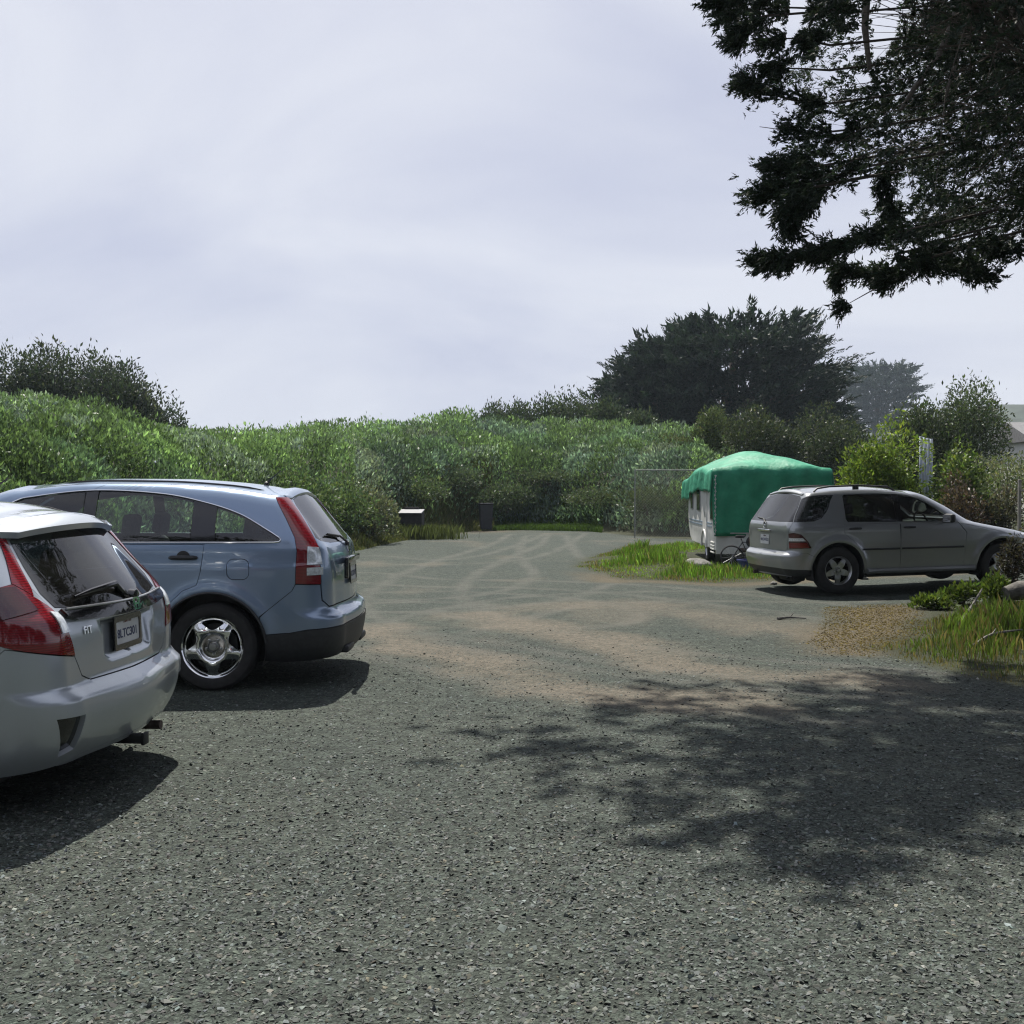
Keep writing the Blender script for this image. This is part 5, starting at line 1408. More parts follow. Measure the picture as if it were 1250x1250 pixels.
tree_px('evergreen_tree', 30, 418, 43, 75, DK, 'broad dark evergreen tree at the top of the scrub bank', 22000, 11, 'tree', LB, .16, up=.5, col2=DK2, tip=.05, lobes=12)
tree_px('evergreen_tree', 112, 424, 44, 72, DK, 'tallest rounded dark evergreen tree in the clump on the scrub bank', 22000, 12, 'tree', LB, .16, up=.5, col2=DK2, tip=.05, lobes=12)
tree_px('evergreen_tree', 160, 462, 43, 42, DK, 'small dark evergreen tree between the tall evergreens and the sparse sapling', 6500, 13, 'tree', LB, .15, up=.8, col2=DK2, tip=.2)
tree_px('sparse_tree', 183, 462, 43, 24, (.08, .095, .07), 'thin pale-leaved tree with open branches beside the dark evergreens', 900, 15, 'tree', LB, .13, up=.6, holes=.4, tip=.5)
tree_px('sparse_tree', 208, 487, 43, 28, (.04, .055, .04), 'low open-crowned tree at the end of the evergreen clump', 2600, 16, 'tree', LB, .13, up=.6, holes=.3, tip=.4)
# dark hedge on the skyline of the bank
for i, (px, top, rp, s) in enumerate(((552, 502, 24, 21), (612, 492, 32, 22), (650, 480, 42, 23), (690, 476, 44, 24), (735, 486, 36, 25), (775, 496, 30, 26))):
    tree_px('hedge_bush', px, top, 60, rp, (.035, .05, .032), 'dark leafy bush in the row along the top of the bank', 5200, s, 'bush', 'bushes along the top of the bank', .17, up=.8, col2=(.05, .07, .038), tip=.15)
# mid-distance bushes right of the bank
MG = 'dark bushes behind the camper'
tree_px('tall_bush', 868, 491, 44, 26, (.04, .058, .026), 'narrow upright bush with sunlit top rising behind the tarped camper', 9000, 31, 'bush', MG, .12, up=.5, col2=(.085, .11, .045))  # paler upper leaves put the sunlit top into the colour
tree_px('dark_bush', 930, 494, 46, 58, (.026, .038, .020), 'wide dark green bush directly behind the green tarp', 17000, 32, 'bush', MG, .14, col2=(.05, .065, .032))
tree_px('dark_bush', 1005, 490, 47, 62, (.028, .041, .022), 'large dark rounded bush between the tarp and the yellow-green shrub', 17000, 33, 'bush', MG, .14, col2=(.05, .066, .033))
tree_px('dark_bush', 820, 530, 46, 44, (.04, .055, .026), 'low olive green bush beyond the chain-link fence', 6000, 34, 'bush', MG, .13, col2=(.09, .11, .05))
tree_px('broad_tree', 1118, 484, 41, 52, (.035, .052, .026), 'low green tree beside the larger broadleaf tree', 17000, 35, 'tree', None, .14, col2=(.06, .085, .038))
tree_px('broad_tree', 1180, 462, 40, 76, (.036, .05, .027), 'large broadleaf tree with open twiggy top behind the fence', 26000, 36, 'tree', None, .12, col2=(.06, .085, .04), tip=.06)
tree_px('yellow_green_shrub', 1068, 500, 26, 62, (.095, .14, .024), 'bright yellow-green broad-leaved shrub beside the metal fence', 12000, 37, 'shrub', None, .11, .5, col2=(.16, .22, .036), up=.1)
tree_px('leafy_shrub', 1164, 528, 25.5, 40, (.065, .10, .025), 'smaller bright green shrub right of the metal fence', 7500, 38, 'shrub', None, .11, .5, col2=(.14, .19, .05), up=.1)
tree_px('brown_shrub', 1178, 574, 24, 34, (.06, .042, .032), 'brownish dry shrub in front of the bright green shrub', 3000, 39, 'shrub', None, .09, .35, col2=(.08, .06, .045))
tree_px('brown_shrub', 1222, 586, 24.5, 30, (.045, .045, .03), 'tangled dark brown shrub behind the pale fence rail', 2600, 40, 'shrub', None, .09, .35, col2=(.09, .085, .06))
tree_px('pale_hedge', 1225, 552, 33, 60, (.10, .12, .06), 'pale sage hedge in front of the white building', 6500, 41, 'hedge', None, .11, .35, col2=(.15, .165, .095))
# bushes standing out along the foot of the bank
foot = ((455, 592, 30.8, 40, (.10, .115, .075)), (505, 580, 37, 44, (.06, .085, .045)), (556, 570, 41.5, 42, (.05, .07, .045)), (620, 586, 43.5, 44, (.05, .07, .042)), (672, 575, 44.5, 50, (.055, .075, .045)), (738, 592, 41.5, 48, (.06, .08, .048)), (790, 588, 37.5, 48, (.045, .06, .03)), (838, 592, 36.5, 40, (.04, .055, .028)),
        (420, 575, 29, 45, (.075, .11, .05)), (360, 560, 27, 50, (.07, .105, .045)))
FOOT_LABELS = ['pale grey-green bush above the tall roadside grass', 'dense green bush behind the display stand', 'dark green bush left of the litter bin', 'round dark bush just right of the litter bin', 'tall mid-green bush behind the low bright weeds', 'wide grey-green bush where the gravel turns off', 'dark bush standing behind the chain-link fence', 'dark bush between the chain-link fence and the camper', 'bright green bush above the blue crossover tailgate', 'leafy green bush behind the blue crossover roof']
for i, (px, top, Y, rp, c) in enumerate(foot):
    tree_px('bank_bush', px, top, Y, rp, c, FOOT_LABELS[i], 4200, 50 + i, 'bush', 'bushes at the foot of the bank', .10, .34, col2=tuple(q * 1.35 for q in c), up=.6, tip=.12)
# ---- cypresses
def hill_z(XX, YY):
    return 30 * smooth(25, 175, XX) * np.sin(np.clip((YY - 215) / 305, 0, 1) * PI) ** .7 * (.8 + .5 * fbm(XX * .02, YY * .02, 3)) + 3.0 * (fbm(XX * .15, YY * .15, 3) - .5) * smooth(40, 120, XX) - 1.2
def plumes(P, A, ln, k, lf, lw, g):
    """tapering feathery plumes"""
    n = len(P); t = g.random((n, k, 1)); ln = ln[:, None, None]
    C = P[:, None] + A[:, None] * t * ln + g.normal(size=(n, k, 3)) * ln * .105 * (1.08 - t) * np.array([1, 1, .65])
    D = unit(A[:, None] + .30 * g.normal(size=(n, k, 3)) + np.array([0, 0, .12]))
    s = (.5 + .7 * g.random((n, k))) * (1.1 - .4 * t[..., 0])
    return C.reshape(-1, 3), D.reshape(-1, 3), (lf * s).ravel(), (lw * s).ravel()
def cypress(name, loc, H, env, label, n=900, k=34, seed=1, lean=(0, 0), plume=1.5, col=(.017, .029, .022), flat=.35, group=None, trunk_r=.5):
    g = np.random.default_rng(seed); root = empty(name, loc, 0, label, 'tree', group)
    ez = np.array([e[0] for e in env]) * H; er = np.array([e[1] for e in env])
    MB().tube([(0, 0, -.3), (lean[0] * .3, lean[1] * .3, H * .35), (lean[0] * .7, lean[1] * .7, H * .65), (lean[0], lean[1], H * .88)], [trunk_r, trunk_r * .8, trunk_r * .5, trunk_r * .15], 10).build('trunk', M['bark'], root, True)
    def shell(m, inner):
        z = H * (env[0][0] + (1 - env[0][0]) * g.random(m) ** .8); a = g.random(m) * 2 * PI
        st = H * .105; lev = np.round(z / st) * st; z = z * .3 + lev * .7              # foliage gathers in tiers
        mod = .50 + .78 * vnoise(a * 2.4 + seed * 3.1, lev * 2.3 + seed)
        r_ = np.interp(z, ez, er) * mod * ((1 - .12 * g.random(m)) if not inner else (.2 + .62 * g.random(m) ** .6))
        P = np.stack([lean[0] * z / H + r_ * np.cos(a), lean[1] * z / H + r_ * np.sin(a), z], -1)
        A = unit(np.stack([np.cos(a) + .3 * g.normal(size=m), np.sin(a) + .3 * g.normal(size=m), flat + .35 * g.random(m) + .8 * smooth(.8 * H, H, z)], -1))
        return P, A
    no = int(n * .42); P, A = shell(no, False); L1 = plume * (1.0 + 1.0 * g.random(no)); P = P - A * (L1 * .42)[:, None]
    C1 = plumes(P, A, L1, k * 3, plume * .15, plume * .05, g)
    P2, A2 = shell(int(n * 1.1), True); C2 = sprays(P2, A2, plume * .9, 26, plume * .24, plume * .11, .5, g)
    C, D, l_, w_ = [np.concatenate([p, q]) for p, q in zip(C1, C2)]
    c = vary(col, len(C), .28, g)
    link('crown', leaf_mesh('crown', C, D, l_, w_, c, g, True), M['cypress'], root)
    for i in range(16):
        j = g.integers(0, len(P)); q = P[j]; z0 = max(H * .12, q[2] * .55)
        MB().tube([(lean[0] * z0 / H, lean[1] * z0 / H, z0), tuple((q * np.array([.5, .5, .8])) + np.array([0, 0, .2])), tuple(q)], [trunk_r * .35, trunk_r * .2, .03], 6).build('limb', M['bark'], root, True)
    return root
X, Y, z = ground_at(890, 80)
cypress('cypress_tree', (X, Y, z), 13.8 - z, [(.18, 7.4), (.4, 8.4), (.6, 8.6), (.78, 8.0), (.9, 7.0), (1.0, 5.0)], 'huge dark flat-topped cypress standing behind the bank', 900, 46, 61, (.3, 0), 2.1, trunk_r=.9, flat=.12)
X, Y, z = ground_at(795, 78)
cypress('cypress_tree', (X, Y, z), 11.8 - z, [(.25, 5.6), (.45, 5.2), (.65, 4.2), (.82, 2.8), (1.0, 1.1)], 'shorter dark cypress leaning against the huge flat-topped one', 560, 44, 62, (.8, 0), 2.0, trunk_r=.6, flat=.4)
X, Y, z = ground_at(1000, 84)
cypress('cypress_tree', (X, Y, z), 8.8 - z, [(.3, 3.4), (.5, 3.7), (.75, 3.1), (1.0, 1.1)], 'low sloping dark cypress at the right foot of the huge one', 300, 40, 63, (-.6, 0), 1.8, trunk_r=.4, flat=.15)
X, Y = (1066 - 625) / FPX * 300, 300.0; z = float(hill_z(np.array([X]), np.array([Y]))[0]) - .3
cypress('cypress_tree', (X, Y, z), 36.6 - z, [(.2, 6.5), (.5, 9.2), (.8, 11.0), (.93, 9.8), (1.0, 5.6)], 'distant hazy blue flat-topped cypress beyond the dark ones', 480, 40, 64, (2.2, 0), 4.2, flat=.0, trunk_r=.9)
# unseen row added behind the viewpoint to darken the cars' reflections and near sides
for i, (x, y, h_, r_) in enumerate(((-19, -13, 10, 6.5), (-8, -16, 12, 7.5), (3, -15, 11, 7), (13, -12, 12, 7.5), (22, -6, 10, 6))):
    cypress('cypress_tree', (x, y, float(terrain(np.array([x]), np.array([y]))[0])), h_, [(.08, r_), (.4, r_ * 1.05), (.7, r_ * .8), (.9, r_ * .5), (1.0, r_ * .2)], 'unseen dark cypress added behind the viewpoint to darken the car reflections', 200, 22, 70 + i, (0, 0), 2.6, group='unseen cypresses added behind the viewpoint', trunk_r=.6)
# ------------------------------------------------------------------ cypress whose boughs hang over the parking area
SUNV = np.array(SUN)
FOL = [  # picture outline the main mass of hanging foliage keeps to
    [(980, -125), (1340, -125), (1340, 270), (1225, 300), (1180, 318), (1110, 312), (1060, 322), (1035, 308), (1070, 285), (1092, 262), (1098, 235), (1060, 210), (1005, 225), (975, 235), (955, 215), (985, 185), (955, 165), (985, 130), (960, 105), (985, 80), (965, 60)],
]
SPURS = [  # boughs that reach out of the mass: picture points, tuft width
    ([(1110, 282), (1060, 292), (1010, 303), (960, 314), (914, 319)], 7), ([(1040, 297), (985, 318), (928, 327)], 6), ([(1135, 315), (1095, 338), (1062, 356), (1030, 374)], 8), ([(1110, 318), (1065, 336), (1025, 330), (1020, 352)], 7),
    ([(1060, 205), (1000, 222), (950, 232), (918, 243)], 13), ([(1000, 205), (955, 205), (920, 208)], 12), ([(985, 232), (955, 262), (965, 285)], 9), ([(1000, 228), (985, 250), (972, 262)], 7),
    ([(1050, 160), (985, 165), (925, 158)], 11), ([(1010, 130), (960, 125), (925, 112), (903, 105)], 8), ([(1010, 90), (960, 88), (928, 92)], 12), ([(1010, 60), (965, 52), (925, 57)], 9),
    ([(1040, 20), (960, 15), (905, 20), (876, 28)], 10), ([(970, -8), (910, 2), (856, 8)], 8), ([(930, 25), (905, 45), (893, 52)], 10),
    ([(1090, 312), (1140, 328), (1205, 337)], 8), ([(1180, 300), (1225, 303), (1262, 285)], 9), ([(1120, 300), (1160, 318), (1192, 328)], 8), ([(1090, 190), (1078, 225), (1085, 262)], 8)]
SKYHOLE = [[(1072, 0), (1094, 0), (1092, 45), (1078, 72), (1062, 82), (1064, 40)], [(1000, 235), (1060, 216), (1092, 232), (1090, 262), (1050, 284), (1000, 288), (985, 268)], [(962, 0), (985, 0), (975, 40), (955, 70)], [(1040, 95), (1060, 92), (1062, 108), (1042, 112)], [(1012, 150), (1030, 148), (1032, 165), (1014, 168)]]
SHADE = [(640, 880), (700, 862), (800, 862), (870, 835), (960, 822), (1040, 812), (1085, 785), (1150, 762), (1260, 748), (1260, 1015), (1180, 1010), (1130, 1052), (1040, 1062), (1010, 1095), (900, 1085), (850, 1108), (800, 1082), (740, 1100), (690, 1128), (655, 1128), (620, 1068), (660, 1015), (650, 985), (660, 945), (612, 930), (640, 905)]
LIGHT = [[(880, 920), (925, 922), (920, 945), (880, 940)], [(905, 995), (960, 1000), (950, 1020), (905, 1015)], [(930, 835), (1010, 842), (1000, 856), (930, 850)]]
SHADE = [(x, y - (34 if y > 950 else 0)) for x, y in SHADE]
def hang_tree():
    g = np.random.default_rng(77)
    root = empty('overhanging_cypress', (9.6, 12.6, float(terrain(np.array([9.6]), np.array([12.6]))[0])), 0, 'big dark cypress whose ragged boughs hang over the gravel', 'tree')
    o = np.array(root.location)
    n = 60000
    P = np.stack([g.uniform(-1.8, 15, n), g.uniform(6.0, 18, n), g.uniform(2.6, 11.5, n)], -1)
    # crown envelope round the trunk top
    q = (P - np.array([7.0, 11.6, 7.2])) / np.array([8.2, 6.2, 4.6]); inside = (q ** 2).sum(1) < 1
    P = P[inside]
    x, y = proj(P)
    fr = (x > -80) & (x < 1335) & (y > -125)
    okp = np.zeros(len(P), bool)
    for f in FOL: okp |= pip(x, y, f)
    for f in SKYHOLE: okp &= ~pip(x, y, f)
    Gd = P - SUNV * (P[:, 2:3] / SUNV[2]); gx_, gy_ = Gd[:, 0], Gd[:, 1]
    vis = gy_ > 2.2
    sx = 625 + FPX * gx_ / np.maximum(gy_, .1); sy = HOR + FPX * CAM_H / np.maximum(gy_, .1)
    inf = vis & (sx < 1262) & (sy < 1262)
    oks = pip(sx, sy, SHADE)
    for f in LIGHT: oks &= ~pip(sx, sy, f)
    far = (gy_ > 12.9)
    keep = np.where(fr, okp, True) & np.where(inf, oks | (sx > 1190) & (sy < 812) & (g.random(len(P)) < .12), gy_ > 3.2) & ~(far & (gx_ < 6.0)) & ~((sx > 1180) & (sx < 1600) & (sy > 985) & vis)
    P = P[keep]; x, y, sx, sy, fr, inf = x[keep], y[keep], sx[keep], sy[keep], fr[keep], inf[keep]
    # choose clump centres: enough in view to close the mass, enough for an even shadow
    idx = g.permutation(len(P)); sel = []; cell = {}; cov = {}
    for i in idx:
        cs = .30 if fr[i] else .50
        key = tuple((P[i] / cs).astype(int)) + (bool(fr[i]),)
        if key in cell: continue
        if not fr[i]:
            if not inf[i]:
                if g.random() > .25: continue
            else:                                  # a roof of foliage three deep over each patch of shade
                gk = (int((P[i][0] + .15 * P[i][2]) / .33), int((P[i][1] - .56 * P[i][2]) / .33))
                if cov.get(gk, 0) >= 3: continue
                cov[gk] = cov.get(gk, 0) + 1
        cell[key] = 1; sel.append(i)
    ninf = int(fr[sel].sum()); sel = [i for i in sel if fr[i]][:560] + [i for i in sel if not fr[i]][:1000]
    inview = fr[sel]
    C0 = P[sel]
    print('cypress clumps', len(sel), 'of', len(P))
    # limbs: group the clumps, run a limb from the trunk to each group, twigs to each clump
    kc = C0[g.choice(len(C0), 20, replace=False)]
    for _ in range(8):
        lab = np.argmin(((C0[:, None] - kc[None]) ** 2).sum(-1), 1)
        for j in range(len(kc)):
            if (lab == j).any(): kc[j] = C0[lab == j].mean(0)
    tx = [(9.6, 12.6, -.3), (9.5, 12.55, 2.0), (9.2, 12.4, 4.5), (8.8, 12.2, 7.5), (8.5, 12.0, 10.5)]
    MB().tube([tuple(np.array(t) - o) for t in tx], [.62, .50, .42, .30, .12], 12).build('trunk', M['bark'], root, True)
    for j in range(len(kc)):
        c = kc[j]; zb = np.clip(c[2] - 1.2 + .25 * g.normal(), 2.6, 9.5); b0 = np.array([np.interp(zb, [0, 4.5, 10.5], [9.6, 9.2, 8.5]), np.interp(zb, [0, 4.5, 10.5], [12.6, 12.4, 12.0]), zb])
        m1 = b0 * .62 + c * .38 + np.array([0, 0, .5]) + g.normal(size=3) * .45; m2 = b0 * .28 + c * .72 + np.array([0, 0, .3]) + g.normal(size=3) * .3
        pts = [p - o for p in crom([b0, m1, m2, c], 5)]
        ok = True
        MB().tube([tuple(p) for p in pts], list(np.linspace(.034, .006, len(pts))), 7).build('limb', M['bark'], root, True)
        tw = MB()
        for p in C0[lab == j]:
            s = pts[g.integers(len(pts) * 2 // 3, len(pts))] + o; mid = (s + p) / 2 + g.normal(size=3) * .06
            mx_, my_ = proj(mid)
            if any(pip(mx_, my_, f)[0] for f in SKYHOLE): continue
            tw.tube([tuple(s - o), tuple(mid - o), tuple(p - o)], [.007, .005, .002], 4, cap=False)
        tw.build('twigs', M['bark'], root)
    # the two pale bare limbs seen against the crown
    for ln_, r_ in (([(1175, -30, 10.5), (1160, 30, 10.4), (1140, 75, 10.3), (1112, 112, 10.2), (1096, 138, 10.2)], .045), ([(1262, 60, 9.6), (1235, 30, 9.6), (1212, -30, 9.8)], .07), ([(1215, -10, 10.2), (1188, 30, 10.2), (1165, 75, 10.3), (1150, 122, 10.3)], .028), ([(1055, -30, 10.6), (1052, 40, 10.6), (1058, 90, 10.7)], .05)):
        MB().tube([tuple(at(a, b_, d) - o) for a, b_, d in ln_], list(np.linspace(r_, r_ * .4, len(ln_))), 7).build('limb', M['twig'], root, True)
    # foliage
    def leaves(B, nt_, k, sig, tl, lf, lw, axis=None):
        B = np.repeat(B, nt_, 0); m = len(B)
        out = unit(B - np.array([9.0, 12.3, 6.5])) if axis is None else np.repeat(axis, nt_, 0)
        A = unit(out * .8 + np.array([-.12, -.08, -.08]) + g.normal(size=(m, 3)) * .48)
        Pt = B + g.normal(size=(m, 3)) * np.array(sig)
        return sprays(Pt - o, A, tl * (.5 + g.random(m)), k, lf, lw, .42, g)
    parts = [leaves(C0[inview], 18, 24, (.15, .15, .085), .15, .048, .020), leaves(C0[~inview], 14, 10, (.24, .24, .15), .28, .13, .065)]
    px_, py_ = proj(C0[inview]); bk = C0[inview][(px_ > 1130) & (py_ < 270)] + np.array([.4, .8, .1]); parts.append(leaves(bk, 8, 14, (.22, .22, .15), .18, .06, .026))
    nmain = sum(len(p[0]) for p in parts)
    tw = MB()
    for pts, wd in SPURS:
        dep = 9.6 + 1.6 * g.random(); Q = [at(a, b_, dep + .12 * i) for i, (a, b_) in enumerate(pts)]
        cur = np.array(crom(Q, 8)); inner = cur[0] + np.array([1.1, .6, .35])
        tw.tube([tuple(inner - o)] + [tuple(p - o) for p in cur], list(np.linspace(.014, .003, len(cur) + 1)), 5, cap=False)
        dens = max(2, int(len(cur) * 1.6)); ti = g.random(dens) * (len(cur) - 1.01); i0 = ti.astype(int); fr_ = (ti - i0)[:, None]
        B = cur[i0] * (1 - fr_) + cur[i0 + 1] * fr_; ax = unit(cur[i0 + 1] - cur[i0]); s_ = wd / FPX * dep * .62
        parts.append(leaves(B, 8, 18, (s_, s_ * 1.5, s_ * .8), .12, .046, .019, ax))
    tw.build('twigs', M['bark'], root)
    C = np.concatenate([p[0] for p in parts]); D = np.concatenate([p[1] for p in parts]); l_ = np.concatenate([p[2] for p in parts]); w2 = np.concatenate([p[3] for p in parts])
    W_ = C + o; qx, qy = proj(W_); bad = np.zeros(len(C), bool)
    for f in SKYHOLE[:1] + SKYHOLE[2:]: bad |= pip(qx, qy, f)
    bad |= (vnoise(W_[:, 0] * 2.3 + W_[:, 2] * 1.1, W_[:, 2] * 4.2 - W_[:, 1] * .7) < np.where(np.arange(len(C)) < nmain, np.interp(qx, [1000, 1080, 1180], [.36, .33, .22]), .24)) & (qy > -60)
    n0_, n1_ = len(parts[0][0]), len(parts[0][0]) + len(parts[1][0]); ar_ = np.arange(len(C)); coarse = (ar_ >= n0_) & (ar_ < nmain)
    infr = (qx > -60) & (qx < 1262) & (qy > -8)
    bad |= coarse & infr & ~(pip(qx, qy, FOL[0]) & (qx > 1092) & (qy < 284) & (qx > 1092 + np.clip(qy - 200, 0, 99) * .2))
    bad |= (qx < 838) & (qy > -6) & (qx > -50)
    C, D, l_, w2 = C[~bad], D[~bad], l_[~bad], w2[~bad]
    c = vary((.028, .042, .028), len(C), .3, g); br = g.random(len(C)) < .05; c[br] = c[br] * 2.0
    link('crown', leaf_mesh('crown', C, D, l_ * 1.05, w2 * .85, c, g, True), M['cypress'], root)
    print('hang leaves', len(C))
    return root
hang_tree()
# ------------------------------------------------------------------ grass
def blades(name, X, Y, h, wd, col, label, bend=.35, cat='grass'):
    n = len(X); Z = terrain(X, Y) - .01
    a = rng.random(n) * 2 * PI; s = np.stack([np.cos(a), np.sin(a), np.zeros(n)], -1); b_ = rng.random(n) * 2 * PI
    ln = np.stack([np.cos(b_), np.sin(b_), np.zeros(n)], -1) * (bend * rng.random(n) * h)[:, None]
    B = np.stack([X, Y, Z], -1); up = np.array([0, 0, 1.0]); hh = np.broadcast_to(h, (n,))[:, None]; w2 = np.broadcast_to(wd, (n,))[:, None]
    v = np.stack([B - s * w2 * .5, B + s * w2 * .5, B + up * hh * .6 + ln * .35 + s * w2 * .3, B + up * hh * (1 - .25 * bend) + ln], 1)
    k = 4 * np.arange(n)[:, None]
    f = np.concatenate([k + np.array([[0, 1, 2]]), k + np.array([[0, 2, 3]])])
    me = np_mesh(name, v.reshape(-1, 3), f, np.repeat(np.clip(col, .004, 1), 4, 0), False)
    return tag(link(name, me, M['grass']), label, cat, kind='stuff')
def scatter(poly, n, m=None):
    p = np.array(poly); x = rng.uniform(p[:, 0].min(), p[:, 0].max(), n); y = rng.uniform(p[:, 1].min(), p[:, 1].max(), n)
    k = poly_dist(x, y, poly) + .5 * (fbm(x * .9, y * .9, 3) - .5) > 0.02 + .25 * rng.random(n) ** 2
    return x[k], y[k]
CAMPER_BOX = [(4.0, 21.2), (6.95, 21.2), (7.2, 26.4), (4.25, 26.4)]
x, y = scatter(ISLAND, 70000)
k = ~pip(x, y, CAMPER_BOX); x, y = x[k], y[k]; n = len(x)
ed = np.clip(poly_dist(x, y, ISLAND) / 1.2, .15, 1); tuft = fbm(x * .8, y * .8, 3)
h = (.05 + .33 * smooth(.35, .7, tuft)) * ed * (.45 + .6 * rng.random(n)) * np.where(x > 3.3, .62, 1.05)
c = np.where((tuft > .52)[:, None], np.array([.10, .18, .03]), np.array([.145, .225, .042])) * np.exp(.4 * rng.normal(size=(n, 1))) * (.55 + .9 * fbm(x * 1.6 + 60, y * 1.6, 3))[:, None]
dr = rng.random(n) < .16 + .5 * (ed < .4); c[dr] = np.array([.17, .14, .07]) * np.exp(.25 * rng.normal(size=(dr.sum(), 1)))
blades('grass', x, y, h, .016, c, 'bright green lush grass on the mound in front of the camper')
x, y = scatter(VERGE, 60000); n = len(x)
ed = np.clip(poly_dist(x, y, VERGE) / 1.0, .12, 1); tuft = fbm(x * 1.1 + 9, y * 1.1, 3)
low = smooth(9.8, 11.5, y)
h = (.05 + .34 * smooth(.35, .65, tuft) * (.35 + .65 * low)) * ed * (.6 + .6 * rng.random(n))
c = np.array([.075, .115, .024]) * np.exp(.35 * rng.normal(size=(n, 1))) * (1 + .4 * (low * (tuft > .5)))[:, None]
dr = rng.random(n) < .16 + .5 * (ed < .45) + .2 * (1 - low); c[dr] = np.array([.14, .115, .055]) * np.exp(.3 * rng.normal(size=(dr.sum(), 1)))
blades('grass', x, y, h, .010, c, 'shaded green and straw grass on the verge by the fallen log')
x, y = scatter(DRYP, 34000); n = len(x)
blades('grass', x, y, .012 + .022 * rng.random(n), .004, np.array([.15, .115, .062]) * np.exp(.35 * rng.normal(size=(n, 1))), 'trampled straw-coloured grass at the edge of the gravel', 1.6)
# tall dull grass along the left edge of the gravel, and weeds at the foot of the bank
def edge_band(pa, pb, n, depth):
    px = rng.uniform(pa, pb, n); rb = tabs(px, _PX, _RB); d = rb - .2 + depth * rng.random(n) ** .9
    return (px - 625) / FPX * d, d, (d - rb)
x, y, e = edge_band(415, 602, 45000, 5.5); k = veg_mask(x, y) > rng.random(len(x)) * .9; x, y, e = x[k], y[k], e[k]; n = len(x)
tuft = fbm(x * .7 + 20, y * .7, 3); h = (.12 + .40 * tuft) * np.clip(e / 1.6 + .2, .25, 1) * (.6 + .6 * rng.random(n))
c = np.array([.065, .078, .032]) * np.exp(.3 * rng.normal(size=(n, 1))); dr = rng.random(n) < .22; c[dr] = np.array([.13, .12, .065]) * np.exp(.25 * rng.normal(size=(dr.sum(), 1)))
blades('grass', x, y, h, .020, c, 'tall dull green roadside grass below the scrub bank')
x, y, e = edge_band(602, 735, 16000, 3.2); n = len(x)
blades('grass', x, y, (.10 + .25 * fbm(x, y, 2)) * (.6 + .6 * rng.random(n)), .022, np.array([.055, .095, .022]) * np.exp(.3 * rng.normal(size=(n, 1))), 'low bright weeds where the gravel meets the bushes')
x = rng.uniform(8.8, 19, 26000); y = rng.uniform(18.5, 34, 26000); n = len(x)
blades('grass', x, y, (.1 + .35 * fbm(x * .6, y * .6, 3)) * (.6 + .6 * rng.random(n)), .018, np.array([.075, .095, .035]) * np.exp(.35 * rng.normal(size=(n, 1))), 'rough weeds growing under the fence behind the sport utility vehicle')
# ------------------------------------------------------------------ camper trailer and its tarp
M['camper_skin'] = basic('camper_aluminium', (0.58, 0.58, 0.56), 0.45, 0.0, var=.18, scale=3, bump=.002, bscale=12)
M['camper_stripe'] = basic('camper_stripe', (0.16, 0.22, 0.28), 0.5, var=.15)
M['tarp'] = None
def tarp_material():
    m, t, b = nodes('green_tarp')
    tcn = N(t, 'ShaderNodeTexCoord'); nz = N(t, 'ShaderNodeTexNoise'); nz.inputs['Scale'].default_value = 2.5; nz.inputs['Detail'].default_value = 6
    t.links.new(tcn.outputs['Object'], nz.inputs['Vector'])
    r_ = N(t, 'ShaderNodeValToRGB'); r_.color_ramp.elements[0].position = .3; r_.color_ramp.elements[0].color = (.012, .18, .10, 1); r_.color_ramp.elements[1].position = .75; r_.color_ramp.elements[1].color = (.05, .36, .21, 1)
    t.links.new(nz.outputs['Fac'], r_.inputs[0]); t.links.new(r_.outputs[0], b.inputs['Base Color'])
    b.inputs['Roughness'].default_value = .55; b.inputs['Specular IOR Level'].default_value = .35
    ck = N(t, 'ShaderNodeTexNoise'); ck.inputs['Scale'].default_value = 9; ck.inputs['Detail'].default_value = 5; t.links.new(tcn.outputs['Object'], ck.inputs['Vector'])
    bp = N(t, 'ShaderNodeBump'); bp.inputs['Distance'].default_value = .03; bp.inputs['Strength'].default_value = .6; t.links.new(ck.outputs['Fac'], bp.inputs['Height']); t.links.new(bp.outputs[0], b.inputs['Normal'])
    tl = N(t, 'ShaderNodeBsdfTranslucent'); t.links.new(r_.outputs[0], tl.inputs[0]); t.links.new(bp.outputs[0], tl.inputs['Normal'])
    mx = N(t, 'ShaderNodeMixShader'); mx.inputs[0].default_value = .12; t.links.new(b.outputs[0], mx.inputs[1]); t.links.new(tl.outputs[0], mx.inputs[2]); t.links.new(mx.outputs[0], t.nodes['Material Output'].inputs['Surface'])
    return m
M['tarp'] = tarp_material()
CX, CY, CROT = 5.47, 21.55, R(-2.75)
CW, CL = 2.36, 4.6
cz = float(terrain(np.array([CX]), np.array([CY + 1.5]))[0])
camper = empty('camper_trailer', (CX, CY, cz), CROT, 'old white camper trailer mostly hidden under a green tarp', 'camper')
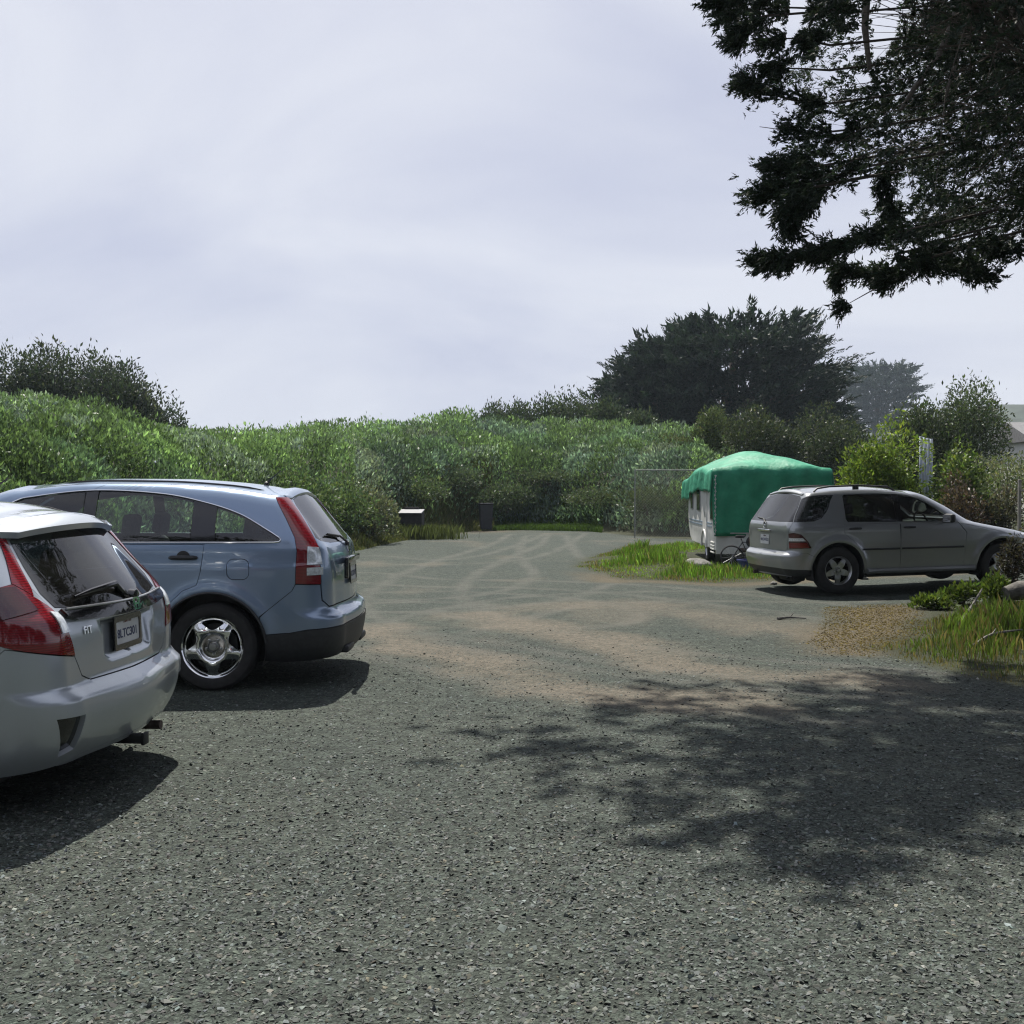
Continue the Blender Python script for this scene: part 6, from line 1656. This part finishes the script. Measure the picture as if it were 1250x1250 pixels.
def camper_body():
    # side outline (along length y, height z): rounded shell, front at y=0
    prof = [(0.0, .30), (0.0, 1.2), (.06, 1.75), (.25, 1.95), (.8, 2.05), (CL * .5, 2.10), (CL - .9, 2.05), (CL - .25, 1.9), (CL - .05, 1.5), (CL + .05, 1.1), (CL - .05, .75), (CL - .35, .45), (CL - .8, .32)]
    P = [tuple(p) for p in crom(prof, 4)]
    hw = CW / 2; loops = []
    v = []; f = []; n = len(P)
    for sx, ins in ((-hw, .06), (-hw + .05, .0), (hw - .05, .0), (hw, .06)):
        for (yy, zz) in P:
            cyy, czz = CL / 2, 1.2
            k = 1 - ins * .6; v.append((sx, cyy + (yy - cyy) * k, czz + (zz - czz) * k))
    for a in range(3):
        for i in range(n - 1): f.append((a * n + i, a * n + i + 1, (a + 1) * n + i + 1, (a + 1) * n + i))
        f.append((a * n + n - 1, a * n, (a + 1) * n, (a + 1) * n + n - 1))
    f.append(tuple(range(n))); f.append(tuple(3 * n + i for i in range(n - 1, -1, -1)))
    MB().add(v, f).build('shell', M['camper_skin'], camper, True)
camper_body()
xl = -CW / 2
for i in range(2): MB().box((xl - .004, CL / 2 + .1, .80 + i * .07), (.012, CL - .7, .025)).build('side_stripe', M['camper_stripe'], camper)
for yy, w_, z0, z1 in ((.36, .50, .94, 1.60), (2.55, .55, 1.10, 1.62), (3.75, .40, 1.12, 1.55)):
    fr = MB().box((xl - .006, yy, (z0 + z1) / 2), (.03, w_, z1 - z0), None, .01).build('window_frame', M['alloy'], camper)
    MB().box((xl - .022, yy, (z0 + z1) / 2), (.012, w_ - .07, z1 - z0 - .07)).build('pane', M['gloss_black'], fr)
dr = MB().box((xl - .006, 1.5, 1.10), (.03, .62, 1.42), None, .01).build('door', M['camper_skin'], camper)
MB().box((xl - .03, 1.26, 1.05), (.03, .05, .12), None, .008).build('handle', M['chrome'], dr)
pn = MB().box((0, -.02, .46), (CW - .02, .04, .44), None, .01).build('front_panel', M['camper_skin'], camper)
MB().box((0, -.05, .68), (CW, .03, .03), None, .006).build('front_rail', M['alloy'], camper)
lm = MB().lathe([(.001, -.035), (.10, -.03), (.125, -.01), (.125, .01)], 20, 'y', (-.42, -.045, .50)).build('round_port', M['black_plastic'], camper, True)
MB().lathe([(.001, -.012), (.045, -.012), (.05, 0)], 16, 'y', (-.42, -.075, .50)).build('port_cap', M['alloy'], lm, True)
MB().box((-.42, -.042, .50), (.34, .012, .34), None, .004).build('port_plate', M['plate'], camper)
ap = MB()
for i in range(4): ap.box((xl - .006, .34, .26 + i * .07), (.03, .5, .03), None, .005)
ap.build('step_vent', M['camper_skin'], camper)
yw = 1.02
for sx in (-1, 1):
    wv = wheel(camper, (sx * (CW / 2 - .12), yw + .55, .30), sx, .30, .19, .17, 'star'); wv.rotation_euler = (0, 0, -PI / 2 if sx < 0 else PI / 2)
MB().tube([(xl - .02, yw + .55 + .37 * math.cos(a), .32 + .37 * math.sin(a)) for a in np.linspace(.0, PI, 18)], .028, 6).build('wheel_arch', M['camper_skin'], camper, True)
tg = MB().tube([(-.75, .15, .33), (0, -1.25, .33)], .045, 6).tube([(.75, .15, .33), (0, -1.25, .33)], .045, 6).box((0, -1.35, .37), (.12, .26, .10), None, .02).box((0, -.45, .33), (.9, .05, .05))
tg.build('tow_frame', M['rust_metal'], camper)
MB().tube([(.0, -1.12, .03), (0, -1.12, .75)], .03, 8).lathe([(.001, -.03), (.09, -.03), (.1, 0), (.09, .03), (.001, .03)], 16, 'x', (0, -1.12, .10)).tube([(0, -1.12, .75), (.16, -1.12, .75)], .012, 6).build('jockey_wheel', M['dark_metal'], camper, True)
def gas_bottle(x):
    return MB().lathe([(.001, .35), (.13, .35), (.15, .40), (.15, .68), (.12, .76), (.04, .80), (.04, .86), (.001, .86)], 18, 'z', (x, -.35, 0)).build('gas_bottle', M['plate'], camper, True)
def tarp():
    hw = CW / 2 + .05
    nu, nv = 64, 70
    rz_ = np.array([[0]])
    V = []
    U = np.linspace(-1, 1, nu)       # across, including the side drops
    W = np.linspace(0, 1, nv)        # from the bottom of the front curtain back over the roof
    fd = 1.42; Lt = fd + CL + .55; sd = .47; Lw = 2 * (hw + sd)
    for j, w_ in enumerate(W):
        s = w_ * Lt
        for i, u in enumerate(U):
            q = u * Lw / 2; x_ = max(-hw, min(hw, q)); side = abs(q) - hw
            ys = max(0.0, s - fd)
            ridge = 2.44 - .38 * (1 - min(1, ys / 1.35)) ** 1.2 - .30 * smooth(3.2, CL, ys) + .03 * math.sin(ys * 3)
            edge = 2.03 - .03 * math.sin(ys * 2.4) - .22 * smooth(3.0, CL, ys)
            tt = min(1, abs(q) / hw); z = edge + (ridge - edge) * (1 - tt ** 1.7)
            if side > 0:
                z = edge - side * (1.0 + .08 * math.sin(ys * 5.1)); x_ = math.copysign(hw + .02 + .05 * side + .025 * math.sin(ys * 7.3 + 1) * min(1, side * 4), q)
            y_ = ys
            if s < fd:
                drop = fd - s; zt_ = edge + (2.44 - .38 - edge) * (1 - tt ** 1.7)
                if side > 0: z = edge - side - .0 * drop; y_ = .02; z = max(.62, edge - side - drop * .35); y_ = -.02 + .02 * drop
                else: z = zt_ - drop; y_ = -.05 - .035 * math.sin(x_ * 5.2 + drop * .6) * min(1, drop * 1.5) - .015 * math.sin(x_ * 13 + 2 * drop)
            V.append((x_ + .012 * math.sin(5 * s + 3 * q), y_ + .012 * math.sin(q * 6.0 + 2), z + .022 * math.sin(3.7 * q + 1.3 * s) * math.sin(2.9 * s - q) * (1 if s > fd else .3) + .05 * (vnoise(q * 2.6, s * 2.0) - .5) * (1 if s > fd else .2) + (.022 * abs(math.sin(4.5 * math.atan2(q + .1, s - fd - 1.9) + .8 * math.sin(3 * s))) * min(1, math.hypot(q, s - fd - 1.9)) if s > fd else 0)))
    F = [(j * nu + i, j * nu + i + 1, (j + 1) * nu + i + 1, (j + 1) * nu + i) for j in range(nv - 1) for i in range(nu - 1)]
    o = link('tarp', py_mesh('tarp', V, F), M['tarp']); o.location = (CX, CY, cz); o.rotation_euler = (0, 0, CROT)
    so = o.modifiers.new('thickness', 'SOLIDIFY'); so.thickness = .008; so.offset = 1
    tag(o, 'green plastic tarp draped over the camper trailer', 'tarp')
    # rope and grommets laced down the front corner
    g = MB()
    for i in range(16): g.lathe([(.008, -.006), (.02, -.006), (.02, .006), (.008, .006)], 8, 'y', (-hw + .03 + .012 * (i % 2), -.075, .66 + i * .082), closed=True)
    r_ = g.build('grommets', M['plate'], o)
    MB().tube([(-hw + .02 + .03 * (i % 2), -.085, .66 + i * .082) for i in range(16)], .006, 5).build('rope', M['plate'], o)
tarp()
# ------------------------------------------------------------------ things round the camper
def bicycle(loc, rz, lean):
    root = empty('bicycle', loc, rz, 'small black bicycle leaning by the camper tow frame', 'bicycle'); root.rotation_euler = (lean, 0, rz)
    for x in (-.36, .36):
        wl = MB().tube([(x + .24 * math.cos(a), 0, .25 + .24 * math.sin(a)) for a in np.linspace(0, 2 * PI, 28, endpoint=False)], .017, 6, closed=True).build('tyre', M['tyre'], root, True)
        sp = MB()
        for k in range(14): a = 2 * PI * k / 14; sp.tube([(x, 0, .25), (x + .23 * math.cos(a), 0, .25 + .23 * math.sin(a))], .0025, 4, cap=False)
        sp.lathe([(.001, -.03), (.02, -.03), (.02, .03), (.001, .03)], 10, 'y', (x, 0, .25)).build('spokes', M['alloy'], wl)
    MB().tube([(-.36, 0, .25), (-.02, 0, .26), (.25, 0, .58), (-.12, 0, .56), (-.02, 0, .26)], .014, 6).tube([(-.36, 0, .25), (-.12, 0, .56), (-.15, 0, .66)], .012, 6).tube([(.36, 0, .25), (.25, 0, .58), (.23, 0, .70)], .013, 6).build('frame', M['gloss_black'], root, True)
    MB().box((-.16, 0, .68), (.2, .1, .045), None, .018).build('saddle', M['black_plastic'], root, True)
    MB().tube([(.14, -.22, .73), (.23, -.1, .72), (.23, .1, .72), (.14, .22, .73)], .011, 6).build('handlebar', M['dark_metal'], root, True)
    MB().lathe([(.001, -.01), (.07, -.01), (.07, .01), (.001, .01)], 16, 'y', (-.02, .03, .26)).tube([(-.02, -.05, .26), (.08, -.05, .18)], .01).build('crank', M['dark_metal'], root)
X_, Y_ = 4.75, 20.35
bicycle((X_, Y_, float(terrain(np.array([X_]), np.array([Y_]))[0])), R(8), R(-14))
M['blue'] = basic('blue_plastic', (.02, .03, .14), .5, var=.2)
def tub(x, y):
    z = float(terrain(np.array([x]), np.array([y]))[0]); o = empty('plastic_tub', (x, y, z), R(12), 'low blue plastic tub on the grass under the tow frame', 'tub')
    v = []; f = []
    for s, zz in ((.85, 0), (1, .22), (1.06, .22), (1.06, .25), (.96, .25), (.82, .03)): v += [(a * s, b_ * s, zz) for a, b_ in rounded_rect(.62, .40, .08)]
    n = len(rounded_rect(.62, .40, .08))
    for k in range(5): f += [(k * n + i, k * n + (i + 1) % n, (k + 1) * n + (i + 1) % n, (k + 1) * n + i) for i in range(n)]
    f += [tuple(range(n - 1, -1, -1)), tuple(5 * n + i for i in range(n))]
    MB().add(v, f).build('bin', M['blue'], o, True); MB().box((.0, -.215, .19), (.16, .02, .03), None, .005).build('handle', M['blue'], o)
tub(4.7, 19.75)
M['rock'] = basic('grey_rock', (.16, .155, .145), .9, var=.35, scale=7, bump=.012, bscale=18)
def rock(name, loc, s, label, seed, cat='rock', mat='rock', group=None, flat=.6):
    bm = bmesh.new(); bmesh.ops.create_icosphere(bm, subdivisions=3, radius=1)
    for v in bm.verts:
        p = v.co; k = .75 + .5 * float(vnoise(p.x * 1.6 + seed, p.y * 1.6 + p.z * 1.3 + seed)) + .12 * float(vnoise(p.x * 4 + seed, p.y * 4 - p.z * 3)); v.co = Vector((p.x * s[0], p.y * s[1], max(p.z, -.35) * s[2])) * k
    me = bpy.data.meshes.new(name); bm.to_mesh(me); bm.free(); me.polygons.foreach_set('use_smooth', [True] * len(me.polygons))
    try: me.set_sharp_from_angle(angle=R(32))
    except Exception: pass
    return tag(link(name, me, M[mat], None, loc), label, cat, group)
p = gnd(848, 697); rock('flat_stone', (p[0], p[1], .06), (.34, .24, .16), 'flat pale stone block lying in the bright grass', 3)
M['log'] = basic('weathered_wood', (.13, .122, .112), .9, var=.4, scale=14, bump=.01, bscale=30)
lx, ly = 6.9, 13.3; lz = float(terrain(np.array([lx]), np.array([ly]))[0])
lg = empty('fallen_log', (lx, ly, lz), R(4), 'thick grey weathered log lying in the shaded grass', 'log')
pts = [(-.5, 0, .15), (-.3, .02, .19), (.3, -.02, .21), (1.2, -.05, .17), (2.2, .04, .15)]
MB().tube(pts, [.09, .125, .13, .115, .09], 14).build('trunk', M['log'], lg, True)
MB().tube([(.2, -.05, .28), (.32, -.2, .46), (.36, -.28, .5)], [.04, .03, .015], 7).build('branch_stub', M['log'], lg, True)
def stick(pts, r_, label, group='sticks on the ground'):
    P = [np.array(q) for q in pts]; o = empty('stick', tuple(P[0]), 0, label, 'stick', group)
    MB().tube([tuple(q - P[0]) for q in crom(P, 4)], list(np.linspace(r_, r_ * .4, 4 * (len(P) - 1) + 1)), 6).build('stem', M['log'], o, True)
    m = P[len(P) // 2]; MB().tube([tuple(m - P[0]), tuple(m - P[0] + np.array([.06, .05, .05]))], [r_ * .5, r_ * .2], 5).build('twig', M['log'], o, True)
def g3(px, py, dz): a, b_ = gnd(px, py); return (a, b_, float(terrain(np.array([a]), np.array([b_]))[0]) + dz)
stick([g3(950, 757, .015), g3(965, 756, .02), g3(985, 756.5, .012)], .018, 'short dark stick lying on the gravel behind the sport utility vehicle')
a0 = g3(1172, 772, .06); stick([a0, (a0[0] + .28, a0[1] + .35, a0[2] + .16), (a0[0] + .62, a0[1] + .8, a0[2] + .34)], .028, 'pale bare branch sticking up out of the shaded grass')
a0 = g3(1190, 795, .05); stick([a0, (a0[0] + .3, a0[1] + .25, a0[2] + .08), (a0[0] + .7, a0[1] + .45, a0[2] + .1)], .02, 'thin fallen branch in the dark grass below the log')
for i, (px, py, s_) in enumerate(((1048, 706, .10), (1056, 708, .06), (945, 714, .05))):
    a_, b_ = gnd(px, py); rock('loose_rock', (a_, b_, .02), (s_, s_ * .8, s_ * .7), 'pale fist-sized rock on the gravel under the sport utility vehicle', 20 + i, 'rock', 'rock', 'rocks under the sport utility vehicle')
for i, (px_, Y_, tp_, lb) in enumerate(((1175, 14.0, 712, 'low leafy weed clump in the verge grass beside the pale branch'), (1215, 13.6, 700, 'taller leafy weed clump growing between the log and the front wheel'), (1135, 13.6, 728, 'small weed clump at the sunny tip of the verge'))):
    tree_px('weed_clump', px_, tp_, Y_, 24, (.06, .09, .02), lb, 1500, 120 + i, 'weed', 'weed clumps on the verge', .06, .3, col2=(.10, .14, .03), up=.8, tip=.2)
# dark twiggy shrub in front of the suv's front wheel
tree_px('twiggy_shrub', 1236, 655, 14.2, 22, (.035, .032, .026), 'dark twiggy shrub in front of the sport utility vehicle front wheel', 1600, 91, 'shrub', None, .05, .3, col2=(.05, .045, .034), tip=.3)
# ------------------------------------------------------------------ litter bin, stand, fences, building
M['bin'] = basic('bin_plastic', (.028, .03, .036), .6, var=.2)
def bin_(px, Y):
    X, Y, z = ground_at(px, Y); o = empty('litter_bin', (X, Y, z), R(6), 'dark wheeled litter bin standing at the far edge of the gravel', 'bin')
    v = []; f = []
    for s, zz in ((.80, .06), (.86, .3), (1.0, .98), (1.05, .98), (1.05, 1.02)): v += [(a * s, b_ * s, zz) for a, b_ in rounded_rect(.56, .60, .06)]
    n = len(rounded_rect(.56, .60, .06))
    for k in range(4): f += [(k * n + i, k * n + (i + 1) % n, (k + 1) * n + (i + 1) % n, (k + 1) * n + i) for i in range(n)]
    f += [tuple(range(n - 1, -1, -1)), tuple(4 * n + i for i in range(n))]
    MB().add(v, f).build('body', M['bin'], o)
    MB().box((0, -.01, 1.055), (.62, .66, .06), (R(-3), 0, 0), .02).tube([(-.22, .33, 1.03), (.22, .33, 1.03)], .018).build('lid', M['bin'], o, True)
    for s in (-1, 1): MB().lathe([(.001, -.03), (.09, -.03), (.1, 0), (.09, .03), (.001, .03)], 16, 'x', (s * .25, .26, .10)).build('wheel', M['tyre'], o, True)
bin_(593, 41.2)
M['pale_board'] = basic('pale_board', (.22, .22, .235), .7, var=.1); M['dark_wood'] = basic('dark_wood', (.035, .033, .032), .8, var=.3, scale=12)
X, Y, z = ground_at(502, 34.0)
xs_ = X + rng.normal(size=2600) * .7; ys_ = Y - .25 + rng.normal(size=2600) * .35
blades('grass', xs_, ys_, .25 + .35 * rng.random(2600), .02, np.array([.06, .074, .03]) * np.exp(.35 * rng.normal(size=(2600, 1))), 'tall grass growing round the legs of the slanted stand')
st = empty('display_stand', (X, Y, z), R(-8), 'low dark stand with pale slanted top half hidden in the tall grass', 'stand')
MB().box((0, 0, .90), (.80, .50, .035), (R(13), 0, 0), .006).build('sloped_top', M['pale_board'], st)
MB().box((0, .05, .62), (.78, .40, .50), None, .01).build('box', M['dark_wood'], st)
for sx in (-1, 1): MB().box((sx * .34, .05, .33), (.07, .07, .68)).build('leg', M['dark_wood'], st)
MB().box((-.05, .27, 1.0), (.5, .05, .09), None, .01).build('back_rail', M['dark_wood'], st)
M['galv'] = basic('galvanised_pipe', (.22, .23, .23), .5, .5, var=.15)
def chain_fence(P0, P1, h, label, mesh=True):
    a = np.array(P0); b_ = np.array(P1); L_ = np.linalg.norm(b_ - a); an = math.atan2(b_[1] - a[1], b_[0] - a[0])
    z = float(terrain(np.array([a[0]]), np.array([a[1]]))[0]); o = empty('chain_link_fence', (a[0], a[1], z), an, label, 'fence')
    npost = int(L_ / 2.4) + 1
    for i in range(npost + 1): MB().tube([(L_ * i / npost, 0, -.3), (L_ * i / npost, 0, h + .02)], .02, 8).build('post', M['galv'], o, True)
    MB().tube([(0, 0, h), (L_, 0, h)], .016, 8).build('top_rail', M['galv'], o, True)
    d = .10; v = []; f = []
    w_ = MB(); s = 0
    for k in range(int((L_ + h) / d)):
        for sg in (1, -1):
            x0 = k * d - h; x1 = k * d; za, zb = 0.05, h
            if sg < 0: x0, x1 = x1, x0
            # clip to the panel
            pa, pb = np.array([x0, za]), np.array([x1, zb]); dx = pb - pa
            t0, t1 = 0, 1
            for lim, s_ in ((0, 1), (L_, -1)):
                if abs(dx[0]) > 1e-9:
                    t = (lim - pa[0]) / dx[0]
                    if dx[0] * s_ > 0: t0 = max(t0, t)
                    else: t1 = min(t1, t)
            if t1 - t0 > .02:
                qa, qb = pa + dx * t0, pa + dx * t1; w_.tube([(qa[0], .02 * sg * .3, qa[1]), (qb[0], .02 * sg * .3, qb[1])], .0018, 3, cap=False)
    me = w_.build('wire_mesh', M['galv'], o); me['kind'] = 'stuff'
chain_fence((4.08, 34.0), (10.5, 34.6), 2.27, 'chain-link fence with pipe top rail between the bank and the camper')
M['corrug'] = basic('corrugated_metal', (.20, .23, .27), .5, .5, var=.2, scale=5)
X, Y, z = ground_at(1130, 27.2); cf = empty('corrugated_panel', (X, Y, z), R(4), 'narrow corrugated metal fence panel between the two bright shrubs', 'fence panel')
for i in range(4):
    x0 = -.19 + i * .095; v = []; nn = 9
    for k in range(nn):
        t = k / (nn - 1); v += [(x0 + .09 * t, -.022 * math.sin(PI * t), -.05), (x0 + .09 * t, -.022 * math.sin(PI * t), 2.92 - .02 * i)]
    s_ = MB().add(v, [(2 * k, 2 * k + 2, 2 * k + 3, 2 * k + 1) for k in range(nn - 1)]).build('metal_strip', M['corrug'], cf, True)
    s_.modifiers.new('thickness', 'SOLIDIFY').thickness = .006
MB().box((0, .04, 2.2), (.40, .05, .08)).build('rail', M['dark_wood'], cf)
M['old_rail'] = basic('weathered_rail', (.24, .225, .20), .85, var=.3, scale=10)
def rail_fence():
    a = np.array([11.2, 22.6]); L_ = 9.0; z = float(terrain(a[:1], a[1:])[0]); o = empty('wire_and_rail_fence', (a[0], a[1], z), R(4), 'pale sagging rail fence with wires behind the sport utility vehicle hood', 'fence')
    for i in range(5): MB().box((i * 2.2, 0, .85), (.06, .06, 1.75), None, .01).build('post', M['old_rail'], o)
    for i in range(4): MB().tube([(i * 2.2, -.07, 1.48), (i * 2.2 + 1.1, -.07, 1.445), (i * 2.2 + 2.2, -.07, 1.48)], .028, 6).build('rail', M['old_rail'], o, True)
    for zz in (.6, 1.0, 1.78): MB().tube([(x, -.06, zz - .03 * math.sin(x * 1.4) ** 2) for x in np.linspace(0, 8.8, 25)], .004, 4).build('wire', M['galv'], o)
rail_fence()
M['render_wall'] = basic('white_wall', (.62, .62, .60), .8, var=.06, scale=2); M['roof_grey'] = basic('grey_shingles', (.14, .14, .145), .85, var=.2, scale=6)
def house():
    X, Y, z = ground_at(1330, 60); o = empty('white_building', (X, Y, z), R(-6), 'white walled building glimpsed past the broadleaf tree', 'building')
    w_, d_, h = 6.0, 8.0, 4.6
    MB().box((0, d_ / 2, h / 2), (w_, d_, h)).build('wall', M['render_wall'], o)
    rf = MB().add([(-w_ / 2 - .3, -.3, h - .05), (w_ / 2 + .3, -.3, h - .05), (w_ / 2 + .3, d_ + .3, h - .05), (-w_ / 2 - .3, d_ + .3, h - .05), (-w_ / 2 - .3, d_ / 2, h + 1.3), (w_ / 2 + .3, d_ / 2, h + 1.3)], [(0, 1, 5, 4), (2, 3, 4, 5), (0, 4, 3), (1, 2, 5), (3, 2, 1, 0)]).build('roof', M['roof_grey'], o)
    for x in (-1.6, 1.4):
        wn_ = MB().box((x, -.02, 2.6), (1.1, .06, 1.3)).build('window', M['pale_board'], o); MB().box((x, -.06, 2.6), (.95, .03, 1.15)).build('pane', M['gloss_black'], wn_)
    dr_ = MB().box((-.1, -.02, 1.05), (.95, .06, 2.1)).build('door', M['dark_wood'], o); MB().box((.25, -.06, 1.05), (.05, .05, .1)).build('handle', M['alloy'], dr_)
house()
# distant wooded rise, far right
def far_rise():
    xs = np.linspace(-60, 460, 110); ys = np.linspace(214, 520, 26); XX, YY = np.meshgrid(xs, ys, indexing='ij')
    ZZ = hill_z(XX, YY)
    nj_ = len(ys); i0 = (np.arange(len(xs) - 1)[:, None] * nj_ + np.arange(nj_ - 1)[None]).ravel()
    me = np_mesh('hills', np.stack([XX, YY, ZZ], -1).reshape(-1, 3), np.stack([i0, i0 + nj_, i0 + nj_ + 1, i0 + 1], -1), None, True)
    M['far_wood'] = basic('far_woodland', (.03, .042, .032), .95, var=.5, scale=.12); tag(link('hills', me, M['far_wood']), 'distant wooded rise', kind='structure')
far_rise()
# ------------------------------------------------------------------ sea haze
def haze():
    x0, x1, y0, y1, z0, z1 = -960, 960, -330, 1460, -3.0, 48.0
    o = MB().box(((x0 + x1) / 2, (y0 + y1) / 2, (z0 + z1) / 2), (x1 - x0, y1 - y0, z1 - z0)).build('haze', None)
    m = bpy.data.materials.new('haze'); m.use_nodes = True; t = m.node_tree; t.nodes.remove(t.nodes['Principled BSDF'])
    pv = N(t, 'ShaderNodeVolumePrincipled'); pv.inputs['Color'].default_value = (.72, .86, 1.0, 1); pv.inputs['Density'].default_value = .0003; pv.inputs['Anisotropy'].default_value = 0.2
    t.links.new(pv.outputs[0], t.nodes['Material Output'].inputs['Volume']); o.data.materials.append(m)
    tag(o, 'thin pale sea haze over the whole place', kind='stuff')
haze()
